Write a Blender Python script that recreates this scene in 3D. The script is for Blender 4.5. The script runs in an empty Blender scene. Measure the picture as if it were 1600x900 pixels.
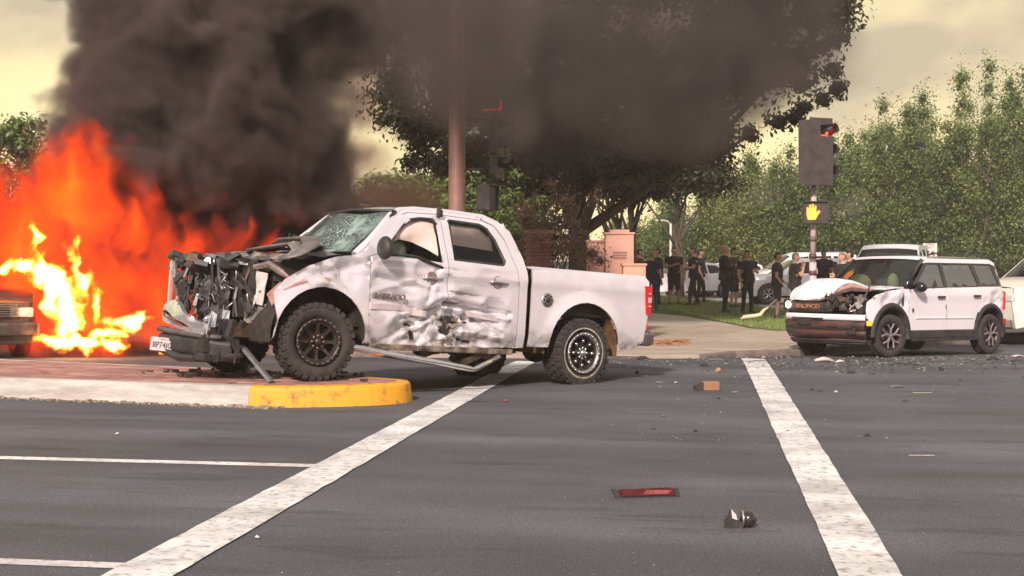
import bpy, bmesh, math, random
import numpy as np
from mathutils import Vector, Matrix, noise as mnoise
from mathutils.geometry import delaunay_2d_cdt
R = math.radians
PI = math.pi
scene = bpy.context.scene
COL = scene.collection

# ------------------------------------------------------------------ camera, world, sun, exposure
F_PX, CAM_H, HOR = 2300.0, 1.55, 408.0
cam_data = bpy.data.cameras.new('camera')
cam = bpy.data.objects.new('camera', cam_data)
COL.objects.link(cam)
cam.location = (0, 0, CAM_H)
cam.rotation_euler = (R(90), 0, 0)
cam_data.sensor_width = 36.0
cam_data.lens = 36.0 * F_PX / 1600.0
cam_data.shift_y = -(450.0 - HOR) / 1600.0
cam_data.clip_end = 4000.0
cam_data.clip_start = 0.05
scene.camera = cam

SUN_EL, SUN_AZ = R(32), R(196)       # azimuth measured clockwise from +Y: the sun stands behind the camera, to its left
world = bpy.data.worlds.new("World")
scene.world = world
world.use_nodes = True
wn, wl = world.node_tree.nodes, world.node_tree.links
wn.clear()
sky = wn.new('ShaderNodeTexSky'); sky.sky_type = 'NISHITA'; sky.sun_disc = False
sky.sun_elevation = SUN_EL; sky.sun_rotation = SUN_AZ
sky.dust_density = 5.0; sky.air_density = 1.5
tc = wn.new('ShaderNodeTexCoord')
mp = wn.new('ShaderNodeMapping'); mp.inputs['Scale'].default_value = (1.0, 1.0, 1.9)
mp.inputs['Location'].default_value = (0.3, 0.1, 0.2)
n1 = wn.new('ShaderNodeTexNoise'); n1.inputs['Scale'].default_value = 3.6; n1.inputs['Detail'].default_value = 5
n1.inputs['Roughness'].default_value = 0.5; n1.inputs['Distortion'].default_value = 0.3
rmp = wn.new('ShaderNodeValToRGB')
rmp.color_ramp.elements[0].position = 0.42; rmp.color_ramp.elements[0].color = (5.4, 4.5, 3.1, 1)
rmp.color_ramp.elements[1].position = 0.57; rmp.color_ramp.elements[1].color = (10.2, 8.4, 4.5, 1)
mx = wn.new('ShaderNodeMixRGB'); mx.inputs[0].default_value = 0.93
bg = wn.new('ShaderNodeBackground'); bg.inputs['Strength'].default_value = 0.095
wo = wn.new('ShaderNodeOutputWorld')
# smoky cloud everywhere: yellow towards the sunset ahead, rosy in a low belt behind, cool overhead
sep = wn.new('ShaderNodeSeparateXYZ'); wl.new(tc.outputs['Generated'], sep.inputs[0])
def wr(v, a, b, c=0.0, d=1.0):
    r = wn.new('ShaderNodeMapRange'); r.interpolation_type = 'SMOOTHSTEP'
    for k, q in enumerate((a, b, c, d)): r.inputs[k + 1].default_value = q
    wl.new(v, r.inputs[0]); return r.outputs[0]
def wm(f, a, b):
    r = wn.new('ShaderNodeMixRGB')
    for k, q in enumerate((f, a, b)):
        if isinstance(q, (tuple, float)): r.inputs[k].default_value = q
        else: wl.new(q, r.inputs[k])
    return r.outputs[0]
wl.new(tc.outputs['Generated'], mp.inputs['Vector']); wl.new(mp.outputs[0], n1.inputs['Vector']); wl.new(n1.outputs['Fac'], rmp.inputs['Fac'])
rm2 = wn.new('ShaderNodeValToRGB'); rm2.color_ramp.elements[0].position = .38; rm2.color_ramp.elements[0].color = (4.0, 3.85, 3.9, 1); rm2.color_ramp.elements[1].position = .6; rm2.color_ramp.elements[1].color = (6.0, 5.7, 5.7, 1)
wl.new(n1.outputs['Fac'], rm2.inputs['Fac'])
back = wm(wr(sep.outputs['Z'], .05, .34), (8.0, 5.6, 5.6, 1), rm2.outputs[0])
ahead = wm(wr(sep.outputs['Z'], .35, .75), rmp.outputs[0], rm2.outputs[0])
cloud = wm(wr(sep.outputs['Y'], -.25, .45), back, ahead)
wl.new(sky.outputs[0], mx.inputs[1]); wl.new(cloud, mx.inputs[2]); wl.new(mx.outputs[0], bg.inputs['Color']); wl.new(bg.outputs[0], wo.inputs['Surface'])

sun_data = bpy.data.lights.new('sun', 'SUN')
sun = bpy.data.objects.new('sun', sun_data); COL.objects.link(sun)
sun_data.energy = 4.2; sun_data.angle = R(6); sun_data.color = (1.0, 0.83, 0.76)
sd = Vector((math.sin(SUN_AZ) * math.cos(SUN_EL), math.cos(SUN_AZ) * math.cos(SUN_EL), math.sin(SUN_EL)))
sun.rotation_euler = sd.to_track_quat('Z', 'Y').to_euler()

scene.view_settings.view_transform = 'Standard'
scene.view_settings.look = 'None'
scene.view_settings.exposure = 0.42
scene.view_settings.gamma = 1.0
scene.cycles.max_bounces = 6
scene.cycles.diffuse_bounces = 3
scene.cycles.glossy_bounces = 3
scene.cycles.transparent_max_bounces = 12
scene.cycles.transmission_bounces = 4
scene.cycles.volume_bounces = 1
scene.cycles.use_denoising = True
scene.cycles.caustics_reflective = False
scene.cycles.caustics_refractive = False
scene.cycles.sample_clamp_indirect = 6.0

# ------------------------------------------------------------------ materials
MATS = {}
def mat(name, col, col2=None, scale=6.0, rough=0.6, metal=0.0, bump=0.0, bscale=None, coat=0.0, detail=5.0,
        emit=None, estr=0.0, alpha=1.0, spec=0.5, lo=0.35, hi=0.65, rough2=None, stretch=None, coords='Object'):
    if name in MATS: return MATS[name]
    m = bpy.data.materials.new(name); m.use_nodes = True
    nt = m.node_tree; n = nt.nodes; l = nt.links
    b = n['Principled BSDF']
    b.inputs['Base Color'].default_value = (*col, 1)
    b.inputs['Roughness'].default_value = rough
    b.inputs['Metallic'].default_value = metal
    b.inputs['Specular IOR Level'].default_value = spec
    b.inputs['Coat Weight'].default_value = coat
    b.inputs['Coat Roughness'].default_value = 0.06
    b.inputs['Alpha'].default_value = alpha
    if emit:
        b.inputs['Emission Color'].default_value = (*emit, 1); b.inputs['Emission Strength'].default_value = estr
    vec = None
    if col2 or bump:
        t = n.new('ShaderNodeTexCoord'); vec = t.outputs[coords]
        if stretch:
            q = n.new('ShaderNodeMapping'); q.inputs['Scale'].default_value = stretch
            l.new(vec, q.inputs['Vector']); vec = q.outputs[0]
    if col2:
        x = n.new('ShaderNodeTexNoise'); x.inputs['Scale'].default_value = scale; x.inputs['Detail'].default_value = detail
        x.inputs['Roughness'].default_value = 0.62
        r = n.new('ShaderNodeMapRange'); r.inputs['From Min'].default_value = lo; r.inputs['From Max'].default_value = hi
        k = n.new('ShaderNodeMixRGB'); k.inputs[1].default_value = (*col, 1); k.inputs[2].default_value = (*col2, 1)
        l.new(vec, x.inputs['Vector']); l.new(x.outputs['Fac'], r.inputs['Value']); l.new(r.outputs[0], k.inputs[0])
        l.new(k.outputs[0], b.inputs['Base Color'])
        if rough2 is not None:
            rr = n.new('ShaderNodeMapRange'); rr.inputs['To Min'].default_value = rough; rr.inputs['To Max'].default_value = rough2
            l.new(r.outputs[0], rr.inputs['Value']); l.new(rr.outputs[0], b.inputs['Roughness'])
    if bump:
        y = n.new('ShaderNodeTexNoise'); y.inputs['Scale'].default_value = bscale or scale * 4; y.inputs['Detail'].default_value = 4
        z = n.new('ShaderNodeBump'); z.inputs['Strength'].default_value = bump; z.inputs['Distance'].default_value = 0.01
        l.new(vec, y.inputs['Vector']); l.new(y.outputs['Fac'], z.inputs['Height']); l.new(z.outputs[0], b.inputs['Normal'])
    MATS[name] = m
    return m

def glass_mat(name, tint, trans, rough=0.03, ior=1.6, dif=.10):
    """window glass: clear coat reflection over a tinted see-through pane"""
    if name in MATS: return MATS[name]
    m = bpy.data.materials.new(name); m.use_nodes = True
    nt = m.node_tree; n = nt.nodes; l = nt.links; n.clear()
    o = n.new('ShaderNodeOutputMaterial'); t = n.new('ShaderNodeBsdfTransparent'); g = n.new('ShaderNodeBsdfGlossy')
    d = n.new('ShaderNodeBsdfDiffuse'); d.inputs[0].default_value = (*tint, 1)
    t.inputs[0].default_value = (trans, trans * 1.02, trans, 1); g.inputs['Roughness'].default_value = rough
    a = n.new('ShaderNodeMixShader'); a.inputs[0].default_value = dif; l.new(t.outputs[0], a.inputs[1]); l.new(d.outputs[0], a.inputs[2])
    f = n.new('ShaderNodeFresnel'); f.inputs[0].default_value = ior
    s = n.new('ShaderNodeMixShader'); l.new(f.outputs[0], s.inputs[0]); l.new(a.outputs[0], s.inputs[1]); l.new(g.outputs[0], s.inputs[2])
    l.new(s.outputs[0], o.inputs['Surface'])
    MATS[name] = m
    return m

# ------------------------------------------------------------------ object helpers
def link(name, mesh, m, parent=None, loc=None):
    o = bpy.data.objects.new(name, mesh); COL.objects.link(o)
    if m is not None and not mesh.materials:
        for k in (m if isinstance(m, (list, tuple)) else [m]): mesh.materials.append(k)
    if parent: o.parent = parent
    if loc: o.location = loc
    return o
def tag(o, label=None, cat=None, group=None, kind=None):
    if label: o['label'] = label
    if cat: o['category'] = cat
    if group: o['group'] = group
    if kind: o['kind'] = kind
    return o
def thing(name, label, cat, loc=(0, 0, 0), rotz=0.0, group=None, mat4=None):
    o = bpy.data.objects.new(name, None); COL.objects.link(o); o.empty_display_size = 0.1
    if mat4 is not None: o.matrix_world = mat4
    else: o.location = loc; o.rotation_euler = (0, 0, rotz)
    return tag(o, label, cat, group)
def node(name, parent, loc=(0, 0, 0), rot=(0, 0, 0)):
    o = bpy.data.objects.new(name, None); COL.objects.link(o); o.parent = parent
    o.location = loc; o.rotation_euler = rot; return o
def kids(o): return [c for c in COL.objects if c.parent == o]
KID = {}
def copy_tree(o, parent=None, children=None):
    if children is None:
        children = {}
        for c in COL.objects:
            if c.parent: children.setdefault(c.parent.name, []).append(c)
    c = o.copy(); COL.objects.link(c)
    if parent: c.parent = parent; c.matrix_parent_inverse = o.matrix_parent_inverse.copy()
    for ch in children.get(o.name, []): copy_tree(ch, c, children)
    return c
def np_mesh(name, V, Fc, smooth=False, mi=None):
    V = np.asarray(V, dtype=np.float32).reshape(-1, 3)
    me = bpy.data.meshes.new(name)
    Fa = np.asarray(Fc, dtype=np.int32)
    me.vertices.add(len(V)); me.vertices.foreach_set('co', V.ravel())
    k = Fa.shape[1]
    me.loops.add(Fa.size); me.loops.foreach_set('vertex_index', Fa.ravel())
    me.polygons.add(len(Fa))
    me.polygons.foreach_set('loop_start', np.arange(0, Fa.size, k, dtype=np.int32))
    me.polygons.foreach_set('loop_total', np.full(len(Fa), k, dtype=np.int32))
    if mi is not None: me.polygons.foreach_set('material_index', np.asarray(mi, dtype=np.int32))
    if smooth: me.polygons.foreach_set('use_smooth', np.ones(len(Fa), dtype=bool))
    me.update(calc_edges=True); me.validate()
    return me

class MB:
    """collects simple shapes and links them as one mesh"""
    def __init__(s): s.v = []; s.f = []; s.sm = []
    def add(s, V, Fc, smooth=False):
        o = len(s.v); s.v += [tuple(p) for p in V]
        for q in Fc: s.f.append(tuple(i + o for i in q)); s.sm.append(smooth)
        return s
    def box(s, c, d, rot=None, taper=1.0, bev=0.0):
        hx, hy, hz = d[0] / 2, d[1] / 2, d[2] / 2
        if bev <= 0:
            P = [Vector((sx * hx * (taper if sz > 0 else 1), sy * hy * (taper if sz > 0 else 1), sz * hz)) for sz in (-1, 1) for sy in (-1, 1) for sx in (-1, 1)]
            Q = [(0, 2, 3, 1), (4, 5, 7, 6), (0, 1, 5, 4), (2, 6, 7, 3), (0, 4, 6, 2), (1, 3, 7, 5)]
        else:
            b = min(bev, hx * .9, hy * .9, hz * .9)
            bm = bmesh.new(); bmesh.ops.create_cube(bm, size=1.0)
            for w in bm.verts: w.co = Vector((w.co.x * 2 * hx * (taper if w.co.z > 0 else 1), w.co.y * 2 * hy * (taper if w.co.z > 0 else 1), w.co.z * 2 * hz))
            bmesh.ops.bevel(bm, geom=bm.edges[:], offset=b, segments=2, profile=0.7, affect='EDGES')
            P = [w.co.copy() for w in bm.verts]; bm.verts.index_update(); Q = [[w.index for w in q.verts] for q in bm.faces]; bm.free()
        M = rot.to_matrix() if rot is not None and hasattr(rot, 'to_matrix') else (rot or Matrix.Identity(3))
        c = Vector(c)
        return s.add([M @ p + c for p in P], Q)
    def tube(s, pts, r, n=8, smooth=True, cap=True, flat=1.0):
        pts = [Vector(p) for p in pts]; rs = r if isinstance(r, (list, tuple)) else [r] * len(pts)
        V = []; Fc = []; up = None
        for i, p in enumerate(pts):
            t = (pts[min(i + 1, len(pts) - 1)] - pts[max(i - 1, 0)]).normalized()
            if up is None:
                up = Vector((0, 0, 1)) if abs(t.z) < .9 else Vector((1, 0, 0))
            a = t.cross(up).normalized(); b = a.cross(t).normalized(); up = b
            for k in range(n):
                g = 2 * PI * k / n
                V.append(p + a * math.cos(g) * rs[i] + b * math.sin(g) * rs[i] * flat)
        for i in range(len(pts) - 1):
            for k in range(n):
                k2 = (k + 1) % n
                Fc.append((i * n + k, i * n + k2, (i + 1) * n + k2, (i + 1) * n + k))
        s.add(V, Fc, smooth)
        if cap:
            m = len(pts) - 1
            s.add(V[:n], [tuple(range(n - 1, -1, -1))]); s.add(V[m * n:], [tuple(range(n))])
        return s
    def lathe(s, prof, n=32, axis='y', c=(0, 0, 0), smooth=True):
        V = []; Fc = []
        for (r, h) in prof:
            for k in range(n):
                g = 2 * PI * k / n; a, b = r * math.cos(g), r * math.sin(g)
                V.append({'y': (a, h, b), 'z': (a, b, h), 'x': (h, a, b)}[axis])
        V = [Vector(v) + Vector(c) for v in V]
        for i in range(len(prof) - 1):
            for k in range(n):
                k2 = (k + 1) % n; q = (i * n + k, (i + 1) * n + k, (i + 1) * n + k2, i * n + k2)
                Fc.append(q)
        return s.add(V, Fc, smooth)
    def sphere(s, c, r, n=14, m=8, smooth=True):
        if not isinstance(r, (tuple, list)): r = (r, r, r)
        V = []; Fc = []
        for i in range(m + 1):
            a = PI * i / m
            for k in range(n):
                g = 2 * PI * k / n
                V.append((c[0] + r[0] * math.sin(a) * math.cos(g), c[1] + r[1] * math.sin(a) * math.sin(g), c[2] + r[2] * math.cos(a)))
        for i in range(m):
            for k in range(n):
                k2 = (k + 1) % n; Fc.append((i * n + k, (i + 1) * n + k, (i + 1) * n + k2, i * n + k2))
        return s.add(V, Fc, smooth)
    def prism(s, poly, a, b, axis='y'):
        """2-D outline (x,z) extruded along y from a to b (or (x,y) along z)"""
        n = len(poly)
        f3 = (lambda p, h: (p[0], h, p[1])) if axis == 'y' else ((lambda p, h: (p[0], p[1], h)) if axis == 'z' else (lambda p, h: (h, p[0], p[1])))
        V = [f3(p, a) for p in poly] + [f3(p, b) for p in poly]
        Fc = [tuple(range(n)), tuple(range(2 * n - 1, n - 1, -1))] + [(i, i + n, (i + 1) % n + n, (i + 1) % n) for i in range(n)]
        return s.add(V, Fc)
    def build(s, name, m, parent=None, fix=True, shared=None):
        me = bpy.data.meshes.new(name); me.from_pydata([tuple(v) for v in s.v], [], s.f); me.update()
        me.polygons.foreach_set('use_smooth', s.sm)
        if fix:
            bm = bmesh.new(); bm.from_mesh(me)
            bmesh.ops.remove_doubles(bm, verts=bm.verts, dist=1e-5)
            bmesh.ops.recalc_face_normals(bm, faces=bm.faces); bm.to_mesh(me); bm.free()
        return link(name, me, m, parent)

def pip(P, poly):
    """points in polygon, vectorised"""
    x, y = P[:, 0], P[:, 1]; inside = np.zeros(len(P), bool); n = len(poly)
    for i in range(n):
        x1, y1 = poly[i]; x2, y2 = poly[(i + 1) % n]
        if y1 == y2: continue
        c = ((y1 > y) != (y2 > y)) & (x < (x2 - x1) * (y - y1) / (y2 - y1) + x1)
        inside ^= c
    return inside
def resample(poly, sp):
    out = []; n = len(poly)
    for i in range(n):
        a = np.array(poly[i], float); b = np.array(poly[(i + 1) % n], float)
        k = max(1, int(np.ceil(np.linalg.norm(b - a) / sp)))
        for j in range(k): out.append(tuple(a + (b - a) * j / k))
    return out
def panel(name, poly, fn, m, parent, sp=0.05, thick=0.02, holes=(), inward=(0, -1, 0), smooth=True, seed=1):
    """sheet-metal panel: a flat outline (with holes) triangulated finely and bent to 3-D by fn(u,v)->(x,y,z); edges get depth"""
    loops = [resample(poly, sp)] + [resample(h, sp) for h in holes]
    vs = []; es = []
    for L in loops:
        o = len(vs); vs += L; es += [(o + i, o + (i + 1) % len(L)) for i in range(len(L))]
    A = np.array(poly); lo = A.min(0); hi = A.max(0)
    gx = np.arange(lo[0] + sp / 2, hi[0], sp); gy = np.arange(lo[1] + sp / 2, hi[1], sp)
    rs = np.random.RandomState(seed)
    if len(gx) and len(gy):
        G = np.stack(np.meshgrid(gx, gy), -1).reshape(-1, 2); G += rs.uniform(-.18, .18, G.shape) * sp
        k = pip(G, poly)
        for h in holes: k &= ~pip(G, h)
        B = np.array(vs); G = G[k]
        if len(G):
            D = np.min(((G[:, None, :] - B[None, :, :]) ** 2).sum(-1), 1); G = G[D > (sp * .45) ** 2]
        vs += [tuple(g) for g in G]
    ov, oe, of, _, _, _ = delaunay_2d_cdt([Vector(v) for v in vs], es, [], 0, 1e-6)
    V2 = np.array([tuple(v) for v in ov]); T = np.array([list(q) for q in of])
    C = V2[T].mean(1); k = pip(C, poly)
    for h in holes: k &= ~pip(C, h)
    T = T[k]
    V3 = [Vector(fn(float(p[0]), float(p[1]))) for p in V2]
    # orient
    inw = Vector(inward); s = 0.0
    for t in T[:: max(1, len(T) // 60)]:
        nn = (V3[t[1]] - V3[t[0]]).cross(V3[t[2]] - V3[t[0]]); s += nn.dot(inw)
    T = [tuple(int(i) for i in t) for t in T]
    if s > 0: T = [t[::-1] for t in T]
    cnt = {}
    for t in T:
        for i in range(3):
            e = (t[i], t[(i + 1) % 3]); cnt[e] = 1
    Fc = list(T); sm = [smooth] * len(T); V = list(V3)
    if thick:
        rim = {}
        off = inw.normalized() * thick
        for (a, b) in list(cnt):
            if (b, a) in cnt: continue
            for q in (a, b):
                if q not in rim:
                    rim[q] = (len(V), len(V) + 1); V.append(V3[q]); V.append(V3[q] + off)
            Fc.append((rim[b][0], rim[a][0], rim[a][1], rim[b][1])); sm.append(False)
    me = bpy.data.meshes.new(name); me.from_pydata([tuple(v) for v in V], [], Fc); me.update()
    me.polygons.foreach_set('use_smooth', sm)
    return link(name, me, m, parent)
def mirror_y(o, name=None, parent=None):
    me = o.data.copy(); V = np.empty(len(me.vertices) * 3, np.float32); me.vertices.foreach_get('co', V); V = V.reshape(-1, 3); V[:, 1] *= -1
    me.vertices.foreach_set('co', V.ravel()); me.flip_normals(); me.update()
    q = bpy.data.objects.new(name or o.name.split('.')[0], me); COL.objects.link(q); q.parent = parent or o.parent
    return q
def arc(cx, cy, r, a0, a1, n=14, ry=None):
    ry = ry or r
    return [(cx + r * math.cos(R(a0 + (a1 - a0) * i / n)), cy + ry * math.sin(R(a0 + (a1 - a0) * i / n))) for i in range(n + 1)]
def ss(a, b, x):
    t = min(1, max(0, (x - a) / (b - a))); return t * t * (3 - 2 * t)
def seg_d(px, pz, a, b):
    ax, az = a; bx, bz = b; dx, dz = bx - ax, bz - az
    t = max(0, min(1, ((px - ax) * dx + (pz - az) * dz) / (dx * dx + dz * dz + 1e-9)))
    return math.hypot(px - ax - t * dx, pz - az - t * dz)
def nz(x, y, z=0.0): return mnoise.noise(Vector((x, y, z)))
def gz(x, y):
    """height of the asphalt: the road falls gently to the far gutter"""
    return -0.18 * ss(21.5, 29, y) * (1 - ss(30, 42, y))
def G(u, v, lift=0.0):
    """a point measured on the ground from its bearing and depression"""
    z = 0.0
    for _ in range(6):
        d = F_PX * (CAM_H - z) / (v - HOR); z = gz(0, d)
    return Vector(((u - 800) * d / F_PX, d, z + lift))

# ================================================================== THE SETTING
ROAD_ROT = R(-11.5)
def asphalt_mat():
    m = bpy.data.materials.new('asphalt'); m.use_nodes = True
    nt = m.node_tree; n = nt.nodes; l = nt.links; b = n['Principled BSDF']
    g = n.new('ShaderNodeNewGeometry')
    mp = n.new('ShaderNodeMapping'); mp.inputs['Rotation'].default_value = (0, 0, R(11.5)); l.new(g.outputs['Position'], mp.inputs['Vector'])
    def noise(scale, det, vec, st=None, rough=.6):
        x = n.new('ShaderNodeTexNoise'); x.inputs['Scale'].default_value = scale; x.inputs['Detail'].default_value = det; x.inputs['Roughness'].default_value = rough
        if st:
            q = n.new('ShaderNodeMapping'); q.inputs['Scale'].default_value = st; l.new(vec, q.inputs['Vector']); vec = q.outputs[0]
        l.new(vec, x.inputs['Vector']); return x.outputs['Fac']
    def rng(v, a, b2, c, d):
        r = n.new('ShaderNodeMapRange'); r.inputs[1].default_value = a; r.inputs[2].default_value = b2; r.inputs[3].default_value = c; r.inputs[4].default_value = d
        l.new(v, r.inputs[0]); return r.outputs[0]
    def mul(a, b2):
        q = n.new('ShaderNodeMath'); q.operation = 'MULTIPLY'; l.new(a, q.inputs[0]); l.new(b2, q.inputs[1]); return q.outputs[0]
    v = mp.outputs[0]
    grain = rng(noise(95, 4, v), .36, .66, .42, 1.7)
    grain2 = rng(noise(30, 5, v), .3, .7, .76, 1.25)
    band = rng(noise(1.0, 2, v, (.10, .75, 1)), .35, .65, .78, 1.18)      # wheel tracks along the road
    band2 = rng(noise(1.0, 2, v, (.5, 1.1, 1)), .3, .62, .84, 1.08)
    patch = rng(noise(.45, 6, v), .35, .65, .80, 1.14)
    # narrow dark seams / drips that run with the lane
    sm = mul(rng(noise(1.3, 8, v, (.4, 1.9, 1)), .58, .64, 1.0, .74), rng(noise(2.2, 8, v, (.35, 1.6, 1)), .60, .72, 1.0, .62))
    k = mul(mul(mul(grain, grain2), mul(band, band2)), mul(patch, sm))
    c = n.new('ShaderNodeMixRGB'); c.blend_type = 'MULTIPLY'; c.inputs[0].default_value = 1
    c.inputs[1].default_value = (0.083, 0.086, 0.094, 1); l.new(k, c.inputs[2])
    l.new(c.outputs[0], b.inputs['Base Color']); b.inputs['Roughness'].default_value = 0.82
    bp = n.new('ShaderNodeBump'); bp.inputs['Strength'].default_value = .55; bp.inputs['Distance'].default_value = .012
    l.new(noise(90, 4, v), bp.inputs['Height']); l.new(bp.outputs[0], b.inputs['Normal'])
    return m
ASPH = asphalt_mat()
def axis_grid(lo, hi, dense_lo, dense_hi, step, grow=1.35):
    a = list(np.arange(dense_lo, dense_hi + 1e-6, step)); s = step; x = dense_hi
    while x < hi: s *= grow; x = min(hi, x + s); a.append(x)
    s = step; x = dense_lo
    while x > lo: s *= grow; x = max(lo, x - s); a.insert(0, x)
    return np.array(a)
def sheet(name, xs, ys, m, zfn):
    X, Y = np.meshgrid(xs, ys); Z = np.vectorize(zfn)(X, Y)
    V = np.stack([X, Y, Z], -1).reshape(-1, 3); nx = len(xs)
    i = np.arange(len(ys) - 1)[:, None] * nx + np.arange(nx - 1)[None, :]
    Fc = np.stack([i, i + 1, i + nx + 1, i + nx], -1).reshape(-1, 4)
    return link(name, np_mesh(name, V, Fc, True), m)
o = sheet('road', axis_grid(-1500, 1500, -14, 14, .5), axis_grid(-300, 3000, 3, 46, .5), ASPH, gz); tag(o, kind='structure')

def strip_mesh(name, L, Rr, m, lift, n=60, wob=0.003, parent=None):
    """painted line between a left and a right edge, with slightly worn edges"""
    rs = np.random.RandomState(len(name) + int(L[0][1] * 10)); V = []; Fc = []
    for i in range(n + 1):
        t = i / n
        a = [L[0][k] + (L[1][k] - L[0][k]) * t for k in (0, 1)]; b = [Rr[0][k] + (Rr[1][k] - Rr[0][k]) * t for k in (0, 1)]
        a[0] += rs.normal(0, wob); b[0] += rs.normal(0, wob)
        for q in range(5):
            x = a[0] + (b[0] - a[0]) * q / 4; y = a[1] + (b[1] - a[1]) * q / 4; V.append((x, y, gz(x, y) + lift))
    for i in range(n):
        for q in range(4):
            k = i * 5 + q; Fc.append((k, k + 1, k + 6, k + 5))
    return link(name, np_mesh(name, V, Fc, True), m, parent)
def paint_mat():
    m = bpy.data.materials.new('road_paint'); m.use_nodes = True
    nt = m.node_tree; n = nt.nodes; l = nt.links; b = n['Principled BSDF']
    g = n.new('ShaderNodeNewGeometry')
    def noise(s, d, st=(1, 1, 1)):
        q = n.new('ShaderNodeMapping'); q.inputs['Scale'].default_value = st; q.inputs['Rotation'].default_value = (0, 0, R(11.5)); l.new(g.outputs['Position'], q.inputs['Vector'])
        x = n.new('ShaderNodeTexNoise'); x.inputs['Scale'].default_value = s; x.inputs['Detail'].default_value = d; x.inputs['Roughness'].default_value = .65
        l.new(q.outputs[0], x.inputs['Vector']); return x.outputs['Fac']
    c1 = n.new('ShaderNodeValToRGB'); c1.color_ramp.elements[0].position = .36; c1.color_ramp.elements[0].color = (.46, .455, .44, 1)
    c1.color_ramp.elements[1].position = .60; c1.color_ramp.elements[1].color = (.80, .79, .76, 1); l.new(noise(1.6, 8, (1, 1.2, 1)), c1.inputs[0])
    c2 = n.new('ShaderNodeValToRGB'); c2.color_ramp.elements[0].position = .34; c2.color_ramp.elements[0].color = (.22, .21, .2, 1)
    c2.color_ramp.elements[1].position = .48; c2.color_ramp.elements[1].color = (1, 1, 1, 1); l.new(noise(16, 9, (1, 1, 1)), c2.inputs[0])
    mm = n.new('ShaderNodeMixRGB'); mm.blend_type = 'MULTIPLY'; mm.inputs[0].default_value = .8
    l.new(c1.outputs[0], mm.inputs[1]); l.new(c2.outputs[0], mm.inputs[2]); l.new(mm.outputs[0], b.inputs['Base Color'])
    b.inputs['Roughness'].default_value = .7
    bp = n.new('ShaderNodeBump'); bp.inputs['Strength'].default_value = .5; bp.inputs['Distance'].default_value = .01
    l.new(noise(80, 3), bp.inputs['Height']); l.new(bp.outputs[0], b.inputs['Normal'])
    return m
PAINT = paint_mat()
def ext(a, b, t): return (a[0] + (b[0] - a[0]) * t, a[1] + (b[1] - a[1]) * t)
cl0, cl1 = (-2.01, 7.25), (.07, 23.0); cr0, cr1 = (-1.655, 7.25), (.40, 22.9)
o = strip_mesh('crosswalk_line', (ext(cl0, cl1, -.25), cl1), (ext(cr0, cr1, -.25), cr1), PAINT, .009, 90); tag(o, kind='structure')
rl0, rl1 = (1.607, 7.25), (3.76, 24.2); rr0, rr1 = (1.925, 7.25), (4.09, 23.9)
o = strip_mesh('crosswalk_line', (ext(rl0, rl1, -.25), rl1), (ext(rr0, rr1, -.25), rr1), PAINT, .009, 90); tag(o, kind='structure')
o = strip_mesh('lane_line', ((-12, 12.95), (-1.50, 11.05)), ((-12, 13.12), (-1.42, 11.20)), PAINT, .004, 40, .003); tag(o, kind='structure')
o = strip_mesh('lane_line', ((-9, 8.62), (-1.93, 7.40)), ((-9, 8.76), (-1.90, 7.53)), PAINT, .004, 40, .003); tag(o, kind='structure')

# ---- polygon clipping for pavement pieces
def clip_half(poly, nx, ny, c):
    out = []; n = len(poly)
    for i in range(n):
        a, b = poly[i], poly[(i + 1) % n]; da = a[0] * nx + a[1] * ny - c; db = b[0] * nx + b[1] * ny - c
        if da <= 0: out.append(a)
        if (da < 0 < db) or (db < 0 < da):
            t = da / (da - db); out.append((a[0] + (b[0] - a[0]) * t, a[1] + (b[1] - a[1]) * t))
    return out
def area(p): return abs(sum(p[i][0] * p[(i + 1) % len(p)][1] - p[(i + 1) % len(p)][0] * p[i][1] for i in range(len(p)))) / 2
def cells(poly, rot, du, dv, gap, stagger=0.0):
    """cut a polygon into a (bond) grid of pieces"""
    c, s = math.cos(rot), math.sin(rot); U = [(p[0] * c + p[1] * s, -p[0] * s + p[1] * c) for p in poly]
    us = [p[0] for p in U]; vs = [p[1] for p in U]; out = []; j = math.floor(min(vs) / dv)
    while j * dv < max(vs):
        i = math.floor(min(us) / du) - 1; sh = stagger * du * (j % 2)
        while i * du + sh < max(us):
            q = U
            for (nx, ny, k) in ((1, 0, (i + 1) * du + sh - gap / 2), (-1, 0, -(i * du + sh + gap / 2)), (0, 1, (j + 1) * dv - gap / 2), (0, -1, -(j * dv + gap / 2))):
                q = clip_half(q, nx, ny, k)
                if len(q) < 3: break
            if len(q) >= 3 and area(q) > du * dv * .04: out.append([(p[0] * c - p[1] * s, p[0] * s + p[1] * c) for p in q])
            i += 1
        j += 1
    return out
def slab(name, poly, z0, z1, m, parent, inset=.008):
    """low prism with a small chamfer round the top"""
    n = len(poly); cx = sum(p[0] for p in poly) / n; cy = sum(p[1] for p in poly) / n
    sc = lambda p: (p[0] + (cx - p[0]) * min(.3, inset / max(.01, math.hypot(p[0] - cx, p[1] - cy))), p[1] + (cy - p[1]) * min(.3, inset / max(.01, math.hypot(p[0] - cx, p[1] - cy))))
    V = [(p[0], p[1], z0) for p in poly] + [(p[0], p[1], z1 - inset * .7) for p in poly] + [(*sc(p), z1) for p in poly]
    Fc = [tuple(range(2 * n, 3 * n))]
    for i in range(n):
        j = (i + 1) % n; Fc += [(i, j, j + n, i + n), (i + n, j + n, j + 2 * n, i + 2 * n)]
    b = MB(); b.add(V, Fc); return b.build(name, m, parent)

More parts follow.
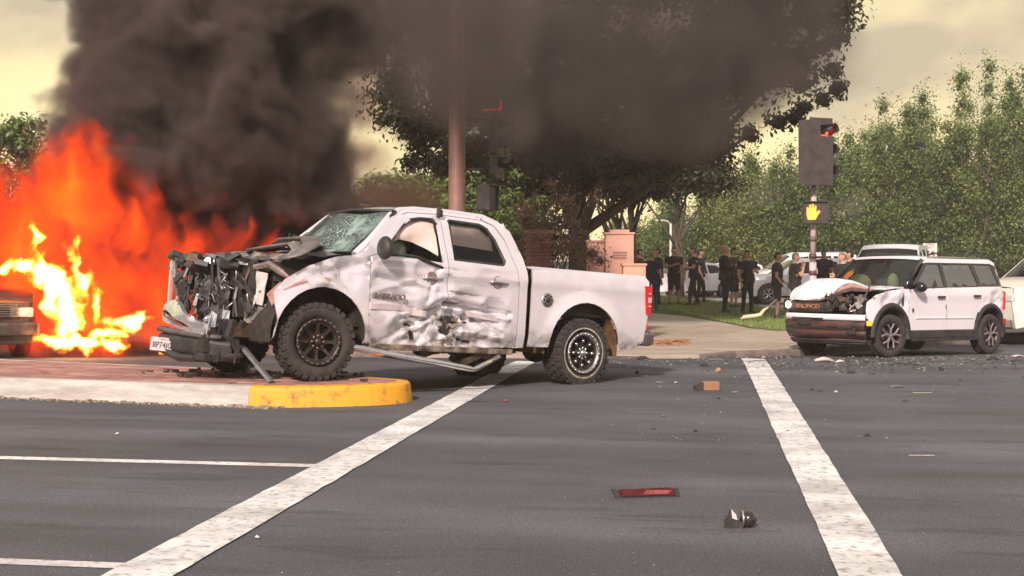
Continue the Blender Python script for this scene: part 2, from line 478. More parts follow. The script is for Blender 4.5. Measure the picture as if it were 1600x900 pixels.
# ---- raised median with brick paving, concrete kerb and yellow nose
MZ = .22
front = [(-14.0, 19.85), (-5.84, 16.72), (-2.80, 15.64)]
def crom(P, k):
    o_ = []
    for i in range(1, len(P) - 2):
        for j in range(k):
            t = j / k; a_, b_, c_, d_ = P[i - 1], P[i], P[i + 1], P[i + 2]
            o_.append(tuple(.5 * ((2 * b_[q]) + (-a_[q] + c_[q]) * t + (2 * a_[q] - 5 * b_[q] + 4 * c_[q] - d_[q]) * t * t + (-a_[q] + 3 * b_[q] - 3 * c_[q] + d_[q]) * t ** 3) for q in (0, 1)))
    o_.append(P[-2]); return o_
nose = crom([(-4.2, 16.12), (-2.80, 15.64), (-2.2, 15.60), (-1.62, 15.74), (-1.30, 15.93), (-1.13, 16.2), (-1.18, 16.6), (-1.78, 17.15)], 4)
back = [(-1.78, 17.15), (-3.92, 18.5), (-7.0, 20.1), (-14.0, 23.6)]
outer = front + nose[1:] + back
def offset_poly(poly, d):
    out = []; n = len(poly)
    for i in range(n):
        a, b, c = Vector(poly[i - 1]), Vector(poly[i]), Vector(poly[(i + 1) % n])
        n1_ = Vector((-(b - a).y, (b - a).x)).normalized(); n2_ = Vector((-(c - b).y, (c - b).x)).normalized()
        k = (n1_ + n2_).normalized(); out.append(tuple(b + k * (d / max(.5, k.dot(n1_)))))
    return out
inner = offset_poly(outer, .17)
MORT = mat('median_mortar', (.16, .10, .085), (.09, .07, .06), 8, .9)
med = MB(); med.prism(inner, -.05, MZ - .018, 'z'); med = med.build('median', MORT); tag(med, kind='structure')
BR1 = mat('brick_red', (.40, .20, .165), (.28, .14, .115), 5, .75, bump=.3, bscale=60, coords='Object')
BR2 = mat('brick_dark', (.31, .165, .14), (.22, .12, .10), 5, .75, bump=.3, bscale=60)
BR3 = mat('brick_pale', (.46, .26, .21), (.34, .19, .15), 5, .75, bump=.3, bscale=60)
rb = random.Random(5)
cl = cells([p for p in inner if p[0] > -9.5] + [], R(-21), .40, .20, .010, .5)
cl = [c for c in cells(clip_half(inner, -1, 0, 9.0), R(-21), .40, .20, .010, .5)]
cl.sort(key=lambda c: -sum(p[0] for p in c) / len(c) * 1.0)
for k, c in enumerate(cl[:300]):
    slab('brick', c, MZ - .03, MZ + rb.uniform(-.003, .004), rb.choice([BR1, BR1, BR2, BR3]), med, .006)
rest = MB()
for c in cl[300:]:
    rest.prism(c, MZ - .03, MZ + rb.uniform(-.003, .004), 'z')
if rest.v:
    o = rest.build('brick_paving', BR1, med); o['kind'] = 'stuff'
KERB = mat('kerb_concrete', (.60, .57, .52), (.36, .335, .30), 3.2, .85, bump=.5, bscale=30, stretch=(.6, .6, 3), lo=.3, hi=.62)
YEL = mat('kerb_yellow', (.76, .35, .02), (.16, .095, .04), 7, .6, bump=.4, bscale=26, lo=.53, hi=.72, detail=10)
def kerb_seg(name, a, b, ia, ib, m, parent, z1=MZ, z0=-.12):
    """one cast kerb block; battered face, rounded top arris"""
    a, b, ia, ib = [Vector((p[0], p[1], 0)) for p in (a, b, ia, ib)]; V = []; prof = [(0, z0), (.0, z0 + .12), (.02, z1 - .05), (.028, z1 - .02), (.05, z1 - .004), (.075, z1), (1, z1 + .002), (1, z0)]
    N = max(2, int((b - a).length / .25)); Fc = []
    for i in range(N + 1):
        t = i / N; p = a.lerp(b, t); q = ia.lerp(ib, t); dr = (q - p); L = dr.length
        for (w, z) in prof:
            ww = w if w < 1 else 1; pt = p + dr * (ww if w == 1 else w / L)
            j = 0.004 * nz(pt.x * 6, pt.y * 6, z * 9)
            V.append((pt.x, pt.y + j, z + j * .5))
    K = len(prof)
    for i in range(N):
        for k in range(K - 1): Fc.append((i * K + k, i * K + k + 1, (i + 1) * K + k + 1, (i + 1) * K + k))
    Fc += [tuple(range(K)), tuple(range(N * K, N * K + K))[::-1]]
    mb = MB(); mb.add(V, Fc, False); o = mb.build(name, m, parent); return o
n_out = len(outer)
def seg(i): return outer[i], outer[(i + 1) % n_out], inner[i], inner[(i + 1) % n_out]
for i in range(n_out - 1):
    a, b, ia, ib = seg(i); m = KERB
    if 2 <= i <= 1 + len(nose): m = YEL
    L = math.hypot(b[0] - a[0], b[1] - a[1]); K = max(1, round(L / 3.1)) if m is KERB else 1
    for k in range(K):
        t0, t1 = k / K + .0009, (k + 1) / K - .0009
        o = kerb_seg('kerb_block', ext(a, b, t0), ext(a, b, t1), ext(ia, ib, t0), ext(ia, ib, t1), m, med)
        if m is YEL: o['label'] = 'yellow painted kerb block at the nose of the median'
# dirt in the gutter along the median
rs = np.random.RandomState(7); gb = MB()
for i in range(420):
    t = rs.rand(); s_ = rs.randint(0, 2)
    a, b = (front[1], front[2]) if rs.rand() < .72 else (nose[0], nose[2]); p = ext(a, b, t); sz = abs(rs.normal(0, .012)) + .005
    q = (p[0] + rs.normal(0, .03), p[1] - abs(rs.normal(0, .07)) - .02)
    gb.box((q[0], q[1], sz * .3), (sz * 1.6, sz, sz * .7), Matrix.Rotation(rs.rand() * 3, 3, 'Z'))
o = gb.build('gutter_grit', mat('grit', (.20, .16, .12), (.34, .29, .22), 20, .9), None); tag(o, kind='stuff')

# ---- corner pavement
KZ = 0.0
kerb_line = [(-22, 33.5), (-12, 30.6), (-6, 27.6), (-3.2, 25.6), (-1.6, 24.75), (0.4, 24.35), (2.3, 24.2), (3.1, 24.35), (3.75, 25.2), (4.95, 25.85), (6.4, 27.8), (8.6, 30.4), (12, 32.4), (20, 34.6), (34, 36.5)]
pave = kerb_line + [(34, 38.0), (20, 36.6), (12, 35.0), (8.0, 33.6), (6.6, 33.0), (5.9, 32.6), (5.5, 34.0), (5.35, 36.8), (4.85, 42.0), (4.1, 44.2), (3.0, 47), (-3, 48), (-10, 50), (-22, 55)]
def strip_z(x, y): return KZ - .002
SWB = mat('pavement_bed', (.13, .11, .09), (.08, .07, .06), 9, .9)
sw = MB(); sw.prism(offset_poly(pave, .02), -.3, KZ - .02, 'z'); sw = sw.build('pavement', SWB); tag(sw, kind='structure')
PAV = [mat('pavement_slab_%d' % i, c, c2, 1.6, .85, bump=.25, bscale=70, lo=.3, hi=.7, coords='Object') for i, (c, c2) in enumerate([((.44, .37, .29), (.30, .255, .205)), ((.40, .34, .265), (.285, .245, .20)), ((.47, .395, .31), (.33, .28, .225))])]
for c in cells(clip_half(clip_half(pave, -1, 0, 8), 1, 0, 12), R(-24), 2.15, 2.3, .022):
    slab('pavement_slab', c, KZ - .12, KZ + rb.uniform(-.002, .003), rb.choice(PAV), sw, .01)
for i in range(1, len(kerb_line) - 1):
    a, b = kerb_line[i], kerb_line[i + 1]
    d = Vector((-(b[1] - a[1]), b[0] - a[0])).normalized() * .15
    lowered = i in (4, 5, 6)
    if lowered: continue
    o = kerb_seg('kerb_block', (a[0] - d.x * .9, a[1] - d.y * .9), (b[0] - d.x * .9, b[1] - d.y * .9), (a[0] + d.x * .12, a[1] + d.y * .12), (b[0] + d.x * .12, b[1] + d.y * .12),
                 mat('kerb_dirty', (.20, .165, .135), (.11, .095, .08), 4, .9, bump=.4, bscale=30), sw, KZ + .006, -.4)
# orange-brown flecks strewn on the slabs by the ramp
st = MB()
for i in range(260):
    t = rs.rand(); p = G(950 + 130 * t, 553 - 6 * rs.rand()) ; sz = .02 + .05 * rs.rand()
    st.box((p.x, p.y + rs.rand() * .6, KZ + .006), (sz * 2.2, sz * 1.6, .012), Matrix.Rotation(rs.rand() * 3, 3, 'Z'))
o = st.build('orange_flecks', mat('orange_fleck', (.42, .19, .08), (.30, .14, .06), 9, .9)); tag(o, kind='stuff')

# ---- lawn, earth and the car park beyond
lawn_poly = [(4.1, 44.25), (4.85, 42.05), (5.4, 36.8), (5.55, 34.1), (5.95, 32.7), (6.7, 33.1), (8.0, 33.7), (12, 35.1), (20, 36.7), (34, 38.1), (34, 41), (14, 40), (9.5, 40.5), (7.6, 43), (6.9, 50), (6.0, 57), (-4, 60), (-22, 62), (-22, 55.2), (-10, 50.2), (-3, 48.2), (3.0, 47.2)]
LAWN = mat('lawn_soil', (.11, .16, .04), (.13, .14, .05), .8, .95, bump=.4, bscale=30)
def lawn_z(x, y): return KZ + .02 + .17 * ss(37, 46, y)
o = panel('lawn', lawn_poly, lambda u, v: (u, v, lawn_z(u, v)), LAWN, None, sp=.9, thick=.3, inward=(0, 0, -1)); tag(o, kind='structure')
A = np.array(lawn_poly); N = 52000
P = np.stack([rs.uniform(-8, 16, N * 2), rs.uniform(32, 60, N * 2)], -1); P = P[pip(P, lawn_poly)][:N]
h = rs.uniform(.035, .085, len(P)); a = rs.uniform(0, PI, len(P)); w = .011
dx, dy = np.cos(a) * w, np.sin(a) * w; lx, ly = rs.normal(0, .02, len(P)), rs.normal(0, .02, len(P)); z0 = np.array([lawn_z(q[0], q[1]) for q in P])
V = np.stack([np.stack([P[:, 0] - dx, P[:, 1] - dy, z0], -1), np.stack([P[:, 0] + dx, P[:, 1] + dy, z0], -1), np.stack([P[:, 0] + lx, P[:, 1] + ly, z0 + h], -1)], 1).reshape(-1, 3)
o = link('grass', np_mesh('grass', V, np.arange(len(V)).reshape(-1, 3)), mat('grass_blade', (.15, .23, .05), (.22, .26, .08), .9, .8)); tag(o, 'mown green grass of the lawn behind the corner', 'grass', kind='stuff')
lot = [(6.1, 57), (7.0, 50), (7.7, 43.1), (9.6, 40.7), (14, 40.2), (34, 41.2), (60, 44), (120, 78), (-80, 78), (-60, 62.2), (-22, 62.1), (-4, 60.1)]
o = MB(); o.prism(lot, -.3, .006, 'z'); o = o.build('car_park', mat('car_park', (.17, .155, .13), (.24, .215, .175), .5, .9, bump=.2, bscale=40)); tag(o, kind='structure')
verge = [(-140, 78.1), (140, 78.1), (260, 300), (-260, 300)]
o = MB(); o.prism(verge, -.3, .05, 'z'); o = o.build('verge', mat('verge', (.06, .075, .03), (.10, .09, .05), .6, .95)); tag(o, kind='structure')

# ================================================================== VEHICLE MATERIALS AND SHARED BUILDERS
SILVER = mat('silver_paint', (.80, .775, .80), (.70, .665, .68), 2.2, .22, .40, coat=.7, rough2=.46, lo=.35, hi=.75)
WHITE = mat('white_paint', (.80, .78, .81), (.75, .72, .74), 2.0, .30, .0, coat=.6, rough2=.45)
RUB = mat('tyre_rubber', (.022, .020, .019), (.050, .042, .036), 9, .85, bump=.3, bscale=60)
BLK = mat('black_plastic', (.016, .016, .017), (.045, .041, .038), 7, .55, bump=.12, bscale=90)
BLKG = mat('black_gloss', (.010, .010, .011), None, rough=.12, coat=.5)
DARK = mat('dark_underbody', (.014, .012, .011), (.045, .034, .026), 10, .8)
IRON = mat('dirty_iron', (.06, .045, .036), (.14, .085, .05), 12, .6, .5, bump=.2)
GREYM = mat('grey_metal', (.17, .165, .16), (.07, .065, .06), 9, .42, .6, bump=.25, bscale=50)
ALU = mat('aluminium', (.50, .49, .48), (.25, .24, .23), 8, .35, .8, bump=.15, bscale=40)
CHROME = mat('chrome', (.80, .79, .77), (.62, .60, .57), 6, .10, 1.0, rough2=.28)
DULLCH = mat('dull_chrome', (.62, .60, .58), (.30, .28, .27), 14, .22, .9, rough2=.5)
RIMBLK = mat('rim_black', (.016, .014, .014), (.05, .038, .032), 14, .4, .3)
COPPER = mat('rim_bolt', (.30, .18, .13), None, rough=.4, metal=.8)
SEAT = mat('seat_cloth', (.10, .11, .075), (.075, .08, .055), 9, .9)
TRIM = mat('cabin_trim', (.03, .028, .026), (.06, .055, .05), 9, .8)
AIRBAG = mat('airbag_cloth', (.80, .62, .55), (.70, .52, .46), 5, .9, bump=.3, bscale=22)
AIRBG = mat('airbag_green', (.20, .235, .16), (.15, .17, .12), 5, .9)
GLASS = glass_mat('window_glass', (.02, .03, .028), .50)
GLASSD = glass_mat('dark_window_glass', (.015, .018, .018), .12)
REDL = mat('red_lamp_lens', (.55, .015, .012), (.40, .012, .01), 30, .12, coat=.8, emit=(.8, .02, .01), estr=.12)
AMBL = mat('amber_lamp_lens', (.85, .33, .03), None, rough=.15, coat=.6, emit=(1, .42, .05), estr=.9)
LAMPL = mat('lamp_lens', (.72, .72, .70), (.5, .5, .48), 20, .08, coat=.8)
HEADON = mat('lit_headlamp', (.95, .95, .8), None, rough=.2, emit=(1.0, .95, .62), estr=6.0)

def lug_tyre(Rw, W, n, rim_r, mud=True):
    """off-road tyre: carcass of revolution with tread blocks and shoulder lugs"""
    b = MB(); h = W / 2
    b.lathe([(rim_r, h * .70), (rim_r + .02, h * .88), (rim_r + (Rw - rim_r) * .45, h * 1.02), (Rw * .925, h * .95), (Rw * .962, h * .80), (Rw * .965, 0),
             (Rw * .962, -h * .80), (Rw * .925, -h * .95), (rim_r + (Rw - rim_r) * .45, -h * 1.02), (rim_r + .02, -h * .88), (rim_r, -h * .70)], 56)
    for k in range(n):
        g = 2 * PI * k / n
        rot = Matrix.Rotation(-g, 3, 'Y')
        for row, (yy, ww) in enumerate(((.80, .36), (.26, .34), (-.26, .34), (-.80, .36))):
            gg = g + (.5 * 2 * PI / n if row in (1, 3) else 0)
            rt = Matrix.Rotation(-gg, 3, 'Y')
            ln = 2 * PI * Rw / n * (.62 if row in (0, 3) else .70)
            b.box(rt @ Vector((Rw * .975, yy * h, 0)), (Rw * .05, h * ww, ln), rt @ Matrix.Rotation(.25 if row in (1,) else -.22, 3, 'X'))
        if mud:
            for sy in (1, -1):
                b.box(rot @ Vector((Rw * .925, sy * h * .985, 0)), (Rw * .075, h * .12, 2 * PI * Rw / n * .55), rot)
    return b
def road_tyre(Rw, W, rim_r):
    b = MB(); h = W / 2; p = [(rim_r, h * .80), (rim_r + .012, h * .95), (rim_r + (Rw - rim_r) * .5, h * 1.03), (Rw * .95, h * .93), (Rw * .985, h * .80)]
    for q in (.55, .2): p += [(Rw, h * q + .015), (Rw, h * q - .04), (Rw * .975, h * q - .045), (Rw * .975, h * q - .055)]
    p += [(Rw, h * .05), (Rw, -h * .8), (Rw * .95, -h * .93), (rim_r + (Rw - rim_r) * .5, -h * 1.03), (rim_r, -h * .8)]
    b.lathe(p, 48)
    return b
def disc_panel(name, holes, r, y, m, parent, thick=.02, dish=0.0, n=40):
    return panel(name, [(r * math.cos(2 * PI * k / n), r * math.sin(2 * PI * k / n)) for k in range(n)],
                 lambda u, v: (u, y - dish * (1 - min(1, math.hypot(u, v) / r)) ** 1.0, v), m, parent, sp=r * .16, thick=thick, holes=holes)
def truck_wheel(parent, loc, rotz, Rw, W, polished):
    w = node('wheel', parent, loc, (0, 0, rotz))
    rr = Rw * .585
    t = lug_tyre(Rw, W, 30, rr).build('tyre', RUB, w)
    ring = MB(); y = W / 2
    ring.lathe([(rr * .96, y * .45), (rr * .99, y * .95), (rr * 1.03, y * 1.03), (rr * 1.02, y * 1.07), (rr * .90, y * 1.05), (rr * .87, y * .90), (rr * .84, y * .30), (rr * .84, -y * .8), (rr * 1.0, -y * .8)], 48)
    ring.build('rim', DULLCH if polished else RIMBLK, w)
    if polished:
        q = MB(); q.lathe([(Rw * .70, y * 1.035), (Rw * .72, y * 1.045), (Rw * .74, y * 1.03)], 48); q.build('tyre_stripe', mat('pale_stripe', (.5, .47, .36), (.2, .19, .16), 12, .7), w)
    holes = []
    for k in range(8):
        a = 2 * PI * k / 8 + .39
        c = Vector((math.cos(a), math.sin(a))); d = Vector((-c.y, c.x)); h = []
        for (s, e) in ((-.17, .78), (-.22, .70), (-.15, .52), (-.06, .38), (.06, .38), (.15, .52), (.22, .70), (.17, .78)):
            p = c * (e * rr) + d * (s * rr); h.append((p.x, p.y))
        holes.append(h)
    disc_panel('wheel_face', holes, rr * .89, y * .86, RIMBLK, w, thick=.035, dish=.05)
    dd = MB(); dd.lathe([(.001, y * .25), (rr * .83, y * .25), (rr * .83, -y * .5), (0.001, -y * .5)], 24); dd.build('brake_drum', IRON, w)
    hub = MB(); hub.lathe([(.001, y * 1.10), (rr * .13, y * 1.09), (rr * .17, y * .95), (rr * .2, y * .65)], 20); hub.build('hub_cap', CHROME if polished else RIMBLK, w)
    bo = MB()
    for k in range(24):
        a = 2 * PI * k / 24; bo.lathe([(.001, .012), (.009, .011), (.011, 0)], 6, c=(rr * .965 * math.cos(a), y * 1.065, rr * .965 * math.sin(a)))
    for k in range(8):
        a = 2 * PI * k / 8; bo.lathe([(.001, .02), (.013, .018), (.015, 0)], 6, c=(rr * .27 * math.cos(a), y * .80, rr * .27 * math.sin(a)))
        if polished:
            bo.lathe([(.001, .02), (.018, .016), (.022, 0)], 6, c=(rr * .6 * math.cos(a), y * .86, rr * .6 * math.sin(a)))
    o = bo.build('wheel_bolts', CHROME if polished else COPPER, w); o['kind'] = 'stuff'
    return w
def alloy_wheel(parent, loc, rotz, Rw, W, style='five', m=None, near=True):
    w = node('wheel', parent, loc, (0, 0, rotz)); rr = Rw * .62; y = W / 2; m = m or ALU
    road_tyre(Rw, W, rr).build('tyre', RUB, w)
    r = MB(); r.lathe([(rr * .96, y * .55), (rr * 1.0, y * .95), (rr * .97, y * 1.02), (rr * .92, y * .98), (rr * .90, y * .4), (rr * .88, -y * .8), (rr, -y * .8)], 40)
    r.build('rim', RIMBLK if style == 'five' else m, w)
    d = MB(); d.lathe([(.001, 0.0), (rr * .88, 0.0), (rr * .88, -y * .5), (.001, -y * .5)], 24); d.build('brake_disc', IRON, w)
    s = MB()
    for k in range(5):
        a = 2 * PI * k / 5 + .3
        for sg in (-1, 1):
            p0 = Vector((math.cos(a) * rr * .16, y * .88, math.sin(a) * rr * .16)); p1 = Vector((math.cos(a + sg * .10) * rr * .52, y * .92, math.sin(a + sg * .10) * rr * .52))
            p2 = Vector((math.cos(a + sg * .33) * rr * .95, y * .93, math.sin(a + sg * .33) * rr * .95))
            s.tube([p0, p1, p2], [rr * .10, rr * .075, rr * .085], 6, False)
    s.lathe([(.001, y * 1.0), (rr * .14, y * .98), (rr * .2, y * .8)], 16)
    s.build('spokes', m, w)
    return w

# ------------------------------------------------------------------ generic road car (body of panels and lofted skins)
def loft(name, prof, Wf, m, parent, camber=.03, nseg=10, fn=None, smooth=True, sub=3):
    """skin across the car from side to side, following the profile (x,z)"""
    pts = []
    for i in range(len(prof) - 1):
        for k in range(sub):
            t = k / sub; pts.append((prof[i][0] + (prof[i + 1][0] - prof[i][0]) * t, prof[i][1] + (prof[i + 1][1] - prof[i][1]) * t))
    pts.append(prof[-1]); V = []; Fc = []
    for (x, z) in pts:
        w = Wf(x, z)
        for j in range(nseg + 1):
            t = -1 + 2 * j / nseg; t = math.copysign(abs(t) ** .85, t)
            p = [x, t * w, z + camber * (1 - abs(t) ** 2.6)]
            if fn: p = fn(*p)
            V.append(p)
    n = nseg + 1
    for i in range(len(pts) - 1):
        for j in range(nseg):
            k = i * n + j; Fc.append((k, k + 1, k + n + 1, k + n))
    up = Vector(V[1]) * 0
    me = bpy.data.meshes.new(name); me.from_pydata([tuple(v) for v in V], [], Fc); me.update()
    nz_ = sum(p.normal.z + .3 * p.normal.x * (1 if p.center.x > (prof[0][0] + prof[-1][0]) / 2 else -1) for p in me.polygons)
    if nz_ < 0: me.flip_normals()
    me.polygons.foreach_set('use_smooth', [smooth] * len(me.polygons))
    return link(name, me, m, parent)

SHAPES = {
 # x: 0 = front axle, forward positive. sill, belt, roof heights; window outlines; profile over the top
 'sedan': dict(wb=2.8, R=.34, half=.90, belt=.98, body=[(.92, .30), (.95, .55), (.90, .72), (.55, .84), (-.10, .95), (-.55, 1.0), (-2.95, 1.04), (-3.55, 1.06), (-3.80, .98), (-3.85, .6), (-3.80, .32)],
    roof=[(-.42, .98), (-1.25, 1.38), (-1.55, 1.44), (-2.3, 1.45), (-2.75, 1.38), (-3.25, 1.06)], wins=[[(-.75, 1.02), (-1.38, 1.36), (-1.85, 1.39), (-1.87, 1.02)], [(-1.94, 1.02), (-1.92, 1.39), (-2.45, 1.36), (-2.90, 1.06)]],
    split=[-.72, -1.9, -2.75]),
 'suv': dict(wb=2.75, R=.38, half=.93, belt=1.12, body=[(.88, .35), (.92, .65), (.86, .90), (.50, 1.02), (-.30, 1.12), (-3.55, 1.14), (-3.62, .8), (-3.58, .38)],
    roof=[(-.35, 1.11), (-1.05, 1.62), (-1.4, 1.70), (-3.0, 1.70), (-3.35, 1.60), (-3.55, 1.14)], wins=[[(-.72, 1.17), (-1.2, 1.58), (-1.78, 1.62), (-1.80, 1.17)], [(-1.88, 1.17), (-1.86, 1.62), (-2.62, 1.61), (-2.72, 1.17)], [(-2.80, 1.17), (-2.72, 1.60), (-3.18, 1.55), (-3.38, 1.2)]],
    split=[-.70, -1.84, -2.68]),
 'van': dict(wb=3.0, R=.36, half=.97, belt=1.15, body=[(.85, .35), (.90, .65), (.80, .95), (.40, 1.08), (-.1, 1.16), (-3.95, 1.18), (-4.0, .8), (-3.98, .38)],
    roof=[(-.15, 1.15), (-.95, 1.75), (-1.3, 1.88), (-3.6, 1.90), (-3.85, 1.80), (-3.95, 1.18)], wins=[[(-.55, 1.2), (-1.1, 1.68), (-1.75, 1.76), (-1.78, 1.2)], [(-1.86, 1.2), (-1.84, 1.76), (-2.75, 1.77), (-2.78, 1.2)], [(-2.86, 1.2), (-2.84, 1.77), (-3.65, 1.72), (-3.8, 1.22)]],
    split=[-.50, -1.82, -2.82]),
 'pickup': dict(wb=3.6, R=.41, half=.99, belt=1.28, body=[(.95, .45), (1.0, .8), (.95, 1.10), (.5, 1.2), (-.35, 1.28), (-2.85, 1.30), (-2.9, 1.28), (-4.85, 1.30), (-4.88, .9), (-4.85, .5)],
    roof=[(-.40, 1.27), (-1.05, 1.80), (-1.4, 1.90), (-2.45, 1.90), (-2.70, 1.80), (-2.85, 1.30)], wins=[[(-.75, 1.33), (-1.2, 1.76), (-1.72, 1.81), (-1.74, 1.33)], [(-1.82, 1.33), (-1.80, 1.81), (-2.45, 1.80), (-2.62, 1.33)]],
    split=[-.70, -1.78, -2.72]),
}
def make_car(name, label, cat, shape, paint, x, y, heading, group=None, z=0.0, lights=None, sc=1.0, roofmat=None, glass=None, wheel_m=None, arch_m=None):
    S = SHAPES[shape]; t = thing(name, label, cat, (x, y, z), heading, group); t.scale = (sc, sc, sc)
    H = S['half']; belt = S['belt']; top = max(p[1] for p in S['roof']); xf = S['body'][0][0]; xr = S['body'][-1][0]
    def Wf(px, pz):
        w = H - .02 * (pz - .6) ** 2
        if pz > belt: w -= (pz - belt) / (top - belt) * .17 * 1.0
        e = max(0, px - (xf - .75)); w -= .16 * (e / .75) ** 2
        e = max(0, (xr + .5) - px); w -= .07 * (e / .5) ** 2
        return w
    Rw = S['R']; wb = S['wb']
    ar = Rw + .06
    bot = [(xr + .02, S['body'][-1][1])] + [(xr + .02, .27)]
    lower = arc(-wb, Rw, ar, 205, -25, 12)
    lower2 = arc(0, Rw, ar, 205, -25, 12)
    # side skin with both wheel arches cut, then cabin frame with the window openings cut
    poly = list(S['body']) + [(xr + .03, .28)] + [(p[0], p[1]) for p in lower if p[1] > .26] + [(p[0], p[1]) for p in lower2 if p[1] > .26] + [(xf - .03, .28)]
    side = panel('body_side', poly, lambda u, v: (u, Wf(u, v), v), paint, t, sp=.14, thick=.03); mirror_y(side)
    cab = [p for p in S['roof']]
    cabp = panel('cabin_frame', [(cab[0][0], belt - .01)] + cab[1:-1] + [(cab[-1][0], belt - .01)], lambda u, v: (u, Wf(u, v) + .002, v), roofmat or paint, t, sp=.12, thick=.03, holes=S['wins']); mirror_y(cabp)
    for wpoly in S['wins']:
        g = panel('side_window', offset_poly(wpoly, -.012) if area(wpoly) > 0 else wpoly, lambda u, v: (u, Wf(u, v) - .012, v), glass or GLASSD, t, sp=.2, thick=0); mirror_y(g)
    # top skins
    bi = [p for p in S['body'] if p[1] > .5]
    fr = [p for p in S['body'] if p[0] > cab[0][0] + .05]
    loft('front_fascia', fr[:3], Wf, paint, t, 0.0, 8); loft('hood', fr[2:] + [(cab[0][0], cab[0][1] + .01)], Wf, paint, t, .04, 8)
    loft('windshield', [cab[0], cab[1]], lambda a, b2: Wf(a, b2) - .06, glass or GLASSD, t, .05, 8)
    loft('roof', cab[1:-1], Wf, roofmat or paint, t, .05, 8)
    loft('rear_window', [cab[-2], cab[-1]], lambda a, b2: Wf(a, b2) - .06, glass or GLASSD, t, .02, 8)
    rr = [p for p in S['body'] if p[0] < cab[-1][0] + .03]
    if len(rr) > 1: loft('rear_fascia', [(cab[-1][0], belt)] + rr, Wf, paint, t, .0, 8)
    # seams, handles, mirrors, lamps
    for sx in S['split']:
        for sy in (1, -1):
            b = MB()
            for k in range(6):
                z0, z1 = .34 + k * (belt - .36) / 6, .34 + (k + 1) * (belt - .36) / 6
                b.tube([(sx, sy * (Wf(sx, z0) + .0), z0), (sx, sy * (Wf(sx, z1)), z1)], .006, 4, False)
            b.build('door_seam', DARK, t)
    for sx in S['split'][1:]:
        for sy in (1, -1):
            b = MB(); b.box((sx + .16, sy * (Wf(sx, belt - .12) + .015), belt - .13), (.17, .03, .03), bev=.01); b.build('door_handle', paint if lights != 'dark' else BLK, t)
    for sy in (1, -1):
        b = MB(); b.sphere((S['split'][0] - .12, sy * (H + .07), belt + .08), (.10, .11, .085), 12, 8); b.build('mirror', BLK, t)
        b = MB(); b.box((fr[1][0] - .03, sy * H * .66, fr[1][1] + .1), (.10, .36, .15), bev=.04); b.build('headlight', HEADON if lights == 'on' else LAMPL, t)
        b = MB(); b.box((xr + .03, sy * H * .80, belt - .2), (.10, .22, .26), bev=.03); b.build('tail_light', REDL, t)
    b = MB(); b.box((xf - .03, 0, .62), (.12, H * .95, .24), bev=.03); b.build('grille', BLK, t)
    b = MB(); b.box((xf - .02, 0, .36), (.16, H * 1.62, .20), bev=.05); b.build('front_bumper', BLK if shape != 'pickup' else CHROME, t)
    b = MB(); b.box((xr + .02, 0, .42), (.16, H * 1.7, .2), bev=.05); b.build('rear_bumper', BLK if shape != 'pickup' else CHROME, t)
    b = MB(); b.box(((xf + xr) / 2, 0, .42), (xf - xr - .5, H * 1.5, .26)); b.box(((cab[0][0] + cab[-1][0]) / 2, 0, belt - .25), (cab[0][0] - cab[-1][0] - .2, H * 1.6, .1)); b.build('underbody', DARK, t)
    b = MB()
    for sx in (S['split'][1] + .35, S['split'][1] - .55):
        for sy in (.38, -.38): b.box((sx, sy * H * 1.1, belt + .02), (.18, .46, .55), Matrix.Rotation(-.2, 3, 'Y'), bev=.05); b.box((sx - .03, sy * H * 1.1, belt + .37), (.10, .24, .16), bev=.04)
    b.build('seats', TRIM, t)
    for px in (0, -wb):
        for sy in (1, -1):
            w = alloy_wheel(t, (px, sy * (H - .13), Rw), 0 if sy > 0 else PI, Rw, .23, 'plain', wheel_m)
            if arch_m:
                b = MB(); a1 = [(px + (ar + .05) * math.cos(R(q)), Rw + (ar + .05) * math.sin(R(q))) for q in range(-10, 191, 10)]
                b.tube([(p[0], sy * (Wf(p[0], p[1]) + .01), p[1]) for p in a1], .035, 6); b.build('wheel_arch_trim', arch_m, t)
    return t

# ================================================================== THE WRECKED SILVER PICKUP
def veh_frame(Fp, Rp, zf, zr, off):
    Fv = Vector((Fp[0], Fp[1], zf)); Rv = Vector((Rp[0], Rp[1], zr)); ex = (Fv - Rv).normalized()
    ey = Vector((0, 0, 1)).cross(ex).normalized(); ez = ex.cross(ey)
    M = Matrix((ex, ey, ez)).transposed().to_4x4(); M.translation = Fv - ey * off; return M
TM = veh_frame((-2.18, 16.3), (.85, 18.6), MZ + .003, -.045, .92)
truck = thing('pickup_truck', 'silver crew-cab pickup with crushed front, its front wheels up on the brick median', 'pickup truck', mat4=TM)
WB, RW = 3.80, .435
def TW(x, z):
    w = .985 - .035 * (z - .9) ** 2
    if z > 1.40: w -= (z - 1.40) * .30 + (.05 if z > 1.9 else 0) * (z - 1.9) / .1
    e = max(0, x + .1); w -= .05 * e * e
    # subtle shoulder line
    w += .010 * math.exp(-((z - 1.28) / .05) ** 2)
    if z < .62: w -= (.62 - z) * .18
    return w
def bump_arch(x, z, cx, cz, r):
    d = math.hypot(x - cx, z - cz) - r
    return .032 * math.exp(-(d / .075) ** 2) if z > .45 else 0
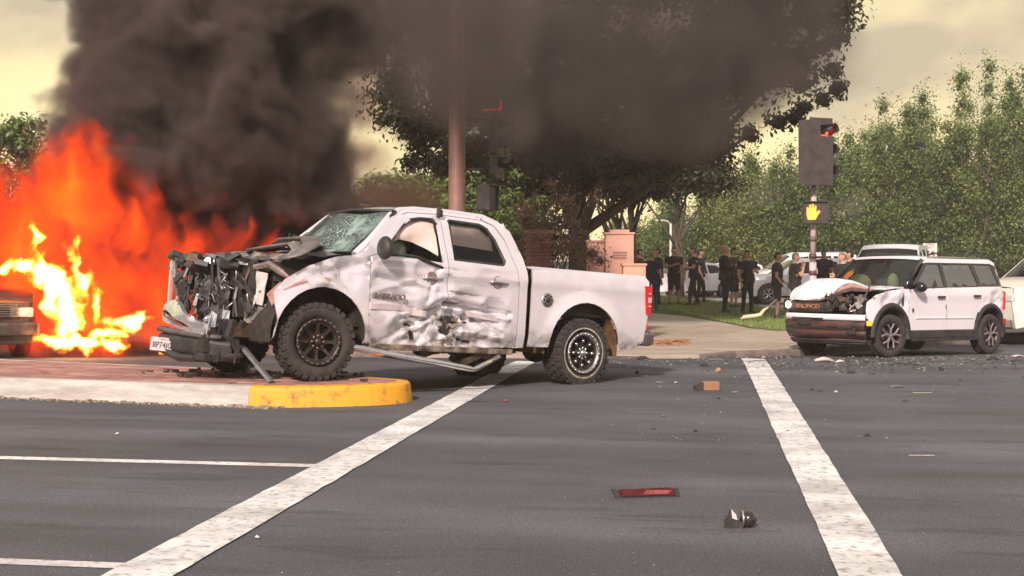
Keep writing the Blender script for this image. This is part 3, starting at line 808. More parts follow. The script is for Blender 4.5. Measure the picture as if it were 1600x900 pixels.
# --- damage field on the near side -------------------------------------------------
DENTS = [  # x, z, radius, depth(+ = pushed in), sharpness
 (-1.66, .72, .30, .15, 1.2), (-1.95, .88, .26, .075, 1.5), (-2.35, .84, .22, .06, 1.5), (-1.25, .62, .34, .075, 1.6), (-.95, 1.12, .36, .05, 2),
 (-1.40, 1.30, .22, .055, 2), (-2.05, .60, .30, .08, 1.4), (-1.62, 1.18, .14, .03, 2), (-.30, 1.22, .22, .06, 1.6), (.10, 1.18, .2, -.03, 2), (-2.3, 1.12, .3, .02, 2), (-1.1, .95, .2, .03, 2)]
CREASE = [  # (x0,z0)-(x1,z1), half-width, depth
 ((-1.66, .955), (-2.60, .86), .030, .080), ((-1.70, .90), (-2.58, .80), .022, -.045), ((-1.70, 1.02), (-2.2, .97), .05, -.022),
 ((-1.60, .88), (-1.05, .74), .03, .05), ((-1.62, .80), (-1.10, .56), .025, -.04), ((-1.2, .70), (-.9, .50), .03, .035), ((-1.65, .62), (-2.1, .50), .03, .05),
 ((-1.80, .66), (-2.45, .56), .03, -.035), ((-2.15, .78), (-2.5, .62), .025, .035), ((-1.45, .70), (-1.35, .48), .025, .045), ((-1.60, .66), (-1.75, .46), .02, -.05),
 ((-.70, 1.20), (-1.55, 1.06), .035, .032), ((-1.55, 1.36), (-1.40, .95), .03, .035), ((-.62, 1.02), (-1.2, 1.20), .03, -.02), ((-1.0, .62), (-.78, .46), .02, .022),
 ((-.55, 1.35), (.15, 1.16), .03, .04), ((-.1, 1.36), (-.35, 1.05), .03, .03), ((.30, 1.12), (-.2, 1.06), .025, -.03)]
def damage(x, z):
    d = 0.0
    for (cx, cz, r, dep, s) in DENTS:
        q = math.hypot(x - cx, z - cz) / r
        if q < 1: d += dep * (1 - q ** s)
    for (a, b, w, dep) in CREASE:
        q = seg_d(x, z, a, b) / w
        if q < 3: d += dep * math.exp(-q * q) if dep < 0 else dep * max(0, 1 - q * .8)
    # crumpled foil texture in the struck area
    m = max(0, 1 - math.hypot((x + 1.72) / .95, (z - .66) / .36)); m2 = max(0, 1 - math.hypot((x + .02) / .55, (z - 1.2) / .28)) * .7
    k = min(1, m * 1.8 + m2)
    if k > 0:
        f = 0
        for (ax, az, fr, am) in ((3.1, 7.3, 1.0, .030), (-5.7, 6.1, 1.3, .024), (9.3, -3.7, 1.7, .016), (6.0, 13.0, 2.1, .010)):
            u = (x * ax + z * az) * fr * .5 + 2.2 * nz(x * 2.1 * fr, z * 2.1 * fr, fr); f += am * abs((u % 2) - 1) * 2 - am
        d += f * k
        wv = mnoise.voronoi(Vector((x * 5.2, 0, z * 6.5)))[0]; w2 = mnoise.voronoi(Vector((x * 11, 3, z * 13)))[0]
        d += k * (.065 * (wv[0] - .32) + .028 * (w2[0] - .35))
    return d
def TS(x, z):
    y = TW(x, z) + bump_arch(x, z, 0, .47, .58) + bump_arch(x, z, -WB, .49, .58)
    return (x, y - damage(x, z), z)
def TSF(x, z): return (x, TW(x, z) + bump_arch(x, z, 0, .47, .58) + bump_arch(x, z, -WB, .49, .58), z)
fa = [p for p in arc(0, .47, .575, 187, -4, 16)]
fender = [(.545, .64), (.60, .95), (.47, 1.10), (.20, 1.27), (-.15, 1.39), (-.50, 1.45), (-.585, 1.44), (-.60, .44), (-.572, .44)] + fa[1:]
fdoor = [(-.60, .435), (-.595, 1.43), (-.70, 1.46), (-1.12, 1.955), (-1.22, 1.985), (-1.63, 2.0), (-1.665, 1.40), (-1.675, .435)]
fhole = [(-.78, 1.46), (-.90, 1.62), (-1.10, 1.83), (-1.22, 1.905), (-1.36, 1.93), (-1.54, 1.935), (-1.585, 1.88), (-1.60, 1.42), (-1.35, 1.44)]
rdoor = [(-1.685, .435), (-1.675, 1.40), (-1.64, 2.0), (-2.28, 1.985), (-2.42, 1.93), (-2.55, 1.76), (-2.68, 1.42), (-2.72, 1.2), (-2.72, .46)]
rhole = [(-1.755, 1.46), (-1.745, 1.93), (-1.78, 1.945), (-2.22, 1.93), (-2.32, 1.89), (-2.42, 1.76), (-2.53, 1.50), (-2.50, 1.45), (-2.46, 1.44)]
cabp = [(-2.73, .46), (-2.73, 1.2), (-2.69, 1.42), (-2.56, 1.77), (-2.43, 1.94), (-2.29, 1.995), (-2.40, 2.03), (-2.54, 1.99), (-2.66, 1.88), (-2.80, 1.56), (-2.85, 1.35), (-2.85, .47)]
ra = [p for p in arc(-WB, .49, .58, 180, 0, 16)]
bed = [(-2.93, .48), (-2.93, 1.435), (-3.4, 1.45), (-4.80, 1.47), (-4.85, 1.40), (-4.85, .97), (-4.80, .60), (-4.70, .54)] + ra[:1] + ra[1:]
bed = [(-4.70, .53), (-4.80, .62), (-4.86, .97), (-4.86, 1.40), (-4.80, 1.465), (-3.4, 1.45), (-2.93, 1.435), (-2.93, .48)] + [(p[0], p[1]) for p in reversed(ra)]
def scuffed(name, base, rough, metal):
    m = mat(name, base, tuple(c * .88 for c in base), 2.2, rough, metal, coat=.7, rough2=rough + .15)
    nt = m.node_tree; n = nt.nodes; l = nt.links; b_ = n['Principled BSDF']; src = b_.inputs['Base Color'].links[0].from_socket
    t = n.new('ShaderNodeTexCoord'); sp = n.new('ShaderNodeSeparateXYZ'); l.new(t.outputs['Object'], sp.inputs[0])
    def nzn(sc, st, det=7):
        q = n.new('ShaderNodeMapping'); q.inputs['Scale'].default_value = st; l.new(t.outputs['Object'], q.inputs['Vector']); x = n.new('ShaderNodeTexNoise'); x.inputs['Scale'].default_value = sc; x.inputs['Detail'].default_value = det; l.new(q.outputs[0], x.inputs['Vector']); return x.outputs['Fac']
    def rg(v, a_, b2, c_=0., d_=1.):
        r = n.new('ShaderNodeMapRange'); [setattr(r.inputs[k + 1], 'default_value', q) for k, q in enumerate((a_, b2, c_, d_))]; l.new(v, r.inputs[0]); return r.outputs[0]
    def ml(a_, b2):
        q = n.new('ShaderNodeMath'); q.operation = 'MULTIPLY'; l.new(a_, q.inputs[0]); l.new(b2, q.inputs[1]); return q.outputs[0]
    ds = n.new('ShaderNodeVectorMath'); ds.operation = 'DISTANCE'; ds.inputs[1].default_value = (-1.72, .93, .72); l.new(t.outputs['Object'], ds.inputs[0])
    near = rg(ds.outputs['Value'], .95, .15); scr = ml(rg(nzn(3.2, (.8, 1, 4.5)), .57, .62), near)              # scrapes where it was struck
    dirt = ml(rg(nzn(7, (1, 1, 1.3)), .42, .62), rg(sp.outputs['Z'], .78, .44))                                  # road dirt on the sills
    spk = rg(nzn(26, (1, 1, 1), 3), .66, .72, 0., .6)
    for fac, c in ((dirt, (.20, .16, .12, 1)), (scr, (.16, .115, .09, 1)), (ml(spk, near), (.30, .13, .08, 1))):
        k = n.new('ShaderNodeMixRGB'); k.inputs[2].default_value = c; l.new(fac, k.inputs[0]); l.new(src, k.inputs[1]); src = k.outputs[0]
    l.new(src, b_.inputs['Base Color']); rr = n.new('ShaderNodeMapRange'); rr.inputs[3].default_value = .7; rr.inputs[4].default_value = .05; l.new(scr, rr.inputs[0]); l.new(rr.outputs[0], b_.inputs['Coat Weight']); return m
DOORP = scuffed('door_paint', (.82, .79, .82), .20, .42); WBP = scuffed('bed_paint', (.82, .79, .81), .24, .38)
p1 = panel('front_fender', fender, TS, DOORP, truck, .045, .02)
p1['label'] = 'buckled front fender with the lamp torn off'
p2 = panel('front_door', fdoor, TS, DOORP, truck, .028, .03, [fhole])
p2['label'] = 'dented front door with its window gone'
p3 = panel('rear_door', rdoor, TS, DOORP, truck, .024, .03, [rhole])
p3['label'] = 'rear door torn and crumpled below the handle'
p4 = panel('cab_pillar', cabp, TSF, SILVER, truck, .06, .03)
p5 = panel('bed_side', bed, TSF, WBP, truck, .06, .03)
for poly, nm, hl in ((fender, 'front_fender', []), (fdoor, 'front_door', [fhole]), (rdoor, 'rear_door', [rhole]), (cabp, 'cab_pillar', []), (bed, 'bed_side', [])):
    q = panel(nm, poly, TSF, SILVER, truck, .09, .03, hl); V = [0]; mirror_y(q); bpy.data.objects.remove(q)
# a torn hole at the foot of the rear door, and ragged flaps of sheet round it
tr = random.Random(11)
b = MB(); b.prism([(-1.70, .76), (-1.67, .62), (-1.73, .56), (-1.78, .62), (-1.77, .72), (-1.80, .78), (-1.75, .81)], .80, .90); b.build('torn_hole', DARK, truck)
for k in range(9):
    cx, cz = -1.74 + tr.uniform(-.16, .16), .68 + tr.uniform(-.22, .18); a = tr.uniform(0, 6.28); L = tr.uniform(.05, .13)
    v = [(cx, .93 + tr.uniform(-.03, .02), cz), (cx + L * math.cos(a), .97 + tr.uniform(-.02, .03), cz + L * math.sin(a)), (cx + L * .8 * math.cos(a + .8), .955, cz + L * .8 * math.sin(a + .8)), (cx + L * .3 * math.cos(a + 1.3), .92, cz + L * .3 * math.sin(a + 1.3))]
    q = MB(); q.add(v, [(0, 1, 2), (0, 2, 3)]); q.build('torn_flap', mat('bare_steel', (.55, .50, .44), (.30, .22, .16), 10, .35, .8), truck)
# rocker, A pillars, roof
ROCK = mat('rocker_dirty', (.34, .28, .20), (.06, .045, .035), 7, .5, .3)
b = MB(); b.box((-1.68, .90, .41), (2.05, .10, .07), bev=.02); b.build('rocker', ROCK, truck); b = MB(); b.box((-1.68, -.90, .41), (2.05, .10, .07), bev=.02); b.build('rocker', ROCK, truck)
for sy in (1, -1):
    b = MB(); q = []
    for (x, z, w) in ((-.42, 1.43, .055), (-.60, 1.58, .05), (-.98, 1.93, .045), (-1.12, 2.0, .045), (-1.35, 2.035, .045), (-1.9, 2.045, .045), (-2.35, 2.03, .045), (-2.55, 1.97, .045)):
        q.append((x, sy * (TW(x, z) - .055), z))
    b.tube(q, [.05, .045, .045, .045, .042, .042, .042, .035], 10); b.build('roof_rail', SILVER, truck)
q = panel('pillar_cover', [(-.44, 1.43), (-.62, 1.60), (-.99, 1.94), (-1.13, 2.01), (-1.6, 2.045), (-2.3, 2.03), (-2.28, 1.992), (-1.64, 2.008), (-1.215, 1.992), (-1.125, 1.962), (-.705, 1.468), (-.60, 1.438)], lambda u, v: (u, TW(u, v) - .012, v), SILVER, truck, .06, .03); mirror_y(q)
loft('roof', [(-1.0, 1.985), (-1.2, 2.045), (-1.6, 2.072), (-2.1, 2.072), (-2.42, 2.045), (-2.58, 1.97)], lambda x, z: TW(x, z) - .045, SILVER, truck, .022, 12, sub=3)
def cracked(col, tr):
    m = bpy.data.materials.new('shattered_glass'); m.use_nodes = True
    nt = m.node_tree; n = nt.nodes; l = nt.links; n.clear()
    o = n.new('ShaderNodeOutputMaterial'); g = n.new('ShaderNodeNewGeometry'); t = n.new('ShaderNodeTexCoord')
    ds = n.new('ShaderNodeVectorMath'); ds.operation = 'DISTANCE'; ds.inputs[1].default_value = (-.62, .30, 1.66); l.new(t.outputs['Object'], ds.inputs[0])
    v = n.new('ShaderNodeTexVoronoi'); v.feature = 'DISTANCE_TO_EDGE'; v.inputs['Scale'].default_value = 15; l.new(t.outputs['Object'], v.inputs['Vector'])
    nn = n.new('ShaderNodeTexNoise'); nn.inputs['Scale'].default_value = 3.2; nn.inputs['Detail'].default_value = 6; l.new(t.outputs['Object'], nn.inputs['Vector'])
    # crack mask: fine net that is dense around the point of impact
    a = n.new('ShaderNodeMapRange'); a.inputs[1].default_value = .0; a.inputs[2].default_value = .06; a.inputs[3].default_value = 1; a.inputs[4].default_value = 0; l.new(v.outputs['Distance'], a.inputs[0])
    d = n.new('ShaderNodeMapRange'); d.inputs[1].default_value = .08; d.inputs[2].default_value = .70; d.inputs[3].default_value = 1.0; d.inputs[4].default_value = 0; l.new(ds.outputs['Value'], d.inputs[0])
    e = n.new('ShaderNodeMath'); e.operation = 'MULTIPLY'; l.new(a.outputs[0], e.inputs[0]); l.new(d.outputs[0], e.inputs[1])
    f = n.new('ShaderNodeMapRange'); f.inputs[1].default_value = .46; f.inputs[2].default_value = .62; f.inputs[3].default_value = 0; f.inputs[4].default_value = .85; l.new(nn.outputs['Fac'], f.inputs[0])
    f2 = n.new('ShaderNodeMath'); f2.operation = 'MULTIPLY'; l.new(f.outputs[0], f2.inputs[0]); l.new(d.outputs[0], f2.inputs[1])
    h = n.new('ShaderNodeMath'); h.operation = 'MAXIMUM'; l.new(e.outputs[0], h.inputs[0]); l.new(f2.outputs[0], h.inputs[1])
    h2 = n.new('ShaderNodeMath'); h2.operation = 'MULTIPLY_ADD'; h2.inputs[1].default_value = .85; h2.inputs[2].default_value = .12; l.new(h.outputs[0], h2.inputs[0])
    tb = n.new('ShaderNodeBsdfTransparent'); tb.inputs[0].default_value = (tr, tr * 1.05, tr, 1)
    df = n.new('ShaderNodeBsdfDiffuse'); df.inputs[0].default_value = (*col, 1)
    gl = n.new('ShaderNodeBsdfGlossy'); gl.inputs['Roughness'].default_value = .12
    s1 = n.new('ShaderNodeMixShader'); l.new(h2.outputs[0], s1.inputs[0]); l.new(tb.outputs[0], s1.inputs[1]); l.new(df.outputs[0], s1.inputs[2])
    fr = n.new('ShaderNodeFresnel'); fr.inputs[0].default_value = 1.5
    s2 = n.new('ShaderNodeMixShader'); l.new(fr.outputs[0], s2.inputs[0]); l.new(s1.outputs[0], s2.inputs[1]); l.new(gl.outputs[0], s2.inputs[2])
    bp = n.new('ShaderNodeBump'); bp.inputs['Strength'].default_value = .6; bp.inputs['Distance'].default_value = .02; l.new(v.outputs['Distance'], bp.inputs['Height']); l.new(bp.outputs[0], gl.inputs['Normal'])
    l.new(s2.outputs[0], o.inputs['Surface']); return m
CRACK = cracked((.42, .60, .53), .42)
def wsfn(x, y, z):
    q = math.hypot(x + .62, y - .30, ); return (x, y, z - .05 * max(0, 1 - q / .45))
ws = loft('windshield', [(-.42, 1.47), (-.70, 1.70), (-1.0, 1.97)], lambda x, z: .80 - (z - 1.4) * .14, CRACK, truck, .0, 14, fn=lambda x, y, z: wsfn(x + .16 * (1 - (y / .8) ** 2), y, z), sub=6)
ws['label'] = 'shattered windshield with a hole punched in its lower half'
b = MB(); b.tube([(-.46, -.78, 1.47), (-.28, 0, 1.49), (-.46, .78, 1.47)], .03, 6); b.tube([(-1.0, -.74, 1.985), (-.90, 0, 2.01), (-1.0, .74, 1.985)], .022, 6)
b.tube([(-.43, .82, 1.45), (-1.03, .745, 1.985)], .022, 6); b.tube([(-.43, -.82, 1.45), (-1.03, -.745, 1.985)], .022, 6); b.build('windshield_seal', BLK, truck)
b = MB(); b.tube([(-.30, .35, 1.52), (-.34, .05, 1.60), (-.30, -.35, 1.66)], .012, 5); b.tube([(-.26, -.2, 1.51), (-.34, -.55, 1.60), (-.45, -.7, 1.7)], .011, 5); b.build('wiper', BLK, truck)
# side glass
def gl(name, poly, y_in, m, sgn=1):
    o = panel(name, poly, lambda u, v: (u, TW(u, v) - y_in, v), m, truck, .1, 0)
    if sgn < 0: q = mirror_y(o); bpy.data.objects.remove(o); return q
    return o
g1 = gl('rear_door_window', [(-1.735, 1.44), (-1.72, 1.955), (-2.24, 1.95), (-2.36, 1.90), (-2.46, 1.77), (-2.56, 1.47), (-2.5, 1.43)], .028, glass_mat('rear_side_glass', (.02, .03, .03), .90, ior=1.35))
gl('rear_door_window', [(-1.735, 1.44), (-1.72, 1.955), (-2.24, 1.95), (-2.36, 1.90), (-2.46, 1.77), (-2.56, 1.47), (-2.5, 1.43)], .028, GLASSD, -1)
gl('front_door_window', fhole, .028, GLASSD, -1)
# black window channels
def ring(poly, y_in, r, name, close=True):
    b = MB(); q = [(p[0], TW(*p) - y_in, p[1]) for p in poly] ; q = q + [q[0], q[1]] if close else q
    b.tube(q, r, 6); return b.build(name, BLK, truck)
ring(offset_poly(rhole, .008), .018, .022, 'window_seal'); ring(fhole[:-2], .018, .020, 'window_seal', False)
b = MB(); b.tube([(-.80, .985, 1.46), (-1.10, .97, 1.475), (-1.25, .955, 1.46), (-1.66, .96, 1.345)], [.014, .016, .018, .016], 6); o = b.build('belt_moulding', BLK, truck); o['label'] = 'bent black belt moulding hanging under the front window'
# curtain airbags and inflated bag
def cloth(name, pts_top, pts_bot, y, m, amp=.05, n=22, k=10, ph=0.0):
    V = []; Fc = []
    for i in range(n + 1):
        t = i / n
        def at(P):
            s = t * (len(P) - 1); j = min(int(s), len(P) - 2); f = s - j; return (P[j][0] + (P[j + 1][0] - P[j][0]) * f, P[j][1] + (P[j + 1][1] - P[j][1]) * f)
        a, c = at(pts_top), at(pts_bot)
        for j in range(k + 1):
            s = j / k; x = a[0] + (c[0] - a[0]) * s; z = a[1] + (c[1] - a[1]) * s
            V.append((x, y + amp * (math.sin(PI * s) * .9 + .5 * nz(x * 5, z * 7, ph) + .35 * math.sin(9 * x + 14 * z + ph)) - (TW(1, 1.4) - TW(1, z)) , z))
    for i in range(n):
        for j in range(k):
            q = i * (k + 1) + j; Fc.append((q, q + 1, q + k + 2, q + k + 1))
    mb = MB(); mb.add(V, Fc, True); return mb.build(name, m, truck)
o = cloth('curtain_airbag', [(-.80, 1.60), (-1.0, 1.82), (-1.2, 1.93), (-1.40, 1.95), (-1.58, 1.93)], [(-.82, 1.56), (-1.05, 1.66), (-1.25, 1.64), (-1.42, 1.58), (-1.58, 1.50)], .885, AIRBAG, .04)
o['label'] = 'limp pinkish curtain airbag hanging in the front window'
o = cloth('curtain_airbag', [(-1.66, 1.98), (-1.9, 1.98), (-2.2, 1.97), (-2.40, 1.90)], [(-1.66, 1.66), (-1.9, 1.65), (-2.2, 1.635), (-2.42, 1.62)], .885, AIRBAG, .02, ph=2.)
b = MB(); b.sphere((-1.05, .55, 1.52), (.26, .22, .24), 18, 12); b.build('front_airbag', AIRBG, truck)
b = MB(); b.sphere((-.86, .80, 1.52), (.085, .05, .10), 12, 8); b.build('mirror_glass', mat('mirror_back', (.55, .5, .5), (.3, .28, .27), 20, .3), truck)
b = MB()
for sx in (-1.45, -2.35):
    for sy in (.40, -.40):
        b.box((sx, sy, 1.0), (.50, .50, .18), bev=.05); b.box((sx - .24, sy, 1.32), (.16, .48, .60), Matrix.Rotation(-.22, 3, 'Y'), bev=.05); b.box((sx - .30, sy, 1.68), (.11, .26, .17), bev=.04)
b.build('seats', SEAT, truck)
b = MB(); b.box((-.72, 0, 1.32), (.45, 1.5, .26), bev=.06); b.lathe([(.17, -.012), (.19, 0), (.17, .012), (.155, 0), (.17, -.012)], 20, 'x', (-1.0, .40, 1.40)); b.build('dashboard', TRIM, truck)
b = MB(); b.box((-1.7, 0, .62), (2.2, 1.7, .25)); b.box((-2.78, 0, 1.1), (.06, 1.7, .8)); b.box((-.55, 0, 1.0), (.06, 1.66, .75)); b.build('cab_floor', DARK, truck)
rw = loft('rear_window', [(-2.60, 1.95), (-2.80, 1.50)], lambda x, z: .68, GLASSD, truck, 0, 6)
b = MB()
b.box((-2.83, 0, 1.44), (.05, 1.72, .12)); b.build('cab_back', SILVER, truck)
for sy in (1, -1):
    b = MB(); b.tube([(-2.57, sy * .72, 1.96), (-2.80, sy * .80, 1.50), (-2.83, sy * .82, 1.40)], [.05, .06, .06], 8); b.build('rear_pillar', SILVER, truck)
# bed
b = MB(); b.box((-3.88, .885, 1.455), (1.9, .12, .035), bev=.012); b.box((-3.88, -.885, 1.455), (1.9, .12, .035), bev=.012); b.build('bed_rail', SILVER, truck)
b = MB(); b.box((-3.88, 0, .90), (1.86, 1.6, .05)); b.box((-2.95, 0, 1.15), (.04, 1.66, .5)); b.box((-3.88, .84, 1.17), (1.86, .03, .55)); b.box((-3.88, -.84, 1.17), (1.86, .03, .55)); b.build('bed_liner', DARK, truck)
b = MB(); b.box((-4.84, 0, 1.18), (.06, 1.66, .52), bev=.02); b.build('tailgate', WBP, truck)
b = MB(); b.box((-4.92, 0, .66), (.16, 1.86, .20), bev=.035); b.box((-4.90, .90, .66), (.22, .14, .18), bev=.04); b.build('rear_bumper', mat('rear_bumper_chrome', (.34, .33, .32), (.16, .15, .145), 9, .25, .9), truck)
for sy in (1, -1):
    b = MB(); pts = [(-4.76, 1.36), (-4.80, .97), (-4.87, .97), (-4.87, 1.36)]
    b.prism([(-4.78, 1.34), (-4.82, .97), (-4.90, .97), (-4.90, 1.34)], sy * .80, sy * 1.0)
    tl = b.build('tail_light', REDL, truck)
    b = MB(); b.box((-4.865, sy * 1.003, 1.16), (.05, .012, .07), bev=.005); b.box((-4.865, sy * 1.004, 1.245), (.05, .008, .012)); b.box((-4.865, sy * 1.004, 1.08), (.05, .008, .012)); b.build('lamp_insert', mat('pink_lens', (.8, .35, .40), None, rough=.15, emit=(.9, .25, .3), estr=.25), tl)
# fuel cap
b = MB(); b.lathe([(.001, .012), (.06, .012), (.085, .008), (.09, 0)], 24, 'y', (-3.17, TW(-3.17, 1.07) + .003, 1.07)); fc = b.build('fuel_cap', DULLCH, truck)
b = MB(); b.lathe([(.001, .022), (.035, .02), (.04, .01)], 14, 'y', (-3.17, TW(-3.17, 1.07) + .003, 1.07))
for k in range(8):
    a = 2 * PI * k / 8; b.box((-3.17 + .062 * math.cos(a), TW(-3.17, 1.07) + .018, 1.07 + .062 * math.sin(a)), (.02, .008, .03), Matrix.Rotation(-a, 3, 'Y'))
b.build('cap_grip', BLK, fc)
# dark slot between cab and bed, wheel liners
b = MB(); b.box((-2.89, 0, .95), (.045, 1.80, 1.0)); b.build('cab_gap', DARK, truck)
for cx in (0, -WB):
    for sy in (1, -1):
        b = MB(); V = []; Fc = []
        A_ = arc(cx, .49, .60, -8, 188, 18)
        for p in A_: V += [(p[0], sy * .935, p[1]), (p[0], sy * .42, p[1])]
        for i in range(len(A_) - 1): Fc.append((2 * i, 2 * i + 1, 2 * i + 3, 2 * i + 2))
        b.add(V, Fc, True); b.build('wheel_liner', mat('rear_liner', (.30, .17, .07), (.10, .06, .035), 6, .5, .3) if (cx != 0 and sy > 0) else DARK, truck)
# chassis, axles, driveshaft, muffler
b = MB()
for sy in (.42, -.42): b.box((-1.9, sy, .52), (5.4, .09, .16))
b.build('chassis_rail', IRON, truck)
b = MB(); b.tube([(-WB, -.8, RW), (-WB, .8, RW)], .05, 10); b.sphere((-WB, 0, RW), (.19, .17, .17)); b.build('rear_axle', IRON, truck)
b = MB(); b.tube([(0, -.7, RW - .02), (0, .7, RW - .02)], .035, 8); b.box((0, 0, .45), (.4, .6, .18), bev=.04); b.build('front_axle', IRON, truck)
b = MB(); b.tube([(-2.3, -.28, .44), (-3.0, -.30, .44)], .11, 12); b.tube([(-1.0, -.2, .45), (-2.3, -.28, .44)], .035, 8); b.tube([(-3.0, -.3, .44), (-4.0, -.5, .55), (-4.7, -.6, .5)], .035, 8); b.build('exhaust', IRON, truck)
b = MB(); b.tube([(-1.5, .05, .5), (-WB, .0, RW)], .04, 8); b.build('driveshaft', IRON, truck)
for k in range(10):
    x = tr.uniform(-2.9, -1.1); b = MB(); b.box((x, tr.uniform(.3, .8), tr.uniform(.33, .42)), (tr.uniform(.1, .4), tr.uniform(.05, .2), tr.uniform(.04, .1)), Matrix.Rotation(tr.uniform(-.4, .4), 3, 'Y')); b.build('bracket', tr.choice([IRON, DARK, ROCK]), truck)
# bent chrome step bar
b = MB(); b.tube([(-.36, .93, .41), (-.48, .99, .385), (-.80, 1.01, .335), (-1.20, 1.02, .29), (-1.62, 1.04, .245), (-1.98, 1.05, .20), (-2.05, 1.05, .19), (-2.10, 1.05, .205), (-2.46, 1.0, .345)], [.038, .042, .042, .045, .04, .036, .026, .034, .036], 10)
nb = b.build('step_bar', CHROME, truck); nb['label'] = 'chrome side step bent down in the middle'
b = MB(); b.box((-1.15, 1.0, .315), (.12, .10, .055), Matrix.Rotation(.1, 3, 'Y')); b.build('step_pad', mat('pad', (.5, .42, .3), (.2, .15, .1), 12, .4, .6), nb)
# body moulding, badge, handles
MOLD = mat('moulding', (.72, .64, .64), (.58, .50, .49), 8, .35, .2, coat=.4)
b = MB()
q = []
for k in range(16):
    x = -.615 - k * .055; q.append((x, TS(x, .865)[1] + .004, .865 - .004 * k * (k > 9)))
V = []; Fc = []
for (x, y, z) in q: V += [(x, y - .02, z - .045), (x, y + .016, z - .032), (x, y + .018, z + .03), (x, y - .02, z + .045)]
for i in range(len(q) - 1):
    for j in range(3): Fc.append((4 * i + j, 4 * i + j + 1, 4 * i + 4 + j + 1, 4 * i + 4 + j))
Fc += [(0, 1, 2, 3)]; b.add(V, Fc, False); b.build('side_moulding', MOLD, truck)
b = MB(); b.prism([(-1.98, .865), (-2.0, .81), (-2.62, .75), (-2.64, .80), (-2.60, .83)], .915, .955); b.build('side_moulding', MOLD, truck)
def text(name, s, size, m, parent, loc, rot, ext_=.004, align='CENTER', sx=1.0, bold=0.0):
    c = bpy.data.curves.new(name, 'FONT'); c.body = s; c.size = size; c.extrude = ext_; c.align_x = align; c.align_y = 'CENTER'; c.offset = bold
    dg = None
    o = bpy.data.objects.new(name, c); COL.objects.link(o)
    bpy.context.view_layer.update()
    me = bpy.data.meshes.new_from_object(o.evaluated_get(bpy.context.evaluated_depsgraph_get()))
    bpy.data.objects.remove(o); bpy.data.curves.remove(c)
    me.materials.clear(); q = link(name, me, m, parent); q.location = loc; q.rotation_euler = rot; q.scale = (sx, 1, 1); return q
text('badge', 'SILVERADO', .088, mat('badge_metal', (.32, .27, .26), None, rough=.3, metal=.7), truck, (-.86, TS(-.86, .985)[1] + .03, .985), (R(90), 0, R(180)), .012, 'CENTER', 1.0, .002)
for (hx, hz, lab) in ((-1.46, 1.235, ''), (-2.40, 1.245, '')):
    y0 = TS(hx, hz)[1]
    h = node('door_handle', truck)
    b = MB(); b.lathe([(.001, .0), (.06, .001), (.072, .006), (.078, -.004)], 20, 'y', (hx, y0 + .002, hz)); o = b.build('handle_bowl', mat('handle_bowl', (.25, .17, .15), (.5, .35, .3), 10, .3, .5), h)
    o.scale = (1, 1, 1)
    b = MB(); b.tube([(hx + .13, y0 + .012, hz - .004), (hx + .07, y0 + .038, hz), (hx - .07, y0 + .038, hz - .002), (hx - .14, y0 + .012, hz - .006)], [.016, .02, .02, .017], 8, flat=.8); b.build('handle_grip', CHROME, h)
# mirror
b = MB(); b.sphere((-.70, 1.09, 1.53), (.075, .13, .135), 14, 10); b.box((-.72, 1.0, 1.50), (.06, .12, .05)); b.build('mirror', BLK, truck)
# roof antenna
b = MB(); b.prism([(-.98, 2.09), (-1.12, 2.09), (-1.11, 2.125), (-1.075, 2.15), (-1.05, 2.12)], -.02, .02); b.build('roof_antenna', BLKG, truck)
b = MB(); b.prism([(-1.61, 1.97), (-1.66, 1.97), (-1.66, 2.05), (-1.615, 2.07)], .735, .80); b.build('pillar_tab', DARK, truck)
# ---- wheels
truck_wheel(truck, (0, .83, RW), R(-9), RW, .31, False)
truck_wheel(truck, (-WB, .83, RW), 0, RW, .31, True)
w = truck_wheel(truck, (.08, -.98, RW - .02), PI + R(-20), RW, .31, False)
w = truck_wheel(truck, (-WB + .12, -1.12, RW - .03), PI + R(10), RW, .31, False)
# ---- crushed front end ---------------------------------------------------------
def blade(name, pts, m, th=.006, parent=truck, smooth=False):
    """a bent strip of sheet: list of (p_low, p_high) pairs"""
    V = []; Fc = []
    for a, b2 in pts: V += [a, b2]
    n = len(pts)
    for i in range(n - 1): Fc.append((2 * i, 2 * i + 2, 2 * i + 3, 2 * i + 1))
    mb = MB(); mb.add(V, Fc, smooth); o = mb.build(name, m, parent)
    s = o.modifiers.new('s', 'SOLIDIFY'); s.thickness = th; s.offset = 0; return o
# radiator pack with slats
rad = MB(); rad.box((.55, -.15, .98), (.05, 1.25, .62), Matrix.Rotation(.10, 3, 'Y')); rad = rad.build('radiator', DARK, truck)
for k in range(26):
    y = -.75 + k * .05; b = MB(); b.box((.585 + .01 * nz(k, 0), y, .98), (.02, .012, .60), Matrix.Rotation(.10, 3, 'Y') @ Matrix.Rotation(tr.uniform(-.06, .06), 3, 'X')); b.build('slat', tr.choice([GREYM, DARK, GREYM]), rad)
b = MB(); b.box((.15, -.1, .92), (.55, 1.05, .50), bev=.06); b.box((.10, -.05, 1.22), (.45, .62, .14), bev=.05); b.build('engine', IRON, truck)
for k in range(5):
    b = MB(); b.tube([(.38, -.45 + k * .16, 1.12), (.5, -.45 + k * .16, 1.22), (.35, -.4 + k * .14, 1.30), (.1, -.4 + k * .14, 1.24)], .035, 8); b.build('intake_pipe', tr.choice([GREYM, ALU, BLK]), truck)
b = MB(); b.box((.30, .48, 1.16), (.24, .20, .24), Matrix.Rotation(.3, 3, 'X'), bev=.02); b.build('battery', BLK, truck)
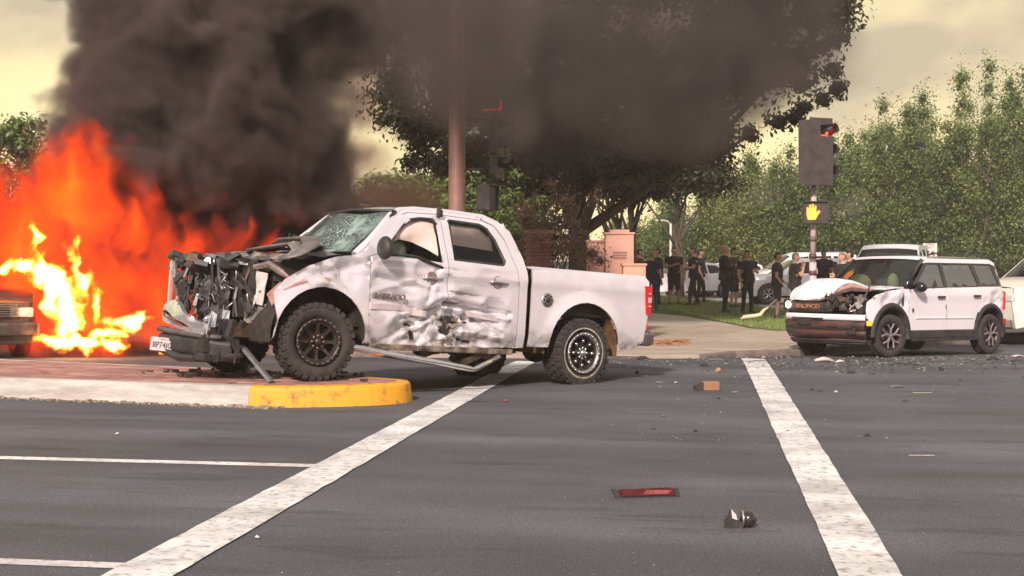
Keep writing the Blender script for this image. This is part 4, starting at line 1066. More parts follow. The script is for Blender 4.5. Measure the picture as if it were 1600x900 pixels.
# core support posts (bent), far side keeps a silver strip
posts = [(-.88, .03, ALU), (-.80, -.03, GREYM), (-.66, .10, GREYM), (-.56, .06, BLK), (-.38, -.10, GREYM), (-.22, .12, BLK), (-.05, -.04, GREYM), (.12, .07, BLK), (.22, -.06, GREYM), (.34, .02, IRON), (.44, -.03, GREYM)]
for (y, ln, m) in posts:
    x0 = .90 - .32 * ss(-.6, .5, y); b = MB()
    q = [(x0 + tr.uniform(-.03, .03), y, .66), (x0 + tr.uniform(-.06, .05), y + ln * .5, .86), (x0 + tr.uniform(-.05, .07), y + ln * .8, 1.08), (x0 + tr.uniform(-.03, .05), y + ln, 1.31)]
    b.tube(q, [tr.uniform(.018, .036) for _ in q], 5, False, flat=.6); b.build('support_post', m, truck)
b = MB(); b.box((.95, -.93, 1.02), (.035, .045, .58), Matrix.Rotation(-.02, 3, 'X')); b.build('support_post', mat('old_white_metal', (.62, .55, .50), (.4, .33, .28), 10, .5), truck)
# crumpled upper beam and bonnet remains
def crumple_sheet(name, corners, m, n=16, k=10, amp=.05, fr=5, seed=0, th=.004):
    a, b2, c, d = [Vector(p) for p in corners]; V = []; Fc = []
    nr = (b2 - a).cross(d - a).normalized()
    for i in range(n + 1):
        for j in range(k + 1):
            u, v = i / n, j / k; p = a.lerp(b2, u).lerp(d.lerp(c, u), v)
            q = nz(p.x * fr + seed, p.y * fr, p.z * fr) * 1.2 + .6 * (abs(((p.x * 1.9 + p.y * 1.3 + seed) * fr % 2) - 1) - .5)
            V.append(p + nr * amp * q + Vector((nz(p.y * 7, seed), nz(p.x * 7, seed + 3), 0)) * amp * .5)
    for i in range(n):
        for j in range(k): q = i * (k + 1) + j; Fc.append((q, q + 1, q + k + 2, q + k + 1))
    mb = MB(); mb.add(V, Fc, False); o = mb.build(name, m, truck); s = o.modifiers.new('s', 'SOLIDIFY'); s.thickness = th; return o
HOODM = mat('bonnet_underside', (.13, .12, .112), (.28, .24, .21), 5, .6, .3, bump=.3)
crumple_sheet('crumpled_hood', [(.50, -.86, 1.30), (-.28, -.82, 1.44), (-.40, .62, 1.47), (.40, .45, 1.34)], HOODM, 22, 20, .06, 4.5, 1)
crumple_sheet('crumpled_hood', [(.30, -.80, 1.40), (-.34, -.80, 1.50), (-.42, .30, 1.52), (.10, .30, 1.50)], HOODM, 16, 16, .035, 4, 7)
crumple_sheet('crumpled_hood', [(.88, -.92, 1.28), (.50, -.88, 1.36), (.40, .42, 1.38), (.58, .40, 1.30)], mat('torn_bonnet_edge', (.26, .23, .21), (.07, .065, .06), 7, .5, .5), 12, 20, .075, 6, 5)
b = MB(); b.tube([(-.30, -.80, 1.56), (-.18, -.35, 1.60), (-.22, .05, 1.61), (-.10, .40, 1.60), (-.02, .62, 1.52), (.22, .74, 1.40), (.38, .60, 1.33)], [.05, .08, .10, .10, .11, .08, .05], 10, flat=.28); b.build('hood_rolled_edge', mat('hood_edge', (.22, .20, .185), (.12, .105, .095), 6, .5, .4), truck)
b = MB(); b.tube([(.30, -.3, 1.44), (.12, .1, 1.50), (.10, .45, 1.52), (.18, .68, 1.44), (.30, .70, 1.36)], [.05, .08, .09, .08, .05], 10, flat=.28); b.build('hood_rolled_edge', mat('hood_edge2', (.30, .27, .24), (.16, .14, .12), 6, .5, .4), truck)
for k in range(70):    # bent brackets, plates and broken housings packed along the top and face
    y = tr.uniform(-.92, .50); f = ss(-.6, .5, y); top_ = tr.random() < .5
    x = .88 - .32 * f + tr.uniform(-.10, .06); z = tr.uniform(1.20, 1.34) if top_ else tr.uniform(.70, 1.2)
    d = (tr.uniform(.03, .22), tr.uniform(.05, .26), tr.uniform(.02, .10)) if top_ else (tr.uniform(.02, .08), tr.uniform(.03, .14), tr.uniform(.06, .28))
    rot = Matrix.Rotation(tr.uniform(-.8, .8), 3, 'X') @ Matrix.Rotation(tr.uniform(-.7, .7), 3, 'Y') @ Matrix.Rotation(tr.uniform(-1, 1), 3, 'Z')
    b = MB(); b.box((x, y, z), d, rot, taper=tr.uniform(.5, 1), bev=.006); b.build('broken_bracket', tr.choice([GREYM, GREYM, BLK, IRON, GREYM, DARK, ALU if k % 3 == 0 else BLK]), truck)
for k in range(30):    # hoses and looms
    y = tr.uniform(-.85, .50); x = .90 - .34 * ss(-.6, .5, y); z = tr.uniform(.95, 1.32); q = []
    for j in range(6): q.append((x + tr.uniform(-.05, .05), y + tr.uniform(-.10, .10) + .03 * j, z - j * tr.uniform(.03, .085)))
    b = MB(); b.tube(q, tr.uniform(.006, .016), 5); b.build('hose', tr.choice([BLK, BLK, GREYM, DULLCH]), truck)
crumple_sheet('fan_shroud', [(.86, -.30, .70), (.72, .15, .64), (.70, .10, 1.06), (.84, -.22, 1.12)], BLK, 10, 10, .06, 7, 9)
crumple_sheet('lamp_bucket', [(.62, .28, .56), (.46, .78, .60), (.44, .80, .80), (.60, .30, .84)], mat('grey_plastic', (.24, .23, .22), (.10, .095, .09), 8, .55), 10, 6, .04, 6, 4, .02)
crumple_sheet('lamp_mount', [(.60, .50, .82), (.56, .64, .80), (.52, .64, 1.16), (.58, .48, 1.18)], mat('pale_mount', (.66, .60, .56), (.42, .36, .32), 8, .5), 5, 10, .02, 6, 2, .01)
b = MB(); b.tube([(.62, .50, 1.22), (.52, .66, 1.26), (.40, .72, 1.18), (.34, .80, 1.12)], [.03, .045, .04, .02], 7, False); b.build('bent_bracket', mat('pinkish_steel', (.45, .34, .30), (.2, .15, .13), 9, .45, .6), truck)
blade('fender_lip', [((.56, .86, .80), (.60, .80, .93)), ((.48, .97, .98), (.52, .92, 1.06)), ((.25, 1.0, 1.08), (.24, .97, 1.14)), ((-.05, 1.02, 1.10), (-.06, 1.0, 1.15))], mat('red_brown_edge', (.36, .16, .12), (.5, .3, .26), 9, .4, .3), .012)
# chrome bumper skin folded into a V
lft = [(-.87, .64), (-.82, .72), (-.70, .79), (-.53, .815), (-.36, .76), (-.18, .67), (.02, .61), (.22, .56), (.24, .50), (.16, .44), (-.10, .455), (-.36, .49), (-.60, .53), (-.80, .58)]
slot = [(-.80, .665), (-.72, .70), (-.60, .66), (-.42, .60), (-.20, .555), (-.05, .515), (-.25, .515), (-.50, .555), (-.72, .615)]
BCH = mat('bright_chrome', (.82, .85, .88), (.62, .66, .70), 7, .16, .85, rough2=.34, bump=.1)
panel('chrome_bumper', lft, lambda u, v: (1.07 - .10 * ss(-.75, -.95, u) * 1.0 + .035 * math.sin((v - .45) * 9) + .03 * nz(u * 4, v * 5) - .07 * ss(-.1, .24, u) - .12 * max(0, -.7 - u), u, v), BCH, truck, .035, .05, [slot], inward=(-1, 0, 0))
b = MB(); b.prism(slot, 1.00, 1.03, 'x'); b.build('bumper_slot', BLK, truck)
blade('chrome_bumper', [((1.02, .24, .45), (1.01, .25, .56)), ((.98, .18, .50), (.96, .19, .64)), ((.93, .14, .53), (.92, .14, .71)), ((.88, .16, .53), (.87, .17, .67)), ((.80, .13, .56), (.78, .12, .73)), ((.72, .16, .58), (.70, .14, .72))], BCH, .014)
b = MB(); b.tube([(1.0, .15, .60), (.92, .11, .66), (.86, .14, .62)], [.03, .035, .02], 7); b.build('bumper_fold', DULLCH, truck)
b = MB(); b.box((.60, -.34, .96), (.08, 1.12, .60)); b.box((.02, -.10, 1.02), (.80, 1.36, .56)); b.build('engine_bay', DARK, truck)
def lb_f(t_, k):
    P = [(.96, -.985), (1.05, -.95), (1.08, -.6), (1.07, -.3), (1.03, -.05), (.96, .14), (.85, .26), (.74, .32)]; s_ = t_ * (len(P) - 1); j = min(int(s_), len(P) - 2); f_ = s_ - j
    x, y = P[j][0] + (P[j + 1][0] - P[j][0]) * f_, P[j][1] + (P[j + 1][1] - P[j][1]) * f_
    Z = [(.43, -.06), (.425, .0), (.38, .012), (.33, -.012), (.28, -.005), (.235, -.03), (.20, -.12), (.19, -.30)]
    return (x + Z[k][1] + .01 * nz(y * 6, k), y + .008 * nz(x * 5, k * 2., y * 4), Z[k][0] - .05 * t_ + .012 * nz(y * 5, k * .7))
V = []; Fc = []
for i in range(41):
    for k in range(8): V.append(lb_f(i / 40, k))
for i in range(40):
    for k in range(7): Fc.append((8 * i + k, 8 * i + k + 1, 8 * i + 9 + k, 8 * i + 8 + k))
b = MB(); b.add(V, Fc, True); o = b.build('lower_bumper', BLK, truck); s = o.modifiers.new('s', 'SOLIDIFY'); s.thickness = .012
b = MB(); b.box((.80, -.38, .34), (.42, 1.10, .18)); b.build('bumper_core', DARK, truck)
b = MB(); b.tube([(.92, -.99, .475), (1.03, -.96, .47), (1.07, -.6, .455), (1.06, -.3, .445), (1.02, -.05, .435), (.95, .15, .425), (.84, .28, .42)], [.03, .045, .045, .045, .045, .045, .03], 8, flat=.8); b.build('bumper_step', mat('bumper_step_grey', (.06, .058, .056), (.11, .10, .095), 8, .5), truck)
b = MB(); b.tube([(1.12, -.9, .26), (1.05, -.3, .16), (.85, .1, .18), (.7, .5, .24)], [.03, .05, .05, .03], 6, False); b.box((.8, -.3, .2), (.4, .9, .10), bev=.03); b.build('skid_plate', BLK, truck)
for k in range(10):
    x, y = .78 + tr.uniform(-.12, .08), .28 + tr.uniform(-.10, .22)
    b = MB(); b.tube([(x, y, .62), (x + tr.uniform(-.06, .06), y + tr.uniform(-.06, .06), .45), (x + tr.uniform(-.08, .08), y + tr.uniform(-.06, .06), .28), (x + tr.uniform(-.1, .1), y + tr.uniform(-.1, .1), .14)], [.04, .03, .02, .008], 5, False); b.build('torn_plastic', BLK, truck)
# licence plate
PL = mat('plate_white', (.62, .58, .55), (.50, .45, .42), 12, .5)
pl = MB(); pl.box((0, 0, 0), (.31, .012, .155), bev=.004); pl = pl.build('license_plate', PL, truck)
pl.location = (1.13, -.60, .295); pl.rotation_euler = (0, R(3), R(-90 - 2)); pl.rotation_euler = (0, 0, R(90) + R(2))
pl.rotation_euler = (R(0), R(-3), R(-34))
text('plate_number', '8P74JC1', .092, mat('plate_ink', (.07, .06, .10), None, rough=.6), pl, (0, .008, -.012), (R(90), 0, R(180)), .002, 'CENTER', .82, .0015)
text('plate_state', 'California', .034, mat('plate_red', (.5, .06, .05), None, rough=.6), pl, (0, .008, .057), (R(90), 0, R(180)), .001)
b = MB(); b.box((1.10, -.74, .19), (.03, .06, .03), bev=.005); b.build('fog_lamp', AMBL, truck)

# ================================================================== THE WHITE SUV
SM = veh_frame((585 * 25 / 2300, 25.0), (740 * 26.9 / 2300, 26.9), -.083, -.146, .80)
suv = thing('damaged_suv', 'white compact SUV with its hood buckled up, black lower trim and one headlamp lit', 'SUV', mat4=SM)
SWB_, SR = 2.98, .365
def SW(x, z):
    w = .90 - .03 * (z - .75) ** 2
    if z > 1.16: w -= (z - 1.16) * .22
    e = max(0, x - .15); w -= .22 * e * e
    e = max(0, -3.05 - x); w -= .35 * e * e
    w += .012 * math.exp(-((z - 1.06) / .05) ** 2)
    return w
def sdmg(x, z):
    d = 0
    for (cx, cz, r, dep) in ((.10, .93, .22, .05), (-.25, .86, .18, .05), (-3.15, .98, .22, .05), (-3.28, .72, .12, .05), (-.15, 1.03, .2, -.03)):
        q = math.hypot(x - cx, z - cz) / r
        if q < 1: d += dep * (1 - q ** 1.4)
    k = max(0, 1 - math.hypot((x + .12) / .5, (z - .9) / .25)) + max(0, 1 - math.hypot((x + 3.15) / .4, (z - .95) / .3))
    if k > 0: d += k * .02 * (abs(((x * 6 + z * 11 + nz(x * 3, z * 3) * 2) % 2) - 1) * 2 - 1)
    return d
def SSN(x, z): return (x, SW(x, z) - sdmg(x, z), z)
def SSF(x, z): return (x, SW(x, z), z)
a1 = arc(0, .40, .47, 185, -8, 14); a2 = arc(-SWB_, .40, .47, 188, -8, 14)
sf = [(.53, .60), (.60, .66), (.62, .80), (.60, .93), (.40, 1.06), (.05, 1.13), (-.33, 1.17), (-.445, 1.16), (-.49, .46)] + a1[1:-1]
sd1 = [(-.505, .45), (-.455, 1.165), (-1.56, 1.20), (-1.62, .46)]
sd2 = [(-1.635, .46), (-1.575, 1.20), (-2.66, 1.225), (-2.70, 1.0), (-2.55, .76), (-2.47, .60), (-2.44, .46)]
sq = [(-2.68, 1.225), (-2.72, 1.0), (-2.57, .77)] + [p for p in reversed(a2) if p[1] > .64 and p[0] > -SWB_ + .0][1:] + [p for p in reversed(a2) if p[0] <= -SWB_ and p[1] > .5] + [(-3.46, .56), (-3.52, .8), (-3.50, 1.05), (-3.42, 1.235)]
def both(name, poly, m, sp=.05, holes=(), near=SSN):
    o = panel(name, poly, near, m, suv, sp, .025, holes); f = panel(name, poly, SSF, m, suv, .12, .025, holes); mirror_y(f); bpy.data.objects.remove(f); return o
both('front_fender', sf, WHITE, .045); both('front_door', sd1, WHITE, .06); both('rear_door', sd2, WHITE, .06); both('rear_quarter', sq, WHITE, .045)
cabf = [(-.50, 1.16), (-.86, 1.44), (-1.10, 1.66), (-1.22, 1.70), (-3.10, 1.71), (-3.28, 1.66), (-3.44, 1.24), (-2.66, 1.22), (-1.57, 1.195)]
sw1 = [(-.66, 1.19), (-1.14, 1.60), (-1.50, 1.61), (-1.55, 1.215)]; sw2 = [(-1.64, 1.22), (-1.60, 1.61), (-2.46, 1.625), (-2.60, 1.24)]; sw3 = [(-2.70, 1.26), (-2.58, 1.625), (-3.12, 1.62), (-3.30, 1.28)]
both('window_frame', cabf, BLKG, .10, (sw1, sw2, sw3), SSF)
SG = glass_mat('suv_glass', (.20, .23, .25), .30, ior=2.3, dif=.35)  # pale grey diffuse share stands in for reflected sky
for q in (sw1, sw2, sw3):
    g = panel('side_window', q, lambda u, v: (u, SW(u, v) - .012, v), SG, suv, .15, 0); mirror_y(g)
for q in ([(-1.06, 1.625), (-1.16, 1.71), (-3.10, 1.725), (-3.30, 1.665), (-3.28, 1.61), (-3.10, 1.65), (-1.2, 1.635)],):
    both('roof_side', q, WHITE, .10, (), lambda u, v: (u, SW(u, v) + .006, v))
both('rear_pillar', [(-3.40, 1.235), (-3.34, 1.235), (-3.22, 1.62), (-3.30, 1.66)], BLKG, .1, (), lambda u, v: (u, SW(u, v) + .004, v))
loft('roof', [(-1.05, 1.67), (-1.18, 1.72), (-1.6, 1.735), (-2.6, 1.74), (-3.12, 1.735), (-3.34, 1.67)], lambda x, z: SW(x, 1.68) - .005, WHITE, suv, .03, 12)
loft('windshield', [(-.46, 1.20), (-.78, 1.45), (-1.06, 1.67)], lambda x, z: SW(x, z) - .07, glass_mat('suv_windshield', (.10, .12, .09), .62, ior=1.7, dif=.15), suv, .0, 12, fn=lambda x, y, z: (x + .12 * (1 - (y / .8) ** 2), y, z), sub=4)
for sy in (1, -1):
    b = MB(); b.tube([(-.44, sy * (SW(-.44, 1.2) - .045), 1.18), (-1.08, sy * (SW(-1.08, 1.67) - .045), 1.675)], .036, 8); b.build('windshield_pillar', BLKG, suv)
    b = MB(); b.tube([(-1.35, sy * .66, 1.755), (-1.45, sy * .67, 1.80), (-2.2, sy * .67, 1.81), (-2.95, sy * .67, 1.80), (-3.05, sy * .66, 1.755)], .018, 6); b.build('roof_rack', BLK, suv)
loft('rear_hatch', [(-3.34, 1.66), (-3.46, 1.24), (-3.52, 1.0), (-3.52, .70), (-3.46, .55)], lambda x, z: SW(x, z) - .01, WHITE, suv, 0, 8)
loft('rear_window', [(-3.36, 1.62), (-3.475, 1.26)], lambda x, z: SW(x, z) - .10, GLASSD, suv, 0, 8)
# yellow tarpaulin-like airbags seen through the screen, seats, wheel
b = MB(); b.sphere((-.78, -.35, 1.26), (.16, .22, .16)); b.sphere((-.82, .32, 1.28), (.12, .09, .16)); b.build('airbag', mat('suv_airbag', (.50, .60, .30), (.38, .48, .22), 6, .9), suv)
b = MB()
for sx in (-1.35, -2.2):
    for sy in (.37, -.37): b.box((sx, sy, .85), (.46, .46, .16), bev=.05); b.box((sx - .22, sy, 1.12), (.14, .44, .52), Matrix.Rotation(-.2, 3, 'Y'), bev=.05); b.box((sx - .27, sy, 1.44), (.09, .24, .15), bev=.03)
b.box((-.70, 0, 1.10), (.3, 1.4, .14), bev=.04); b.build('seats', TRIM, suv)
b = MB(); b.box((-1.6, 0, .42), (3.6, 1.45, .26)); b.box((-.55, 0, .85), (.05, 1.5, .55)); b.box((-3.2, 0, .8), (.4, 1.4, .5)); b.build('underbody', DARK, suv)
# hood: buckled to a ridge
def hoodz(x, y):
    base = 1.215 - .10 * ss(-.46, .2, x)
    rid = 1.345 - .10 * abs(y + .12) - .16 * ss(.2, .8, y)
    if x > .33: z = .975 + (rid - .975) * (1 - ss(.33, .80, x)) - .02 * abs(y)
    else: z = base + (rid - base) * (1 - ss(-.46, .33, .33 - (x + .46) if False else -.13 - x)) if False else base + (rid - base) * ss(-.40, .33, x)
    if y > .35: z -= (z - (1.20 - .05 * (x + .46))) * ss(.35, .72, y)
    if y < -.55: z -= .07 * ss(-.55, -.85, y) if False else .07 * ss(.55, .85, -y)
    return z + .018 * nz(x * 5, y * 5) + .014 * (abs(((x * 5 + y * 3.4) % 2) - 1) - .5)
hood_poly = [(-.47, -.83), (-.47, .83), (-.20, .835), (.06, .80), (.14, .66), (.16, .50), (.24, .40), (.36, .30), (.50, .20), (.64, .10), (.76, -.05), (.80, -.35), (.74, -.68), (.58, -.83), (.2, -.845)]
hd = panel('hood', hood_poly, lambda u, v: (u + .02 * nz(v * 3, 2), v, hoodz(u, v)), WHITE, suv, .05, .02, inward=(0, 0, -1))
hd['label'] = 'white hood buckled into a tent'
b = MB(); V = []; Fc = []
ed = [(.79, -.30), (.77, -.05), (.65, .11), (.51, .21), (.37, .31), (.25, .41), (.17, .50), (.15, .66)]
for i, (x, y) in enumerate(ed):
    z = hoodz(x, y); w_ = (.03, .05, .09, .13, .15, .13, .08, .03)[i]
    V += [(x + .008, y + .01, z - .012), (x + .05 * w_ / .15, y + .06, z - w_ * .55), (x + .01, y + .03, z - w_), (x - .10, y - .03, z - w_ * .9)]
for i in range(len(ed) - 1):
    for j in range(3): Fc.append((4 * i + j, 4 * i + j + 1, 4 * i + 5 + j, 4 * i + 4 + j))
b.add(V, Fc, False); o = b.build('hood_underside', mat('hood_fold', (.46, .30, .26), (.20, .11, .085), 6, .5, .2), suv); s = o.modifiers.new('s', 'SOLIDIFY'); s.thickness = .01
b = MB(); b.tube([(.72, -.1, .93), (.45, .28, .98), (.20, .52, 1.02)], .03, 6, False); b.tube([(.16, .55, 1.20), (.34, .62, 1.06), (.50, .60, .93)], .014, 6); b.build('hood_hinge', GREYM, suv)
b = MB(); b.tube([(.20, .78, 1.12), (-.05, .80, 1.135), (-.35, .80, 1.15), (-.46, .78, 1.17)], .022, 6); b.build('hood_gap', DARK, suv)
# nose
def xf_(y): return .80 - .16 * (abs(y) / .85) ** 2.5
def band(name, z0, z1, y0, y1, m, out=0.0, n=30, th=.03, bulge=0.0, slope=0.0):
    V = []; Fc = []
    for i in range(n + 1):
        y = y0 + (y1 - y0) * i / n; x = xf_(y) + out
        H_ = z1 - z0; pr = [(-th, 0), (-.004, .012), (bulge * .6, .2 * H_), (bulge * 1.0, .36 * H_), (bulge * .45, .40 * H_), (bulge * .45, .52 * H_), (bulge * 1.1, .56 * H_), (bulge * .9, .85 * H_), (0, H_ - .012), (-th, H_)] if bulge else [(-th, 0), (0, .012), (.003, .5 * H_), (0, H_ - .012), (-th, H_)]
        V += [(x + q[0] - slope * (z1 - z0 - q[1]), y * (1 - slope * .12 * (z1 - z0 - q[1]) / (z1 - z0)), z0 + q[1]) for q in pr]
    k = len(pr)
    for i in range(n):
        for j in range(k - 1): Fc.append((k * i + j, k * i + j + 1, k * i + k + 1 + j, k * i + k + j))
    mb = MB(); mb.add(V, Fc, True); o = mb.build(name, m, suv); return o
BR = mat('painted_maroon_sheen', (.085, .040, .034), (.028, .017, .015), 3.2, .38, coat=.3, lo=.42, hi=.6)  # maroon highlight on the bumper is put into the base colour
band('bumper_upper', .615, .72, -.84, .85, WHITE, .02)
o = band('front_bumper', .30, .61, -.84, .86, BR, .03, bulge=.035, slope=.22)
band('bumper_lower', .20, .295, -.78, .80, BLK, -.05, bulge=.02, slope=.5)
band('intake', .60, .66, -.62, .10, BLKG, .032)
b = MB()
for k in range(4): b.box((xf_(-.25) + .035, -.25, .605 + .014 * k), (.012, .66, .004))
b.build('intake_slats', GREYM, suv)
gr = band('grille', .745, .915, -.66, .22, BLK, .0, bulge=.0)
text('grille_lettering', 'BRONCO', .105, mat('orange_lettering', (.50, .26, .14), (.20, .08, .05), 16, .5), gr, (.812, -.24, .84), (R(90), 0, R(90)), .006, 'CENTER', 1.15, .002)
b = MB(); b.lathe([(.001, .03), (.04, .025), (.062, .0)], 24, 'x', (.755, -.72, .86)); hl = b.build('headlight', mat('suv_lit_lamp', (.95, .95, .8), None, rough=.2, emit=(1.0, .94, .70), estr=3.5), suv)
b = MB(); b.box((.705, -.70, .86), (.05, .30, .20), bev=.03); b.build('lamp_housing', BLK, suv)
for k in range(5):
    b = MB(); yy = -.62 + .30 * k; b.box((xf_(yy) + .045, yy, .50 + .02 * (k % 2)), (.03, .20, .03), bev=.008); b.build('bumper_vent', BLK, suv)
for yy in (-.66, .62): b = MB(); b.box((xf_(yy) + .02, yy, .44), (.05, .20, .11), bev=.02); b.build('fog_lamp_recess', BLK, suv)
b = MB(); b.box((.86, -.28, .575), (.02, .30, .10), bev=.01); b.build('plate_bracket', BLK, suv)
sr = random.Random(3)
b = MB(); b.box((.30, .30, .85), (.50, 1.0, .26)); b.build('engine_bay', DARK, suv)
for k in range(44):
    y = sr.uniform(.10, .84); x = xf_(y) - sr.uniform(.05, .22); z = sr.uniform(.74, 1.04)
    if sr.random() < .5:
        b = MB(); b.box((x, y, z), (sr.uniform(.03, .1), sr.uniform(.03, .14), sr.uniform(.02, .14)), Matrix.Rotation(sr.uniform(-1, 1), 3, 'X') @ Matrix.Rotation(sr.uniform(-1, 1), 3, 'Z'), bev=.005); b.build('broken_bracket', sr.choice([BLK, GREYM, ALU, DARK, IRON]), suv)
    else:
        b = MB(); b.tube([(x, y, z), (x + .05, y - .05, z + sr.uniform(-.08, .08)), (x + .02, y - .12, z + sr.uniform(-.12, .1))], sr.uniform(.006, .018), 6); b.build('hose', sr.choice([BLK, GREYM, mat('hose_pale', (.5, .38, .32), None, rough=.5)]), suv)
b = MB(); b.box((.60, .885, .58), (.10, .05, .09), bev=.02); b.build('side_lamp', AMBL, suv)
b = MB(); b.box((-3.47, .86, .60), (.10, .05, .10), bev=.02); b.build('side_lamp', REDL, suv)
for sy in (1, -1): b = MB(); b.box((-3.50, sy * .80, .98), (.05, .12, .34), bev=.02); b.build('tail_light', REDL, suv)
# black cladding: arches, sills, rear bumper
for cx in (0, -SWB_):
    for sy in (1, -1):
        A_ = arc(cx, .40, .50, -14 if cx else -6, 192, 18); V = []; Fc = []
        for p in A_:
            c_ = Vector((p[0] - cx, p[1] - .40)).normalized(); i_ = (cx + c_.x * .435, .40 + c_.y * .435); o_ = (cx + c_.x * .53, .40 + c_.y * .53)
            V += [(i_[0], sy * .45, i_[1]), (i_[0], sy * (SW(*i_) + .02), i_[1]), (p[0], sy * (SW(*p) + .035), p[1]), (o_[0], sy * (SW(*o_) + .004), o_[1])]
        for i in range(len(A_) - 1):
            for j in range(3): Fc.append((4 * i + j, 4 * i + j + 1, 4 * i + 5 + j, 4 * i + 4 + j))
        b = MB(); b.add(V, Fc, True); b.build('wheel_arch', BLK, suv)
for sy in (1, -1):
    b = MB(); b.box((-1.50, sy * .855, .385), (2.05, .12, .15), bev=.03); b.box((-1.5, sy * .87, .29), (1.9, .07, .05), bev=.02); b.build('sill_cladding', BLK, suv)
b = MB(); b.box((-3.46, 0, .46), (.16, 1.72, .22), bev=.05); b.build('rear_bumper', BLK, suv)
for (hx, hz) in ((-1.40, 1.035), (-2.50, 1.06)):
    b = MB(); b.box((hx, SW(hx, hz) + .022, hz), (.20, .035, .035), bev=.012); b.build('door_handle', BLK, suv)
b = MB(); b.sphere((-.66, 1.0, 1.20), (.10, .13, .095), 14, 10); b.box((-.66, .9, 1.16), (.08, .12, .05)); b.build('mirror', BLKG, suv)
b = MB(); b.sphere((-.66, -1.0, 1.20), (.10, .13, .095), 14, 10); b.build('mirror', BLKG, suv)
b = MB(); b.box((-.30, SW(-.4, .95) + .004, .99), (.05, .02, .20), bev=.01); b.build('fender_vent', BLK, suv)
b = MB(); b.box((-.60, SW(-.6, .80) + .003, .80), (.05, .012, .07), bev=.004); b.build('door_emblem', mat('emblem', (.12, .06, .07), None, rough=.4), suv)
b = MB(); b.box((-1.55, SW(-1.5, .62) + .008, .665), (1.75, .014, .022), bev=.005); b.build('door_crease', WHITE, suv)
for sx, z1 in ((-.50, 1.16), (-1.60, 1.19), ):
    b = MB(); b.tube([(sx - .005 + .05 * (z - .46) * (.9 if sx > -1 else .08), SW(sx, z) - .004, z) for z in np.linspace(.46, z1, 8)], .006, 4, False); b.build('door_seam', DARK, suv)
MACH = mat('machined_alloy', (.52, .45, .46), (.36, .30, .31), 9, .3, .8)
for px in (0, -SWB_):
    alloy_wheel(suv, (px, .79, SR), R(-12) if px == 0 else 0, SR, .235, 'five', MACH); alloy_wheel(suv, (px, -.79, SR), PI, SR, .235, 'five', MACH)

# ================================================================== BACKGROUND AND BURNING VEHICLES
PEARL = mat('pearl_white', (.74, .73, .66), (.66, .64, .56), 1.5, .3, coat=.5)
SILV2 = mat('light_silver', (.52, .54, .56), (.46, .48, .50), 1.5, .3, .4, coat=.5)
SILVW = mat('grey_white', (.58, .60, .62), None, rough=.35, coat=.4)
def at(u, d): return ((u - 800) * d / F_PX, d)
x, y = at(1620, 31)
make_car('white_pickup', 'white pickup at the right edge, stopped behind the SUV', 'pickup truck', 'pickup', PEARL, x - .35, y, R(205), z=-.10, arch_m=None)
x, y = at(1392, 46)
make_car('large_van', 'dark van with a pale roof standing behind the damaged SUV', 'van', 'van', mat('dark_grey_paint', (.09, .10, .11), None, rough=.35, coat=.5), x - .55, 44.6, R(248), sc=1.08, roofmat=SILVW)
x, y = at(1192, 53)
make_car('silver_suv', 'silver SUV parked beyond the man in black shorts', 'SUV', 'suv', SILV2, x, y, R(184), group=None, sc=.95)
x, y = at(1192, 63)
make_car('white_van', 'white van parked far off, left of the silver SUV', 'van', 'van', WHITE, x, y, R(186))
x, y = at(1262, 61)
make_car('white_sedan', 'white sedan far behind the signal post', 'sedan', 'sedan', WHITE, x, y, R(184))
x, y = at(1040, 62)
make_car('white_sedan', 'white car with headlamps lit behind the man in shorts', 'sedan', 'sedan', WHITE, x - .2, y, R(215), lights='on')
x, y = at(1112, 66)
make_car('white_hatchback', 'white car with headlamps lit between the two groups of officers', 'car', 'suv', WHITE, x - .5, y, R(205), lights='on', sc=.85)
# burning SUV: only its scorched nose enters the picture
BURNT = mat('scorched_paint', (.03, .026, .024), (.09, .06, .05), 4, .55, .2, bump=.3)
bx_, by_ = at(30, 24.6)
bv = make_car('burning_suv', 'scorched dark SUV burning at the left edge of the picture', 'SUV', 'suv', BURNT, -9.22, 24.9, R(-58), z=-.11, lights='dark', arch_m=BLK, sc=1.08)
b = MB(); b.box((.97, 0, .50), (.14, 1.72, .20), bev=.04); b.build('bumper_bar', mat('scorched_chrome', (.20, .17, .165), (.08, .06, .055), 7, .3, .7), bv)
for k in range(7):
    b = MB(); b.box((.96, 0, .70 + .035 * k), (.03, 1.1, .012)); b.build('slat', DULLCH, bv)

# ================================================================== TREES
def leaf_mat(name, a, b2, sc=.35):
    m = bpy.data.materials.new(name); m.use_nodes = True
    nt = m.node_tree; n = nt.nodes; l = nt.links; n.clear()
    o = n.new('ShaderNodeOutputMaterial'); t = n.new('ShaderNodeTexCoord'); x = n.new('ShaderNodeTexNoise'); x.inputs['Scale'].default_value = sc; x.inputs['Detail'].default_value = 6
    l.new(t.outputs['Object'], x.inputs['Vector'])
    r = n.new('ShaderNodeMapRange'); r.inputs[1].default_value = .35; r.inputs[2].default_value = .65; l.new(x.outputs['Fac'], r.inputs[0])
    c = n.new('ShaderNodeMixRGB'); c.inputs[1].default_value = (*a, 1); c.inputs[2].default_value = (*b2, 1); l.new(r.outputs[0], c.inputs[0])
    d = n.new('ShaderNodeBsdfPrincipled'); d.inputs['Roughness'].default_value = .55; l.new(c.outputs[0], d.inputs['Base Color'])
    tr_ = n.new('ShaderNodeBsdfTranslucent'); l.new(c.outputs[0], tr_.inputs[0])
    s = n.new('ShaderNodeMixShader'); s.inputs[0].default_value = .35; l.new(d.outputs[0], s.inputs[1]); l.new(tr_.outputs[0], s.inputs[2]); l.new(s.outputs[0], o.inputs['Surface'])
    return m
